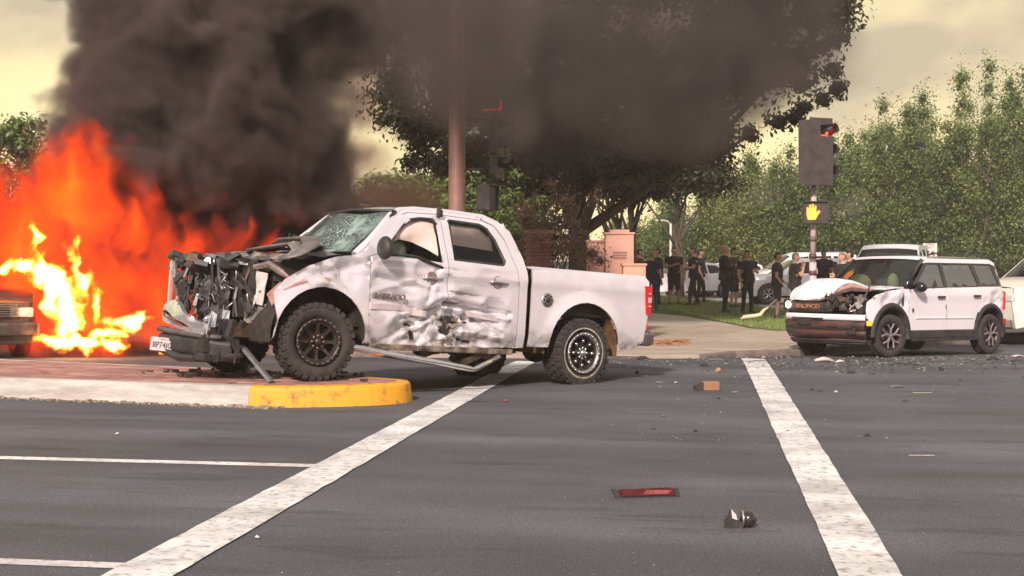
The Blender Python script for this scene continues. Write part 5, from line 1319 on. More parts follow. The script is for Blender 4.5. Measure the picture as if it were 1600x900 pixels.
LEAFY = [leaf_mat('leaf_y_a', (0.129, 0.194, 0.036), (0.200, 0.259, 0.062)), leaf_mat('leaf_y_b', (0.210, 0.282, 0.062), (0.300, 0.365, 0.102)), leaf_mat('leaf_y_c', (0.050, 0.083, 0.021), (0.080, 0.118, 0.036))]
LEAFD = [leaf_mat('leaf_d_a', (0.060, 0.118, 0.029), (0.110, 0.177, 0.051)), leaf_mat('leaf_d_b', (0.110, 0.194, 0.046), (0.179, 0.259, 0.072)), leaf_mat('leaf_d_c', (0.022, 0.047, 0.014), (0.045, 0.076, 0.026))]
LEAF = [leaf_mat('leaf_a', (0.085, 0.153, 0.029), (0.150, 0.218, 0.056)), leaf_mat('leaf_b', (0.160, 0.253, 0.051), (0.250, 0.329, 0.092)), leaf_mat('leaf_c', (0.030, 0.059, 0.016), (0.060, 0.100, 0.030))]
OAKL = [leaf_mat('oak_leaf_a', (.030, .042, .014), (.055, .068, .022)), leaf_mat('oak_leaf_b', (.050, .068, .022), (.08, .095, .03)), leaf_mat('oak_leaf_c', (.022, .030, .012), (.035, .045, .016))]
BARK = mat('bark', (.10, .075, .055), (.045, .034, .027), 7, .95, bump=.9, bscale=18, stretch=(1, 1, .25))
def leaves(cl, per, size, seed, droop=.25, flat=.8):
    """cl: clump centres + radii (n,4). Leaf-shaped quads scattered through every clump, denser near its skin"""
    g = np.random.RandomState(seed); n = len(cl) * per
    C = np.repeat(cl, per, 0); d = g.normal(size=(n, 3)); d /= np.linalg.norm(d, axis=1)[:, None]
    r = np.minimum(1.5, np.abs(g.normal(0, .62, n)) + .12 * g.rand(n)); P = C[:, :3] + d * (r * C[:, 3])[:, None] * np.array([1, 1, flat])
    nrm = d * .8 + g.normal(size=(n, 3)) * .6 + np.array([0, 0, .5]); nrm /= np.linalg.norm(nrm, axis=1)[:, None]
    a = np.cross(nrm, g.normal(size=(n, 3))); a /= np.linalg.norm(a, axis=1)[:, None]; a[:, 2] -= droop; a /= np.linalg.norm(a, axis=1)[:, None]
    b = np.cross(nrm, a); s = size * g.uniform(.6, 1.35, n)[:, None]
    V = np.stack([P - a * s, P + b * s * .48 + nrm * s * .15, P + a * s, P - b * s * .48 + nrm * s * .15], 1).reshape(-1, 3)
    mi = g.choice(3, n, p=[.5, .25, .25]) ; mi = np.where((d[:, 2] > .3) & (g.rand(n) < .5), 1, mi); mi = np.where((d[:, 2] < -.3) & (g.rand(n) < .5), 2, mi)  # shading put into leaf colour: lighter on clump tops, darker beneath
    return V, np.arange(len(V)).reshape(-1, 4), mi
def tree(name, label, x, y, top, base, rx, ry, n_cl, per, leaf, seed, mats=LEAF, trunk_r=.18, cr=None, group=None, z0=0.0, shape='oval', clumps=None, forks=9):
    g = np.random.RandomState(seed); t = thing(name, label, 'tree', (x, y, z0), 0, group); h = (top - base) / 2; cz = (top + base) / 2
    if clumps is None and shape == 'leaders':
        cl = []; nl = 12
        for i in range(nl):
            a_ = 2.4 * i + g.uniform(0, .8); rr_ = (0 if i == 0 else g.uniform(.35, .95)); lx, ly = rr_ * rx * .75 * math.cos(a_), rr_ * ry * .75 * math.sin(a_); tp = top - (0 if i == 0 else g.uniform(.05, .38) * (top - base)) - .35
            m_ = max(4, n_cl // nl)
            for k in range(m_):
                f = (k + g.uniform(-.3, .3)) / (m_ - 1); f = min(1, max(0, f)); z_ = base + (tp - base) * f; w_ = (cr or rx * .3) * (1.25 - .95 * f ** 1.5) * g.uniform(.7, 1.2); sp_ = rx * .28 * (1 - f)
                cl.append((lx * (.75 + .35 * f) + g.normal(0, sp_), ly + g.normal(0, sp_), z_, max(.62, w_ * .95)))
        cl = np.array(cl)
    elif clumps is None:
        cl = []
        for i in range(n_cl):
            while True:
                p = g.uniform(-1, 1, 3)
                q = np.linalg.norm(p)
                w = 1.0 if shape == 'oval' else (1 - .45 * max(0, p[2]))
                if q < 1 and (q > .45 or g.rand() < .35) and math.hypot(p[0], p[1]) < w: break
            c_r = (cr or rx * .30) * g.uniform(.6, 1.25)
            cl.append((p[0] * (rx - c_r * .6), p[1] * (ry - c_r * .6), cz + p[2] * (h - c_r * .6), c_r))
        cl = np.array(cl)
    else: cl = np.array(clumps)
    V, Fc, mi = leaves(cl, per, leaf, seed + 1, flat=1.45 if shape == 'leaders' else .8)
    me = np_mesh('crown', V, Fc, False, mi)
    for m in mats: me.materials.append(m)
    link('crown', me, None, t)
    b = MB(); hh = base + (top - base) * .55; wob = [(0, 0)]
    pts = [(g.normal(0, .05) * k, g.normal(0, .05) * k, hh * k / 7) for k in range(8)]
    pts[0] = (0, 0, -.05); b.tube(pts, [trunk_r * 1.45] + [trunk_r * (1.05 - .11 * k) for k in range(1, 8)], 10)
    b.build('trunk', BARK, t)
    b = MB()
    idx = g.choice(len(cl), min(forks, len(cl)), replace=False)
    for i in idx:
        c = cl[i]; k = g.uniform(.35, .8); s = Vector(pts[min(7, int(k * 7))]); e = Vector(c[:3]); mid = s.lerp(e, .5) + Vector((g.normal(0, .2), g.normal(0, .2), -.15 * (e - s).length * .5 + .2))
        b.tube([s, s.lerp(mid, .5), mid, e], [trunk_r * .5, trunk_r * .38, trunk_r * .26, trunk_r * .08], 6)
    b.build('limbs', BARK, t)
    return t
def up_(v, d): return CAM_H + (HOR - v) * d / F_PX
LEAFSETS = [LEAF, LEAFD, LEAFY]
rows = [(1035, 96, 322, 4.6, 3.4), (1105, 92, 276, 4.2, 3.6), (1170, 88, 246, 4.2, 3.8), (1235, 86, 236, 4.2, 3.6), (1300, 84, 214, 4.0, 3.4), (1352, 90, 212, 4.2, 3.4), (1380, 80, 164, 3.4, 3.0), (1442, 80, 152, 3.0, 2.9),
        (1500, 86, 128, 4.0, 3.2), (1546, 78, 104, 3.6, 3.0), (1602, 82, 116, 3.7, 3.2), (1665, 80, 122, 3.7, 3.2), (1420, 92, 190, 4.4, 3.4)]
tl = ['roundest low tree standing farthest left in the row behind the officers', 'pale green tree behind the officers, left of the signal', 'bushy tree whose top shows left of the signal head', 'tree standing right behind the signal head from here',
      'tree just right of the signal head, veiled by smoke', 'hazy tree behind the roof of the large van', 'tree with a rounded top right of the smoke edge', 'slim pointed tree above the dark-windowed van',
      'broad tree left of the tallest one on the right', 'tallest tree of the row, near the right edge', 'full tree at the right edge above the pickup', 'tree cut by the right edge of the picture', 'dense tree filling the gap behind the pointed one']
for i, (u, d, tv, rx, ry) in enumerate(rows):
    X = (u - 800) * d / F_PX; top = up_(tv, d)
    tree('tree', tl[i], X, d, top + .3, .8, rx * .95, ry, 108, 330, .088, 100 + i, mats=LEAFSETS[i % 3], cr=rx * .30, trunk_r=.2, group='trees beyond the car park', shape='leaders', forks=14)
# low hedge / shade under the row
HD = leaf_mat('hedge_leaf', (.032, .045, .016), (.06, .075, .025))
def hedge(label, x0, x1, y, h, dep, seed):
    t = thing('hedge', label, 'hedge', ((x0 + x1) / 2, y, 0)); g = np.random.RandomState(seed); n = int((x1 - x0) / .8); cl = np.array([((i + .5) * .8 - (x1 - x0) / 2 + g.normal(0, .2), g.uniform(-dep, dep), h * g.uniform(.3, .75), h * .42) for i in range(n) for _ in range(2)])
    V, Fc, mi = leaves(cl, 130, .12, seed); me = np_mesh('foliage', V, Fc); me.materials.append(HD); link('foliage', me, None, t)
    b = MB()
    for i in range(0, n, 2): b.tube([((i + .5) * .8 - (x1 - x0) / 2, 0, 0), ((i + .5) * .8 - (x1 - x0) / 2 + .1, .1, h * .6)], .03, 5)
    b.build('stems', BARK, t)
hedge('dark hedge running under the tree row on the right', 12, 42, 74, 2.1, .8, 31)
hedge('low hedge behind the officers at the far kerb', 3.2, 14, 71, 1.0, .5, 32)
hedge('dark hedge behind the silver pickup and the smoke', -20, 1.5, 66, 1.9, .8, 33)
# dark trees seen through smoke behind the pickup, and the green tree on the left
for i, (u, d, tv, rx, lab) in enumerate([(455, 64, 300, 3.6, 'smoke-darkened tree behind the windshield of the silver pickup'), (540, 62, 285, 3.2, 'smoke-darkened tree left of the tall steel pole'), (625, 60, 262, 3.0, 'dark tree just left of the tall steel pole'), (690, 63, 250, 3.2, 'dark tree hidden behind the tall steel pole'), (770, 62, 235, 3.2, 'tree right of the pole behind the signal head')]):
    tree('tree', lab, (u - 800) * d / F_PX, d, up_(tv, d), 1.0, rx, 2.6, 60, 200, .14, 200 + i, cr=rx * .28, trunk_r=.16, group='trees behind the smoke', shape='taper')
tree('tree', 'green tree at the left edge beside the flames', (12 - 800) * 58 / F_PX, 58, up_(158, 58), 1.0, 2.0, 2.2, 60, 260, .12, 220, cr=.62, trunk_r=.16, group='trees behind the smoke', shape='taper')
# mid-distance trees round the corner, thin trunks with sky between
for i, (u, d, tv, bv, rx, lab) in enumerate([(838, 46, 215, 330, 1.9, 'slim tree left of the great oak trunk'), (948, 50, 225, 318, 1.7, 'slim tree with the forked trunk right of the oak'), (984, 47, 235, 322, 1.5, 'slim dark tree above the salmon cabinets'), (1062, 56, 232, 318, 2.6, 'tree behind the standing group, crown in the smoke')]):
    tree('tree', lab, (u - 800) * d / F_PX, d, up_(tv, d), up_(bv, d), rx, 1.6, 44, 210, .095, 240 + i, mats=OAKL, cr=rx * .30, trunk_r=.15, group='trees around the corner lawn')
# the great oak
g = np.random.RandomState(77); OX, OY = (905 - 800) * 38 / F_PX, 38.0; cl = []
def oc(u, v, dd, r): cl.append(((u - 800) * (OY + dd) / F_PX - OX, dd, up_(v, OY + dd), r))
for i in range(210):
    u = g.uniform(590, 1310); bot = np.interp(u, [590, 640, 720, 860, 960, 1080, 1180, 1260, 1310], [150, 215, 215, 205, 232, 205, 160, 130, 95]); v = bot - 250 * g.rand() ** 1.1; oc(u, v, g.uniform(-3.6, 3.6), g.uniform(.55, 1.0))
for (u, v) in [(600, 60), (585, 95), (612, 130), (625, 165), (640, 200), (655, 225), (668, 250), (600, 185), (645, 255), (690, 262), (1305, 60), (1312, 30), (1300, 110), (1310, 138), (1285, 155), (1255, 168), (1240, 185), (1215, 190), (1170, 210), (1130, 228), (1090, 240), (1040, 250), (1000, 262), (960, 262), (870, 238), (800, 225), (1318, 5)]:
    oc(u, v, g.uniform(-1.2, 1.2), g.uniform(.22, .42))
for i in range(70):
    u = g.uniform(700, 1130); oc(u, np.interp(u, [700, 800, 960, 1130], [262, 250, 268, 240]) - 45 * g.rand(), g.uniform(-2.5, 2.5), g.uniform(.4, .75))
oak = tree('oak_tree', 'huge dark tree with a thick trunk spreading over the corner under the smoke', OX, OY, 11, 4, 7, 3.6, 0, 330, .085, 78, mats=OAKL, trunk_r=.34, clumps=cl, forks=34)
# dry vine-grown pillar
b = MB(); px_, py_ = (842 - 800) * 30 / F_PX, 30.0
pil = thing('brick_pillar', 'red brown pillar overgrown with a dry shrub behind the pickup cab', 'pillar', (px_, py_, 0))
BRK = mat('pillar_brick', (.17, .078, .058), (.11, .055, .042), 12, .9, bump=.3); PM = mat('pillar_core', (.16, .09, .07), None, rough=.95)
MB().box((0, 0, 1.06), (.50, .42, 2.10)).build('pillar_core', PM, pil)
bm_ = {}
for r_ in range(28):
    for q in range(3):
        w = .175; off = (.09 if r_ % 2 else 0); x0 = -.27 + q * .185 + off * .5
        b = MB(); b.box((0, 0, 0), (w, .09, .068), bev=.004) if 'm' not in bm_ else None
        if 'm' not in bm_: o = b.build('brick', BRK, pil); bm_['m'] = o.data
        else: o = link('brick', bm_['m'], None, pil)
        o.location = (x0 + .05, -.215, .05 + r_ * .075)
o = MB(); o.box((0, 0, 2.14), (.62, .56, .08), bev=.01); o.build('pillar_cap', PM, pil)
sh = thing('dry_shrub', 'brown dried shrub draped over the red pillar behind the pickup cab', 'shrub', (px_ + .25, py_ + .25, 0))
g = np.random.RandomState(4); cl2 = np.array([(g.normal(0, .42), g.normal(0, .35), 1.5 + abs(g.normal(0, .8)), .26) for _ in range(48)])
V, Fc, mi = leaves(cl2, 190, .034, 9, droop=.8); me = np_mesh('foliage', V, Fc); me.materials.append(leaf_mat('dry_leaf', (.17, .095, .05), (.085, .055, .032))); link('foliage', me, None, sh)
b = MB()
for k in range(60):
    a = g.uniform(0, 6.28); r_ = g.uniform(.1, .9); z = g.uniform(1.2, 3.2); b.tube([(0, 0, .02), (r_ * .4 * math.cos(a), r_ * .3 * math.sin(a), z * .55), (r_ * math.cos(a), r_ * .6 * math.sin(a), z)], [.014, .009, .004], 4)
b.build('twigs', BARK, sh)
g = np.random.RandomState(14)
s2 = thing('shrub', 'green leafy shrub above the pickup cab, right of the pole', 'shrub', ((800 - 800) * 31 / F_PX, 31.5, 0)); cl2 = np.array([(g.normal(0, .42), g.normal(0, .35), 1.6 + abs(g.normal(0, .8)), .28) for _ in range(40)])
V, Fc, mi = leaves(cl2, 150, .05, 19); me = np_mesh('foliage', V, Fc, False, mi); [me.materials.append(q) for q in LEAF]; link('foliage', me, None, s2)
b = MB()
for k in range(14):
    a = g.uniform(0, 6.28); b.tube([(0, 0, .02), (.2 * math.cos(a), .2 * math.sin(a), 1.2), (.5 * math.cos(a), .4 * math.sin(a), 2.2)], [.02, .014, .006], 5)
b.build('stems', BARK, s2)

# ================================================================== STREET FURNITURE
STEEL = mat('galvanised_pole', (.33, .19, .14), (.22, .14, .115), 2.5, .5, .3, bump=.1)  # galvanised steel with the fire's orange light put into its colour
SIGB = mat('signal_black', (.022, .017, .016), (.045, .034, .032), 6, .6)
REDON = mat('red_signal_lit', (.9, .05, .03), None, rough=.3, emit=(1, .035, .02), estr=5.0)
REDREF = mat('visor_red_glow', (.35, .03, .02), None, rough=.5, emit=(1, .04, .02), estr=.35)
LOFF = mat('signal_lens_off', (.03, .03, .025), None, rough=.2)
def signal_head(parent, loc, rz, lit_top=True, plate=True, sc=1.0):
    h = node('signal_head', parent, loc, (0, 0, rz)); h.scale = (sc, sc, sc)
    b = MB()
    for k in range(3): b.box((0, 0, .40 - .40 * k), (.34, .20, .385), bev=.03)
    b.build('housing', SIGB, h)
    if plate: b = MB(); b.box((0, -.09, 0), (.62, .012, 1.36), bev=.004); b.build('backplate', SIGB, h)
    for k in range(3):
        z = .40 - .40 * k
        b = MB(); b.lathe([(.001, -.125), (.10, -.12), (.148, -.10)], 24, 'y', (0, 0, z)); b.build('lens', REDON if (k == 0 and lit_top) else LOFF, h)
        b = MB(); V = []; Fc = []
        for i in range(17):
            a = R(-25 + 230 * i / 16); V += [(.158 * math.cos(a), -.10, z + .158 * math.sin(a)), (.158 * math.cos(a), -.10 - .24 * (.55 + .45 * math.sin(a) if math.sin(a) < 0 else 1), z + .158 * math.sin(a))]
        for i in range(16): Fc.append((2 * i, 2 * i + 1, 2 * i + 3, 2 * i + 2))
        b.add(V, Fc, True); o = b.build('visor', [SIGB], h); s = o.modifiers.new('s', 'SOLIDIFY'); s.thickness = .006
    return h
def ped_head(parent, loc, rz, hand=True):
    h = node('pedestrian_signal', parent, loc, (0, 0, rz))
    b = MB(); b.box((0, 0, 0), (.46, .20, .42), bev=.025); b.build('housing', SIGB, h)
    b = MB(); b.box((0, -.115, .215), (.48, .06, .015)); b.box((-.235, -.115, 0), (.015, .06, .43)); b.box((.235, -.115, 0), (.015, .06, .43)); b.build('hood', SIGB, h)
    if hand:
        HND = mat('lit_hand', (1, .45, .05), None, rough=.4, emit=(1, .15, .008), estr=1.9)
        b = MB(); b.prism([(-.10, -.13), (.035, -.13), (.075, -.05), (.125, .02), (.10, .05), (.045, .01), (.055, .13), (.03, .14), (.015, .05), (.005, .165), (-.025, .165), (-.03, .05), (-.05, .155), (-.078, .15), (-.078, .04), (-.10, .11), (-.125, .10), (-.125, -.04)], -.102, -.114)
        o = b.build('lit_hand', HND, h); o.location = (-.04, 0, 0)
    return h
# tall pole with the smoke-hidden signal
X0, Y0 = (714 - 800) * 24.9 / F_PX, 24.9
sp = thing('tall_signal_pole', 'tall thick steel pole with dark signals rising into the smoke behind the pickup', 'signal pole', (X0, Y0, 0))
b = MB(); b.tube([(0, 0, -.05), (0, 0, 2), (0, 0, 4), (0, 0, 6), (0, 0, 8.2)], [.165, .15, .135, .12, .105], 24); b.build('pole', STEEL, sp)
b = MB(); b.box((0, 0, .02), (.5, .5, .05), bev=.01); b.tube([(0, 0, .04), (0, 0, .22)], [.2, .18], 16); b.build('base_plate', STEEL, sp)
b = MB(); b.tube([(0, 0, 7.8), (-3, .6, 8.3), (-7, 1.4, 8.7)], [.08, .07, .05], 12); b.build('mast_arm', STEEL, sp)
b = MB(); b.tube([(0, 0, 3.95), (.66, 0, 3.95)], .022, 8); b.tube([(0, 0, 3.1), (.66, 0, 3.1)], .022, 8); b.tube([(0, 0, 2.55), (.48, 0, 2.55)], .022, 8); b.build('bracket_arms', SIGB, sp)
signal_head(sp, (.66, 0, 3.52), R(76), False, True, .84)
b = MB(); b.box((.60, -.13, 4.10), (.30, .05, .03)); b.box((.74, -.13, 4.18), (.03, .05, .16)); b.build('visor_edge_glow', REDREF, sp)  # glowing bars imitate red light on the visor edge; lens stays off
ped_head(sp, (.50, 0, 2.62), R(70), False)
# signal post behind the SUV
X1, Y1 = (1270 - 800) * 28 / F_PX, 28.0
POSTM = mat('stickered_post', (.56, .44, .41), (.24, .15, .15), 9, .55, detail=3, lo=.50, hi=.56)
s1 = thing('signal_post', 'short signal post behind the wrecked SUV with red light and lit orange hand', 'traffic signal', (X1, Y1, -.02))
b = MB(); b.tube([(0, 0, 0), (0, 0, 1.55)], .068, 14); b.build('post', POSTM, s1)
b = MB(); b.tube([(0, 0, 1.55), (.02, 0, 3.05)], .055, 14); b.build('upper_post', mat('post_pink', (.52, .42, .40), (.40, .31, .30), 5, .5), s1)
for z_, c_ in ((1.30, (.12, .05, .06)), (1.62, (.10, .04, .05)), (1.95, (.14, .10, .10))):
    b = MB(); b.tube([(0, 0, z_), (0, 0, z_ + .09)], .073, 14); b.build('sticker', mat('sticker_%d' % int(z_ * 100), c_, None, rough=.5), s1)
signal_head(s1, (.13, .0, 3.63), R(50), True, False, .98)
b = MB(); b.prism([(-.33, -.62), (.31, -.64), (.31, .28), (.08, .30), (.07, .50), (.30, .52), (.30, .62), (-.12, .645), (-.14, .60), (-.34, .58)], -.36, -.33); o = b.build('backplate', SIGB, s1); o.location = (.0, 0, 3.63)
b = MB(); b.box((-.02, -.08, 3.63), (.30, .12, 1.2), bev=.03); b.build('rear_housing', SIGB, s1)
ped_head(s1, (.03, -.14, 2.48), R(-14), True)
# utility cabinets
def cabinet(name, label, x, y, w, dep, h, col, step=False, rz=0.0):
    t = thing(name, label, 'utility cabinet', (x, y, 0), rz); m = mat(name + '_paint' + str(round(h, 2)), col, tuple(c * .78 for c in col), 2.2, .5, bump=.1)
    b = MB(); b.box((0, 0, h / 2), (w, dep, h), bev=.02); b.build('body', m, t)
    b = MB(); b.box((0, 0, h + .02), (w + .05, dep + .05, .045), bev=.012)
    if step: b.box((0, 0, h + .07), (w * .7, dep * .8, .06), bev=.01)
    b.build('lid', m, t)
    b = MB(); b.box((0, -dep / 2 - .008, h * .52), (w * .84, .014, h * .84), bev=.004); d_ = b.build('door', m, t)
    b = MB(); b.box((w * .30, -dep / 2 - .03, h * .52), (.03, .035, .14), bev=.008); b.build('handle', SIGB, d_)
    b = MB()
    for k in range(5): b.box((0, -dep / 2 - .018, h * .82 - k * .035), (w * .5, .006, .012))
    b.build('vent', SIGB, d_)
    b = MB(); b.box((0, 0, .03), (w + .12, dep + .12, .08), bev=.01); b.build('plinth', KERB, t)
SAL_LIT = (.66, .36, .27)  # salmon tint of the warm light is put into the cabinet colour
cabinet('utility_cabinet', 'tall salmon cabinet with the stepped top, middle of the three', (967 - 800) * 31.5 / F_PX, 31.5, .60, .5, 2.12, SAL_LIT, True)
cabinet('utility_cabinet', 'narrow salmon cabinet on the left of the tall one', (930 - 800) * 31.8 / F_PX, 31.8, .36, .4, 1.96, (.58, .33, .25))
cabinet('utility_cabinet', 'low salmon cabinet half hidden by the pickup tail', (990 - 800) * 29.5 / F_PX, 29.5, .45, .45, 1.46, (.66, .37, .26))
t = thing('red_marker', 'small red marker post on the pavement behind the pickup bumper', 'marker post', (G(1007, 531).x * 28.5 / G(1007, 531).y, 28.3, 0))
b = MB(); b.tube([(0, 0, .03), (0, 0, .42)], [.045, .035], 12); b.build('post', mat('red_plastic', (.60, .045, .05), (.45, .03, .03), 10, .4), t); b = MB(); b.box((0, 0, .02), (.26, .2, .04), bev=.01); b.build('foot', BLK, t)
# speed limit sign
d_ = 64; t = thing('speed_limit_sign', 'small speed limit 45 sign above the SUV roof', 'road sign', ((1453 - 800) * d_ / F_PX, d_, 0), R(0))
b = MB(); b.tube([(0, 0, 0), (0, 0, 2.3)], .03, 8); b.build('post', STEEL, t)
b = MB(); b.box((0, -.04, 1.95), (.60, .012, .76), bev=.004); pn = b.build('panel', mat('sign_white', (.72, .62, .60), None, rough=.5), t)
INK = mat('sign_ink', (.16, .05, .06), None, rough=.6)
text('numerals', '45', .44, INK, pn, (0, -.052, 1.80), (R(90), 0, 0), .002, bold=.008); text('lettering', 'SPEED\nLIMIT', .14, INK, pn, (0, -.052, 2.20), (R(90), 0, 0), .002)
d_ = 88; t = thing('street_lamp', 'thin distant street lamp above the group on the lawn', 'street lamp', ((1048 - 800) * d_ / F_PX, d_, 0))
b = MB(); b.tube([(0, 0, 0), (0, 0, 2.5), (0, 0, 3.8)], [.10, .085, .07], 10); b.build('pole', mat('pale_pole', (.55, .52, .46), None, rough=.5), t)
b = MB(); b.tube([(0, 0, 3.75), (-.2, 0, 3.95), (-.6, 0, 4.0)], .04, 8); b.box((-.7, 0, 3.98), (.45, .2, .10), bev=.03); b.build('lamp_arm', mat('pale_pole', (.55, .52, .46)), t)

# ================================================================== PEOPLE
SKIN = mat('skin', (.55, .31, .22), (.48, .26, .18), 12, .55); SKIN2 = mat('skin_tan', (.38, .20, .135), None, rough=.55)
def cl_m(n, c): return mat('cloth_' + n, c, tuple(q * .7 for q in c), 8, .9, bump=.2, bscale=40)
NAVY = cl_m('navy', (.018, .021, .036)); BLACKC = cl_m('black', (.019, .018, .018)); JEANS = cl_m('jeans', (.035, .048, .085)); CHAR = cl_m('charcoal', (.03, .028, .028)); PLAID = cl_m('plaid', (.18, .035, .03)); OLIVE = cl_m('olive', (.055, .05, .035)); YELV = cl_m('yellow', (.55, .45, .05))
HAIRS = {'dark': mat('hair_dark', (.012, .009, .008), None, rough=.6), 'blond': mat('hair_blond', (.32, .19, .09), (.22, .12, .06), 30, .6), 'grey': mat('hair_grey', (.25, .23, .21), (.14, .13, .12), 30, .6), 'cap': BLACKC}
SHOE = mat('shoe', (.02, .017, .015), None, rough=.5); LEATH = mat('duty_belt', (.012, .012, .012), None, rough=.35)
def person(label, u, d, h, face, shirt, legs, hair, pose='stand', short=False, sleeve='short', lz=None, skin=None, police=False, sit=0.0, arms=None, stance=.13, stride=0.0, lean=0.0, build=1.13, glasses=False, belly=0.0, x=None):
    z0 = lawn_z((u - 800) * d / F_PX, d) if lz is None else lz
    t = thing('person', label, 'person', ((u - 800) * d / F_PX if x is None else x, d, z0), face); s = h / 1.78
    skin = skin or SKIN; A = arms or [((.02, .06, -.30), (.10, .02, -.26)), ((.02, -.06, -.30), (.10, -.02, -.26))]
    V = lambda *p: Vector(p)
    hip = V(0, 0, .94); bones = []; b = MB()
    def cap(a, c, ra, rc, n=10, kind=None, ell=1.0):
        q = [a + (a - c).normalized() * ra * .6, a, a.lerp(c, .33), a.lerp(c, .66), c, c + (c - a).normalized() * rc * .6]
        b.tube(q, [ra * .55, ra, ra + (rc - ra) * .33, ra + (rc - ra) * .66, rc, rc * .55], n); bones.append((a, c, kind))
    tl_ = V(lean, 0, 0)
    # torso in elliptical slices
    sl = [(.86, .135, .165, 0), (.94, .130, .175, 0), (1.04, .118, .155, 0), (1.14, .125, .160, .01), (1.26, .130, .185, .015), (1.36, .125, .195, .01), (1.43, .105, .180, 0), (1.48, .07, .10, 0), (1.54, .055, .06, .005)]
    Vv = []; Fc = []
    for (z, a, c, ox) in sl:
        a *= build * (1 + belly * math.exp(-((z - 1.06) / .14) ** 2)); c *= build
        for k in range(16):
            g_ = 2 * PI * k / 16; f_ = (z - .94) / .6; Vv.append((ox + tl_.x * f_ + a * math.cos(g_) + .5 * belly * .1 * (math.cos(g_) > 0) * math.exp(-((z - 1.06) / .14) ** 2), c * math.sin(g_), z))
    for i in range(len(sl) - 1):
        for k in range(16): Fc.append((i * 16 + k, i * 16 + (k + 1) % 16, (i + 1) * 16 + (k + 1) % 16, (i + 1) * 16 + k))
    Fc += [tuple(range(15, -1, -1)), tuple(range((len(sl) - 1) * 16, len(sl) * 16))]; b.add(Vv, Fc, True); bones.append((V(0, 0, .88), V(tl_.x, 0, 1.47), 'torso'))
    # neck, head, face
    nk = V(tl_.x + .0, 0, 1.50); hd = V(tl_.x + .025, 0, 1.665); cap(nk, hd + V(-.01, 0, -.06), .055, .052, 10, 'neck')
    b.sphere(hd, (.098, .076, .118), 18, 14); b.sphere(hd + V(.012, 0, -.055), (.075, .062, .066), 14, 10); b.tube([hd + V(.09, 0, .01), hd + V(.118, 0, -.022), hd + V(.092, 0, -.034)], [.010, .016, .008], 6)
    for sy in (1, -1): b.sphere(hd + V(-.005, sy * .078, -.012), (.018, .010, .030), 8, 6); b.sphere(hd + V(.082, sy * .032, .018), (.014, .022, .008), 8, 6)
    b.sphere(hd + V(.088, 0, -.062), (.012, .026, .008), 8, 6); bones.append((hd, hd + V(0, 0, .05), 'head'))
    # arms with hands of five fingers
    for i, sy in ((0, 1), (1, -1)):
        sh_ = V(tl_.x * .9, sy * .195 * build, 1.42); el = sh_ + V(*A[i][0]); wr = el + V(*A[i][1])
        cap(V(tl_.x * .9, sy * .13, 1.41), sh_, .06, .062, 10, 'arm0'); cap(sh_, el, .055 * build, .042, 10, 'upper'); cap(el, wr, .042, .028, 10, 'fore')
        dr = (wr - el).normalized(); pal = wr + dr * .055; side = dr.cross(V(sy, 0.3, 0)).normalized(); b.tube([wr, pal, wr + dr * .09], [.026, .036, .032], 8, flat=.55); bones.append((wr, wr + dr * .18, 'hand'))
        for k in range(4):
            o_ = side * (.027 - .018 * k); ln = (.070, .078, .073, .058)[k]; base = wr + dr * .085 + o_; cu = V(.25, -sy * .25, 0) * .3
            b.tube([base, base + (dr + cu * .3).normalized() * ln * .5, base + (dr + cu).normalized() * ln], [.0100, .0095, .008], 6)
        b.tube([wr + dr * .03 + side * .028, wr + dr * .055 + side * .050, wr + dr * .085 + side * .056], [.012, .011, .009], 6)
    # legs
    for sy in (1, -1):
        hp = V(0, sy * .09, .90); ft = V(stride * sy, sy * stance, .085); kn = hp.lerp(ft, .5) + V(.035 + abs(stride) * .1, 0, .01)
        cap(hp, kn, .088 * build, .056, 12, 'thigh'); cap(kn, ft, .056, .040, 10, 'shin'); b.tube([ft + V(-.07, 0, -.045), ft + V(0, 0, -.035), ft + V(.10, sy * .01, -.05), ft + V(.18, sy * .02, -.058)], [.035, .048, .042, .026], 10, flat=.85); bones.append((ft + V(-.07, 0, -.05), ft + V(.18, 0, -.05), 'foot'))
    tmp = b.build('tmp', skin, None); md = tmp.modifiers.new('r', 'REMESH'); md.mode = 'VOXEL'; md.voxel_size = .0125; md.use_smooth_shade = True
    sm = tmp.modifiers.new('s', 'SMOOTH'); sm.iterations = 2; sm.factor = .5
    bpy.context.view_layer.update(); dg = bpy.context.evaluated_depsgraph_get(); me = bpy.data.meshes.new_from_object(tmp.evaluated_get(dg)); bpy.data.objects.remove(tmp)
    me.materials.clear(); nv = len(me.vertices); P = np.empty(nv * 3, np.float32); me.vertices.foreach_get('co', P); P = P.reshape(-1, 3); N = np.empty(nv * 3, np.float32); me.vertex_normals.foreach_get('vector', N); N = N.reshape(-1, 3)
    nf = len(me.polygons); F4 = [tuple(p.vertices) for p in me.polygons]
    D = []; T_ = []
    for (a, c, k) in bones:
        a = np.array(a); c = np.array(c); dv = c - a; tt = np.clip(((P - a) @ dv) / (dv @ dv), 0, 1); D.append(np.linalg.norm(P - a - tt[:, None] * dv, axis=1) - (.10 if k == 'torso' else .02 if k == 'thigh' else 0)); T_.append(tt)
    D = np.array(D); best = D.argmin(0); kinds = np.array([k for (_, _, k) in bones], dtype=object)[best]; tv = np.array(T_)[best, np.arange(nv)]
    is_arm = (kinds == 'upper') | (kinds == 'fore') | (kinds == 'hand')
    shirt_v = (((kinds == 'torso') | (kinds == 'arm0')) & (P[:, 2] > .93) & (P[:, 2] < 1.505)) | ((kinds == 'upper') & ((tv < .62) | (sleeve == 'long'))) | ((kinds == 'fore') & (sleeve == 'long') & (tv < .93)) | ((kinds == 'thigh') & (P[:, 2] > .93))
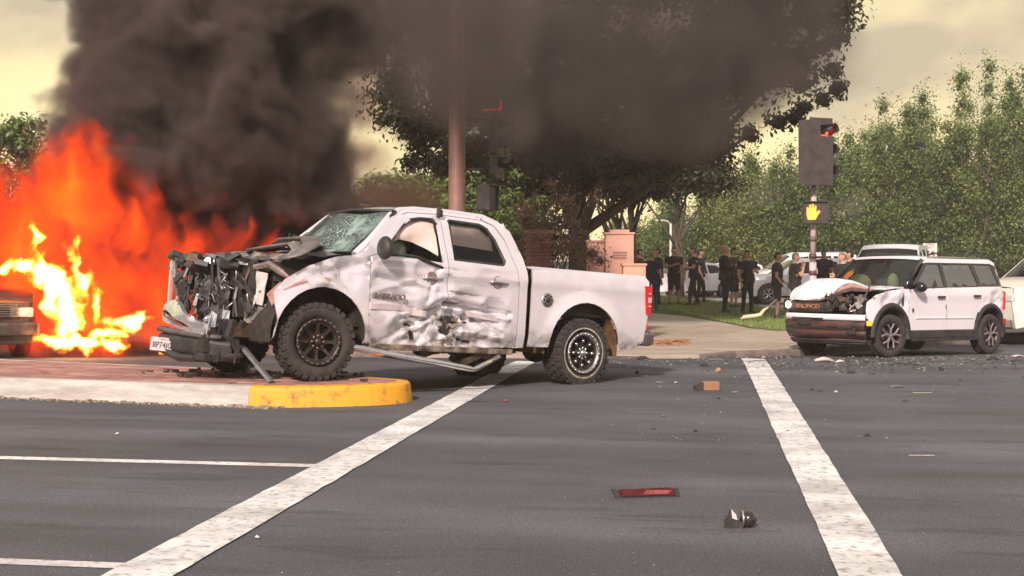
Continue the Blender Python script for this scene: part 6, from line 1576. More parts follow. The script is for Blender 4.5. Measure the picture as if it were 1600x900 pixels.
    leg_v = ((((kinds == 'torso') | (kinds == 'thigh')) & (P[:, 2] <= 1.0) & (~is_arm)) | ((kinds == 'shin') & ((P[:, 2] > .07) if not short else (tv < .04))))
    if short: leg_v &= P[:, 2] > .46
    shoe_v = (kinds == 'foot') | ((P[:, 2] < .10) & (~is_arm))
    hv = P - np.array(hd); hair_v = (np.linalg.norm(hv / np.array([.10, .08, .12]), axis=1) < 1.25) & ((hv[:, 2] > .050) | ((hv[:, 0] < -.02) & (hv[:, 2] > -.05))) & (P[:, 2] > 1.55)
    if hair == 'bald': hair_v &= False
    sc = np.array([s, s, s])
    def layer(name, mask, m, off, wr_=0.0):
        fs = [f for f in F4 if mask[f[0]] and mask[f[1]] and mask[f[2]] and mask[f[-1]]]
        if not fs: return
        idx = np.unique(np.array([i for f in fs for i in f])); mp = {int(k): j for j, k in enumerate(idx)}
        w = np.sin(P[idx, 2] * 38 + P[idx, 0] * 21 + 3 * np.sin(P[idx, 1] * 17)) * wr_
        Q = (P[idx] + N[idx] * (off + w)[:, None]) * sc if np.ndim(off) else (P[idx] + N[idx] * (off + w[:, None])) * sc
        q = bpy.data.meshes.new(name); q.from_pydata([tuple(v) for v in Q], [], [tuple(mp[i] for i in f) for f in fs]); q.update(); q.polygons.foreach_set('use_smooth', [True] * len(q.polygons)); link(name, q, m, t)
    me.vertices.foreach_set('co', (P * sc).ravel()); me.update(); link('body', me, skin, t)
    layer('shirt', shirt_v, shirt, .013, .003); layer('shorts' if short else 'trousers', leg_v, legs, .012 if not short else .022, .003); layer('shoes', shoe_v, SHOE, .007)
    if hair != 'bald': layer('cap' if hair == 'cap' else 'hair', hair_v, HAIRS[hair], .014)
    if police:
        bb = MB(); bb.lathe([(.150 * s, .985 * s), (.163 * s, .99 * s), (.163 * s, 1.03 * s), (.150 * s, 1.035 * s)], 20, 'z'); o = bb.build('duty_belt', LEATH, t); o.scale = (1, 1.12, 1)
        bb = MB(); bb.box((.0, -.22 * s, .93 * s), (.10, .05, .17), bev=.01); bb.build('holster', LEATH, t)
        bb = MB(); bb.lathe([(.001, .006), (.035, .004), (.04, 0)], 12, 'y', (0, .268 * build * s, 1.35 * s)); bb.build('shoulder_patch', mat('patch', (.45, .42, .38), (.2, .18, .2), 40, .7), t)
    if glasses: bb = MB(); bb.box(((hd.x + .10) * s, 0, (hd.z + .012) * s), (.02, .13, .032), bev=.008); bb.build('sunglasses', BLKG, t)
    return t
# face angle: 0 = looking right (+X), 180 = left, -90 = at the camera
L_ = R(180); DN = ((.02, .05, -.30), (.12, .02, -.24)); DN2 = ((.02, -.05, -.30), (.12, -.02, -.24))
FWD = ((.10, .04, -.27), (.25, -.04, .02)); FWD2 = ((.10, -.04, -.27), (.25, .04, .02)); CHIN = ((.16, .02, -.24), (.03, -.10, .25)); CHIN2 = ((.16, -.02, -.24), (.06, .12, .24)); CR = ((.10, .05, -.27), (.18, -.22, .05)); CR2 = ((.10, -.05, -.27), (.18, .22, .08))
person('person in a reddish shirt half hidden behind the cabinets', 998, 46.5, 1.74, R(10), PLAID, CHAR, 'dark', arms=[DN, DN2])
person('blond person in navy top and jeans seen from behind by the cabinets', 1018, 42.5, 1.70, R(75), NAVY, JEANS, 'blond', arms=[FWD, DN2], lean=-.06, stance=.16, stride=.10)
person('dark-haired person in black standing just behind the blond one', 1029, 45.5, 1.76, L_, BLACKC, BLACKC, 'dark', arms=[DN, FWD2])
person('man in black shorts and tee with bare shins facing the camera', 1053, 46, 1.80, R(-80), BLACKC, BLACKC, 'dark', short=True, arms=[DN, CR2], stance=.15)
person('officer in dark uniform striding left with arms held forward', 1084, 45.5, 1.78, R(190), NAVY, NAVY, 'dark', police=True, arms=[FWD, ((.12, -.02, -.26), (.22, .02, -.10))], stride=.17, stance=.10)
person('person in dark trousers half hidden behind the striding officer', 1094, 48.5, 1.74, R(-20), CHAR, BLACKC, 'dark', arms=[DN, DN2], stride=.10)
person('tall bald officer facing right with a shoulder patch', 1132, 41.5, 1.90, R(-15), NAVY, NAVY, 'bald', police=True, sleeve='long', arms=[CR, CR2], stance=.11)
person('man in olive shirt and shorts behind the bald officer', 1146, 44, 1.78, R(-40), OLIVE, CHAR, 'cap', short=True, arms=[DN, CR2])
person('heavy man in black with sunglasses facing the camera', 1167, 41, 1.76, R(-62), BLACKC, BLACKC, 'cap', glasses=True, build=1.28, arms=[CR, DN2], stance=.15, belly=.25)
person('man in black tee and shorts looking right, left of the SUV hood', 1214, 39.0, 1.74, R(-12), BLACKC, BLACKC, 'dark', short=True, arms=[((.02, .05, -.29), (.18, -.02, -.16)), ((.0, -.06, -.29), (.14, .02, -.20))], skin=SKIN2)
person('grey-haired man in black with his hand at his chin', 1242, 37.5, 1.74, R(-8), BLACKC, CHAR, 'grey', arms=[CHIN, CHIN2], build=1.25)
person('dark-clad officer standing right of the signal post', 1287, 45, 1.70, R(-100), NAVY, NAVY, 'dark', police=True, arms=[DN, DN2], skin=SKIN2)
person('fair-haired person in black behind the SUV hood', 1317, 36, 1.76, R(200), BLACKC, CHAR, 'blond', arms=[FWD, DN2], lz=0.0)
person('dark-haired officer beside the large van behind the SUV', 1329, 38, 1.82, R(160), NAVY, NAVY, 'dark', police=True, arms=[FWD, CR2], lz=0.0)

# ================================================================== DEBRIS
db = random.Random(21)
def shard(name, label, u, v, L, W, H, m, rz=None, n=7, group=None, curl=.0, lift=0.0, tilt=0.0):
    """one bent, jagged broken piece with thickness"""
    p = G(u, v); rz = db.uniform(0, 3.1) if rz is None else rz
    t = []; b = MB(); N = n; top = []; 
    for i in range(N + 1):
        a = i / N - .5; w = W * (.5 + .28 * db.uniform(-1, 1)) * (1 - .5 * abs(a) ** 1.5); hh = H * (.35 + .65 * math.sin(PI * (a + .5)) * db.uniform(.6, 1.15)) if curl else H * db.uniform(.5, 1)
        top.append(((a * L, -w, hh * (1 - curl)), (a * L, 0, hh), (a * L, w, hh * (1 - curl * db.uniform(.6, 1.4)))))
    V = [q for r_ in top for q in r_]; Fc = []
    for i in range(N):
        for j in range(2): k = 3 * i + j; Fc.append((k, k + 1, k + 4, k + 3))
    b.add(V, Fc, False); o = b.build(name, m, None); s = o.modifiers.new('s', 'SOLIDIFY'); s.thickness = max(.003, H * .18)
    o.location = (p.x, p.y, p.z + .004 + lift); o.rotation_euler = (tilt, 0, rz); tag(o, label, 'debris', group); return o
BP = mat('debris_black', (.02, .019, .018), (.05, .045, .04), 14, .5, bump=.2); WP = mat('debris_white', (.62, .58, .54), (.45, .41, .37), 9, .5); GP = mat('debris_grey', (.16, .15, .14), (.08, .075, .07), 9, .5)
# red lamp strip in the foreground
p = G(1009, 777); t = thing('lamp_strip', 'long broken red lamp strip lying on the asphalt in the foreground', 'debris', (p.x, p.y, .0), R(9))
RS = mat('red_strip', (.11, .014, .016), (.05, .008, .009), 30, .22, coat=.5)
b = MB(); b.prism([(-.205, .012), (.205, .010), (.205, .052), (.15, .060), (-.15, .056), (-.205, .048)], -.012, .012); b.build('lens', RS, t)
b = MB()
for k in range(18): b.box((-.15 + k * .010, -.0145, .034), (.004, .004, .038))
b.build('ribs', mat('red_rib', (.16, .03, .03), None, rough=.3), t)
b = MB(); b.prism([(-.02, .022), (.15, .02), (.17, .046), (.0, .05)], -.0165, -.012); b.build('reflector', mat('reflector', (.40, .12, .11), (.2, .05, .05), 20, .15), t)
b = MB(); b.prism([(-.205, .012), (-.235, .060), (-.19, .052), (-.17, .0), (-.20, 0)], -.014, .02); b.prism([(.20, .0), (.225, .004), (.225, .03), (.21, .058), (.185, .05)], -.02, .02); b.box((0, .008, .008), (.40, .03, .014), bev=.003); b.build('backing', BP, t)
# torn mirror / lamp bowl
p = G(1156, 824); t = thing('broken_lamp', 'broken black lamp bowl with torn shards standing on the asphalt', 'debris', (p.x, p.y, 0), R(0)); t.scale = (1.08, 1.08, 1.08)
b = MB(); b.sphere((.045, 0, .046), (.046, .05, .046), 20, 14); b.build('bowl', mat('bowl_gloss', (.018, .014, .013), (.04, .03, .025), 20, .25, coat=.4), t)
b = MB(); b.lathe([(.040, -.004), (.048, .0), (.046, .006)], 24, 'x', (.012, 0, .046)); b.build('bowl_rim', DULLCH, t)
b = MB(); b.prism([(-.085, .0), (.01, .0), (.02, .03), (-.02, .045), (-.045, .06), (-.052, .10), (-.062, .06), (-.078, .058), (-.07, .045), (-.092, .038), (-.078, .025)], -.03, .02); b.build('torn_housing', BP, t)
b = MB(); b.prism([(-.052, .105), (-.046, .055), (-.018, .045), (-.026, .075)], -.036, -.031); b.build('shard', WP, t)
# brown box with a dark end
p = G(1110, 609); t = thing('cardboard_box', 'small brown box lying on the asphalt between the two wrecks', 'debris', (p.x, p.y, p.z), R(3)); CB = mat('box_brown', (.34, .17, .09), (.26, .13, .07), 14, .8)
b = MB(); b.box((0, 0, .05), (.19, .16, .098), bev=.004); b.build('box', CB, t)
b = MB(); b.prism([(-.095, .0), (-.19, .005), (-.20, .05), (-.16, .055), (-.095, .085)], -.07, .07); b.build('torn_end', BP, t)
# pale fragment leaning on the lawn
p = Vector(((1185 - 800) * 37.5 / F_PX, 37.5)); t = thing('torn_bumper_cover', 'pale curved bumper piece with a dark strut leaning on the lawn', 'debris', (p.x, p.y, lawn_z(p.x, p.y)), R(0))
b = MB(); b.tube([(-.45, 0, .05), (-.36, 0, .10), (-.1, 0, .13), (.05, 0, .16), (.14, 0, .28), (.26, 0, .36)], [.04, .085, .085, .08, .06, .02], 10, flat=.7); b.build('cover', mat('pale_lime', (.68, .66, .40), (.55, .53, .32), 5, .5), t)
b = MB(); b.tube([(.05, .03, .12), (.30, .03, .40), (.48, .03, .56)], .028, 8); b.build('strut', GP, t)
# individually visible pieces
items = [('bumper_fragment', 'curved black bumper fragment behind the pickup tail', 1004, 563, .22, .12, .09, BP, .6, .5), ('bumper_fragment', 'flat black fragment with an orange edge left of the curved one', 980, 563, .26, .10, .04, GP, .1, 0), ('plastic_clip', 'small dark clump by the rear tyre of the pickup', 966, 557, .13, .08, .05, BP, None, .3),
 ('plastic_shard', 'dark upright shard right of the pickup rear tyre', 995, 586, .06, .05, .06, BP, None, .4), ('plastic_shard', 'dark angular shard with a pale tip near the ramp', 1100, 573, .14, .07, .07, BP, .5, .5), ('plastic_rod', 'thin dark rod beside the small tan ball', 1140, 583, .26, .02, .012, BP, -.05, 0), ('trim_strip', 'pale narrow trim strip by the ramp edge', 1117, 562, .22, .03, .012, WP, 0, 0),
 ('black_bar', 'black bar lying across the far end of the white line', 1184, 566, .38, .05, .03, BP, .0, .2), ('white_fragment', 'small white fragment at the far end of the white line', 1193, 560, .07, .05, .04, WP, None, .3), ('headlamp_shell', 'broken pale headlamp shell left of the SUV tyre', 1287, 565, .30, .14, .07, WP, .1, .5), ('headlamp_shell', 'smaller pale lens fragment near the SUV front tyre', 1312, 567, .16, .09, .05, WP, .4, .5),
 ('grille_fragment', 'long black grille fragment below the SUV doors', 1412, 571, .42, .10, .05, BP, .05, .3), ('plastic_shard', 'dark bent shard front left of the SUV front tyre', 1330, 584, .13, .05, .05, BP, .3, .6), ('plastic_shard', 'flat dark shard right of the bent one', 1362, 586, .10, .06, .025, BP, 0, 0), ('plastic_shard', 'dark hooked shard below the SUV sill', 1471, 579, .12, .06, .06, BP, .9, .5),
 ('torn_trim', 'grey curled trim piece in the right lane', 1401, 606, .20, .07, .035, GP, .2, .6), ('trim_strip', 'thin white strip in the right lane', 1441, 615, .22, .022, .012, WP, -.15, 0), ('plastic_shard', 'small dark lump beyond the thin white strip', 1415, 628, .07, .05, .02, BP, 0, .3), ('plastic_shard', 'left one of two small black lumps right of the white line', 1269, 610, .05, .04, .025, BP, None, .4), ('plastic_shard', 'right one of two small black lumps right of the white line', 1281, 612, .06, .04, .02, BP, None, .3),
 ('plastic_disc', 'round white cap on the asphalt right of the two lumps', 1306, 614, .045, .04, .03, WP, None, .5), ('trim_strip', 'short grey strip beside the white line', 1262, 620, .10, .02, .01, GP, -.2, 0), ('plastic_shard', 'dark triangular crumb alone in the right lane', 1355, 682, .05, .04, .03, BP, .4, .4), ('wire_strip', 'pale thin bent strip on the right foreground asphalt', 1440, 713, .20, .015, .008, WP, -.1, 0),
 ('tyre_shred', 'black lump beside the SUV rear tyre', 1552, 564, .20, .12, .09, BP, .3, .5), ('white_fragment', 'pale slab fragment at the right edge behind the lump', 1592, 558, .24, .12, .04, WP, .1, .2), ('black_fragment', 'black scrap at the right edge', 1590, 566, .22, .08, .05, BP, .1, .4), ('plastic_shard', 'reddish brown crumb in the middle of the road', 790, 628, .07, .05, .03, mat('debris_red', (.20, .07, .05), None, rough=.6), None, .4), ('rubber_strip', 'thin dark rubber streak across the left white line', 737, 628, .40, .03, .008, BP, .0, 0),
 ('plastic_shard', 'tiny dark piece below the brown box', 1123, 624, .05, .03, .02, BP, None, .3), ('white_fragment', 'white flake left of the brown box', 1030, 598, .09, .03, .01, WP, .1, 0), ('white_fragment', 'white flake just left of the brown box', 1056, 599, .06, .04, .02, WP, None, .2), ('white_fragment', 'pale chip right of the brown box', 1148, 614, .07, .03, .01, WP, 0, 0), ('pebble', 'white pebble on the dark asphalt left of the long line', 402, 842, .026, .022, .018, WP, None, .5), ('pebble', 'white pebble in the lane nearest the median', 183, 679, .04, .03, .02, WP, None, .5),
 ('plastic_shard', 'small dark flake in the middle lane near the box', 1021, 671, .05, .03, .012, BP, None, .3), ('plastic_shard', 'small dark flake left of the other one in mid lane', 1087, 675, .05, .035, .02, BP, None, .3), ('plastic_shard', 'small dark scrap before the salmon-coloured ramp', 1037, 651, .06, .03, .02, GP, None, .3)]
for (nm, lab, u, v, L, W, H, m, rz, cu) in items: shard(nm, lab, u, v, L, W, H, m, rz, curl=cu)
b = MB(); p = G(1123, 582); b.sphere((0, 0, .035), .036, 12, 8); b.box((-.03, 0, .03), (.03, .05, .05)); o = b.build('tan_ball', mat('tan', (.36, .21, .11), None, rough=.5)); o.location = p; tag(o, 'small tan round cap beside a thin rod', 'debris')
PC = mat('debris_pale', (.40, .36, .32), (.2, .18, .16), 12, .6)
# crumbs nobody could count
g = np.random.RandomState(12)
def crumbs(name, label, n, fn, smin, smax, m, flat=.5):
    V = []; Fc = []; 
    for i in range(n):
        u, v = fn(); p = G(u, v); s_ = smin + (smax - smin) * g.rand() ** 3; a = g.rand(3) * 6; k = len(V)
        for q in range(4): V.append((p.x + s_ * math.cos(a[0] + q * 1.6) * g.uniform(.4, 1), p.y + s_ * math.sin(a[0] + q * 1.6) * g.uniform(.4, 1), p.z + .003 + s_ * flat * g.rand() * .5))
        V.append((p.x, p.y, p.z + .005 + s_ * flat)); Fc += [(k, k + 1, k + 4), (k + 1, k + 2, k + 4), (k + 2, k + 3, k + 4), (k + 3, k, k + 4)]
    o = link(name, np_mesh(name, V, Fc), m); tag(o, label, 'debris', kind='stuff')
far = lambda: (g.uniform(955, 1600), 553 + abs(g.normal(0, 13)) + 4)
suvz = lambda: (g.normal(1400, 130), 556 + abs(g.normal(0, 10)))
mid = lambda: (g.uniform(940, 1600), g.uniform(560, 700))
crumbs('black_crumbs', 'black plastic crumbs strewn between the wrecks', 800, far, .006, .045, BP, .4); crumbs('black_crumbs', 'black plastic crumbs under the damaged SUV', 900, suvz, .008, .055, BP, .4)
crumbs('pale_crumbs', 'pale plastic and glass crumbs strewn between the wrecks', 240, far, .006, .042, PC); crumbs('pale_crumbs', 'pale crumbs under the damaged SUV', 330, suvz, .006, .045, PC)
crumbs('grey_crumbs', 'grey crumbs spread over the road', 220, mid, .005, .03, GP); crumbs('pale_chips', 'scattered pale chips on the road', 80, mid, .004, .018, WP)
crumbs('road_grit', 'fine grit on the near asphalt', 300, lambda: (g.uniform(0, 1600), g.uniform(640, 900)), .002, .009, mat('grit_pale', (.3, .28, .25), None, rough=.9))
# bits on the median under the bumper
for k in range(46):
    x_, y_ = g.uniform(-4.4, -1.6), 0
    y_ = np.interp(x_, [-4.4, -1.6], [17.3, 16.4]) + g.uniform(-.3, .9)
    if k == 0: mb = MB()
    mb.box((x_, y_, MZ + .02), (g.uniform(.02, .12), g.uniform(.02, .08), g.uniform(.01, .04)), Matrix.Rotation(g.rand() * 3, 3, 'Z'))
o = mb.build('median_crumbs', BP); tag(o, 'black crumbs on the brick median under the crushed bumper', 'debris', kind='stuff')
lb = truck.matrix_world
def TP(x, y, z): return lb @ Vector((x, y, z))
a_, c_ = TP(.62, .32, .34), Vector((-2.62, 16.0, MZ + .02)); b = MB(); b.tube([a_, a_.lerp(c_, .5), c_], [.045, .045, .042], 5, False, flat=.35); o = b.build('loose_steel_bar', mat('bar_grey', (.30, .30, .31), (.2, .2, .2), 8, .4, .5)); tag(o, 'flat grey bar hanging from the pickup front down to the bricks', 'debris')

# ================================================================== FIRE AND SMOKE
def vol_object(name, label, bmin, bmax, res, puffs, nscale, namt, gain, m, warp=.5, wscale=.5, stretch=(1, 1, 1), seed=0.0, power=1.0, det=4, base=0.0):
    """a fog grid computed from soft puffs eroded by noise (geometry nodes: Volume Cube)"""
    ng = bpy.data.node_groups.new(name, 'GeometryNodeTree'); ng.interface.new_socket('Geometry', in_out='OUTPUT', socket_type='NodeSocketGeometry')
    n = ng.nodes; l = ng.links; out = n.new('NodeGroupOutput'); vc = n.new('GeometryNodeVolumeCube'); pos = n.new('GeometryNodeInputPosition')
    vc.inputs['Min'].default_value = bmin; vc.inputs['Max'].default_value = bmax
    for k, a in enumerate(('Resolution X', 'Resolution Y', 'Resolution Z')): vc.inputs[a].default_value = res[k]
    def VM(op, a, b2=None):
        x = n.new('ShaderNodeVectorMath'); x.operation = op
        for i, q in enumerate((a, b2)):
            if q is None: continue
            if isinstance(q, tuple): x.inputs[i].default_value = q
            else: l.new(q, x.inputs[i])
        return x
    def MM(op, a, b2=None, c=None, clamp=False):
        x = n.new('ShaderNodeMath'); x.operation = op; x.use_clamp = clamp
        for i, q in enumerate((a, b2, c)):
            if q is None: continue
            if isinstance(q, (int, float)): x.inputs[i].default_value = q
            else: l.new(q, x.inputs[i])
        return x.outputs[0]
    p0 = VM('ADD', pos.outputs[0], (seed, seed * 1.7, seed * .6)).outputs[0]
    nw = n.new('ShaderNodeTexNoise'); nw.inputs['Scale'].default_value = wscale; nw.inputs['Detail'].default_value = 3; l.new(p0, nw.inputs['Vector'])
    off = VM('SUBTRACT', nw.outputs['Color'], (.5, .5, .5)).outputs[0]; off = VM('MULTIPLY', off, (warp * 2, warp * 2, warp * 2)).outputs[0]; pw = VM('ADD', pos.outputs[0], off).outputs[0]
    acc = None
    for (cx, cy, cz, rx, ry, rz, *am) in puffs:
        v = VM('SUBTRACT', pw, (cx, cy, cz)).outputs[0]; v = VM('DIVIDE', v, (rx, ry, rz)).outputs[0]; ln = VM('LENGTH', v).outputs['Value']
        f = MM('SUBTRACT', 1.0, ln)
        if am: f = MM('SUBTRACT', f, 1 - am[0])
        acc = f if acc is None else MM('MAXIMUM', acc, f)
    ns = n.new('ShaderNodeTexNoise'); ns.inputs['Scale'].default_value = nscale; ns.inputs['Detail'].default_value = det; ns.inputs['Roughness'].default_value = .58; ns.inputs['Distortion'].default_value = .4
    sv = VM('MULTIPLY', VM('ADD', pw, (seed, 0, seed)).outputs[0], stretch).outputs[0]; l.new(sv, ns.inputs['Vector'])
    e = MM('MULTIPLY', MM('SUBTRACT', ns.outputs['Fac'], .5), namt)
    dns = MM('ADD', acc, e); dns = MM('MULTIPLY', dns, gain, clamp=True)
    if power != 1.0: dns = MM('POWER', dns, power)
    l.new(dns, vc.inputs['Density']); sm = n.new('GeometryNodeSetMaterial'); sm.inputs['Material'].default_value = m
    l.new(vc.outputs[0], sm.inputs[0]); l.new(sm.outputs[0], out.inputs[0])
    me = bpy.data.meshes.new(name); me.from_pydata([bmin, bmax], [], []); me.materials.append(m)
    o = bpy.data.objects.new(name, me); COL.objects.link(o); md = o.modifiers.new('v', 'NODES'); md.node_group = ng
    tag(o, label, name.replace('_', ' '), kind='stuff'); return o
def smoke_mat(name, col, dens, aniso=0.0):
    m = bpy.data.materials.new(name); m.use_nodes = True; n = m.node_tree.nodes; l = m.node_tree.links; n.clear()
    o = n.new('ShaderNodeOutputMaterial'); v = n.new('ShaderNodeVolumePrincipled'); a = n.new('ShaderNodeAttribute'); a.attribute_name = 'density'
    k = n.new('ShaderNodeMath'); k.operation = 'MULTIPLY'; k.inputs[1].default_value = dens; l.new(a.outputs['Fac'], k.inputs[0]); v.inputs['Density Attribute'].default_value = ''
    l.new(k.outputs[0], v.inputs['Density']); v.inputs['Color'].default_value = (*col, 1); v.inputs['Anisotropy'].default_value = aniso; l.new(v.outputs[0], o.inputs['Volume']); return m
def fire_mat(name, stops, strength, absorb, acol=(.3, .1, .05)):
    m = bpy.data.materials.new(name); m.use_nodes = True; n = m.node_tree.nodes; l = m.node_tree.links; n.clear()
    o = n.new('ShaderNodeOutputMaterial'); a = n.new('ShaderNodeAttribute'); a.attribute_name = 'density'; r = n.new('ShaderNodeValToRGB'); e = r.color_ramp.elements
    e[0].position, e[0].color = stops[0][0], (*stops[0][1], 1); e[1].position, e[1].color = stops[-1][0], (*stops[-1][1], 1)
    for s in stops[1:-1]: q = e.new(s[0]); q.color = (*s[1], 1)
    l.new(a.outputs['Fac'], r.inputs['Fac']); em = n.new('ShaderNodeEmission'); em.inputs['Strength'].default_value = strength; l.new(r.outputs[0], em.inputs[0])
    ab = n.new('ShaderNodeVolumeAbsorption'); ab.inputs['Color'].default_value = (*acol, 1); k = n.new('ShaderNodeMath'); k.operation = 'MULTIPLY'; k.inputs[1].default_value = absorb; l.new(a.outputs['Fac'], k.inputs[0]); l.new(k.outputs[0], ab.inputs['Density'])
    s = n.new('ShaderNodeAddShader'); l.new(em.outputs[0], s.inputs[0]); l.new(ab.outputs[0], s.inputs[1]); l.new(s.outputs[0], o.inputs['Volume']); return m
def pp(u, v, d, ru, rd, rv, *am):
    """a puff by bearing, height and distance, radii in pixels at that distance"""
    k = d / F_PX; return ((u - 800) * k, d, CAM_H + (HOR - v) * k, ru * k, rd, rv * k, *am)
SMK = smoke_mat('black_smoke', (.19, .15, .135), 4.6)
SMK2 = smoke_mat('drifting_smoke', (.19, .165, .155), .80)
# rolling black column over the burning car
col_p = [pp(170, 340, 28.6, 150, 1.1, 170), pp(300, 400, 28.7, 190, 1.1, 130), pp(420, 420, 28.8, 130, 1.0, 110), pp(330, 330, 27.8, 110, 1.0, 90, .8), pp(195, 130, 26.6, 85, 1.3, 95), pp(170, 215, 26.6, 60, 1.0, 55, .8), pp(400, 60, 27, 150, 1.6, 150), pp(210, 190, 26.5, 120, 1.5, 130), pp(300, 60, 27, 170, 1.8, 130), pp(420, 150, 27, 130, 1.7, 170), pp(480, 30, 27.5, 120, 1.7, 150), pp(330, 240, 27.2, 170, 1.6, 105), pp(200, 40, 27, 90, 1.4, 80), pp(470, 250, 27.6, 95, 1.5, 100), pp(300, -80, 27.5, 260, 2.0, 120), pp(520, -60, 28, 130, 1.6, 130), pp(150, 110, 27, 60, 1.1, 60, .7), pp(500, 330, 28.4, 90, 1.3, 80, .8), pp(420, 330, 28.6, 120, 1.3, 70, .8), pp(250, 150, 27, 130, 1.5, 120)]
vol_object('black_smoke', 'thick rolling black smoke column rising from the burning SUV', (-11, 23.6, -.1), (-1.6, 30.2, 9.5), (170, 90, 138), col_p, .72, 2.0, 4.0, SMK, .8, .45, seed=3., det=7)
# smoke drifting across the pole and oak
dr_p = [pp(705, 20, 23.6, 130, 1.8, 190), pp(712, 110, 23.8, 105, 1.6, 100), pp(785, 175, 24.0, 80, 1.3, 65, .8), pp(640, 20, 31, 160, 2.2, 120), pp(760, 60, 31, 190, 2.4, 150), pp(920, 70, 32, 210, 2.6, 160), pp(1080, 90, 33, 190, 2.6, 150), pp(1200, 60, 34, 150, 2.4, 120), pp(760, 190, 31, 130, 2.0, 80, .6), pp(980, 200, 32, 150, 2.0, 80, .6), pp(900, -100, 32, 420, 2.8, 150), pp(1240, -20, 34, 130, 2.2, 110), pp(1180, 130, 33, 110, 2.2, 80), pp(1060, 170, 33, 150, 2.4, 80), pp(860, 170, 32, 190, 2.4, 90), pp(640, 120, 31, 90, 2., 90, .8)]
vol_object('drifting_smoke', 'brown-grey smoke drifting over the pole and the great oak', (-4.4, 21.6, 2.8), (9.5, 37.5, 10.5), (120, 100, 66), dr_p, .42, 1.35, 2.2, SMK2, 1.0, .3, seed=8., det=6)
# low thin smoke behind the pickup and in front of the far trees
lo_p = [pp(480, 330, 33, 240, 3, 90, .8), pp(620, 330, 34, 150, 3, 80, .7), pp(1200, 300, 60, 130, 5, 90, .30), pp(1330, 330, 62, 110, 5, 90, .35)]
vol_object('low_smoke', 'low brown smoke hanging behind the pickup cab', (-9, 28, .1), (1.0, 38, 4.6), (64, 56, 40), lo_p[:2], .35, .7, 1.4, smoke_mat('low_smoke', (.62, .38, .30), 1.6), .9, .3, seed=5., det=3)
vol_object('thin_smoke', 'thin smoke veil in front of the trees behind the signal post', (5, 54, .2), (19, 70, 8), (60, 50, 44), lo_p[2:], .3, .5, 1.6, smoke_mat('thin_smoke', (.55, .50, .46), .16), 1.2, .2, seed=6., det=3)
# orange fire body: hot torn sheets with weak red emission added for the fire-lit smoke above
FM = fire_mat('fire', [(0, (0, 0, 0)), (.10, (.07, .007, .003)), (.30, (.30, .020, .006)), (.50, (.78, .062, .006)), (.72, (1.0, .15, .009)), (.88, (1, .26, .014)), (1, (1, .50, .03))], 3.6, 6.0)
f_p = [pp(40, 400, 25.4, 130, .8, 150), pp(110, 320, 25.5, 85, .7, 130), pp(130, 470, 25.1, 120, .8, 110), pp(-60, 350, 25.5, 120, .9, 140), pp(80, 250, 25.5, 70, .6, 80, .7), pp(160, 250, 25.6, 60, .6, 90, .62), pp(200, 360, 25.9, 90, .7, 90, .75),
       pp(260, 450, 25.9, 140, .8, 120, .68), pp(350, 470, 26.1, 130, .8, 110, .58), pp(430, 450, 26.3, 110, .7, 100, .46), pp(300, 390, 26.0, 150, .7, 95, .44), pp(400, 390, 26.3, 130, .7, 90, .36), pp(240, 290, 25.8, 110, .6, 90, .30), pp(340, 320, 26.0, 120, .6, 80, .26), pp(450, 340, 26.3, 90, .6, 80, .22),
       pp(330, 510, 25.8, 150, .7, 60, .6), pp(230, 525, 25.5, 120, .6, 50, .65)]
vol_object('fire', 'orange fire engulfing the SUV at the left edge', (-12.0, 23.8, -.15), (-3.0, 27.6, 5.2), (210, 90, 130), f_p, 1.9, 2.0, 1.12, FM, .7, 1.1, (1.3, 1.3, .5), seed=1., det=7)
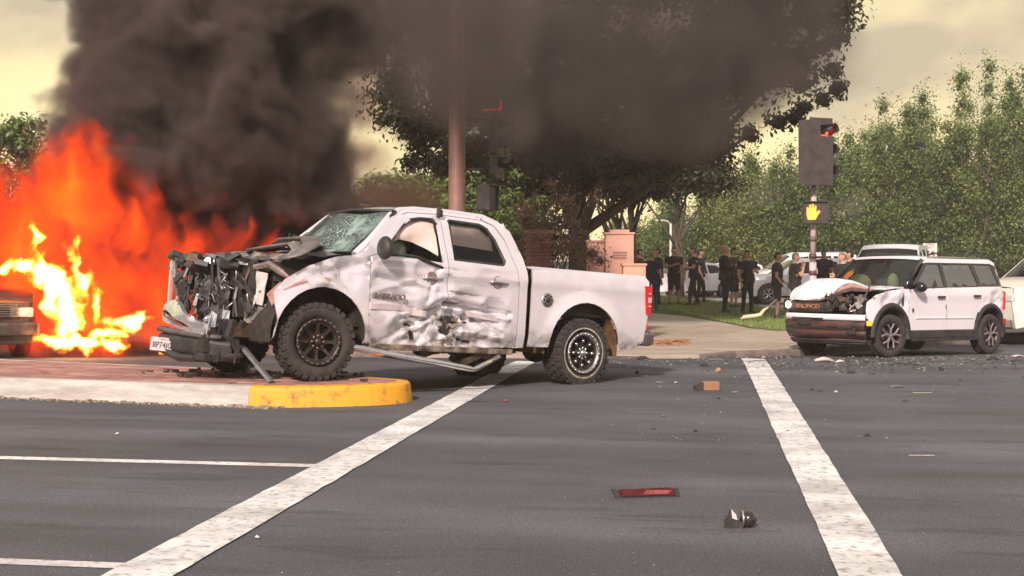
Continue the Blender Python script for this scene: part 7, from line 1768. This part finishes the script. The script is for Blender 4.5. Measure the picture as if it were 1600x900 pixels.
FY = fire_mat('flame', [(0, (0, 0, 0)), (.15, (1.0, .14, .008)), (.38, (1.0, .42, .03)), (.7, (1, .72, .16)), (1, (1, .9, .5))], 20.0, 0.0)
y_p = [pp(35, 415, 24.3, 20, .2, 16, .8), pp(70, 425, 24.3, 26, .2, 26), pp(86, 455, 24.3, 26, .22, 38), pp(105, 490, 24.3, 24, .2, 40), pp(125, 440, 24.5, 20, .2, 50, .8), pp(90, 534, 24.2, 34, .20, 13), pp(130, 536, 24.2, 58, .20, 11), pp(165, 520, 24.3, 24, .2, 13), pp(178, 541, 24.1, 20, .16, 9), pp(215, 503, 25.0, 22, .2, 13), pp(185, 500, 25.0, 30, .2, 9, .8), pp(8, 420, 24.1, 16, .2, 14, .7), pp(150, 470, 24.6, 18, .2, 40, .7), pp(60, 370, 24.8, 18, .2, 50, .38), pp(115, 390, 24.8, 18, .2, 50, .38)]
vol_object('flames', 'bright yellow flames licking round the burning SUV', (-9.0, 23.4, -.15), (-5.6, 26.0, 3.4), (190, 100, 180), y_p, 5.2, 3.0, 2.1, FY, .28, 2.6, (1, 1, .42), seed=2., power=1.6, det=6)
vol_object('tan_smoke', 'tan smoke clouds lit between the black column and the oak', (-9.5, 44, 2.0), (-1.5, 52, 12), (60, 50, 70), [pp(590, 150, 48, 75, 2.4, 70), pp(600, 30, 48, 60, 2, 60, .7), pp(560, 240, 48, 70, 2.2, 50, .9), pp(640, 200, 48, 50, 2, 60, .7), pp(500, 200, 48, 90, 2, 90, .7)], .5, 1.1, 1.8, smoke_mat('tan_smoke', (.74, .56, .40), .75), 1.2, .35, seed=15., det=4)
m = bpy.data.materials.new('haze'); m.use_nodes = True; m.node_tree.nodes.clear(); n = m.node_tree.nodes
o_ = n.new('ShaderNodeOutputMaterial'); v_ = n.new('ShaderNodeVolumePrincipled'); v_.inputs['Density'].default_value = .0008; v_.inputs['Color'].default_value = (.93, .86, .78, 1); v_.inputs['Anisotropy'].default_value = 0.0
m.node_tree.links.new(v_.outputs[0], o_.inputs['Volume'])
b = MB(); b.box((0, 48, 7.4), (330, 120, 17.8)); o = b.build('haze', m); o['kind'] = 'stuff'
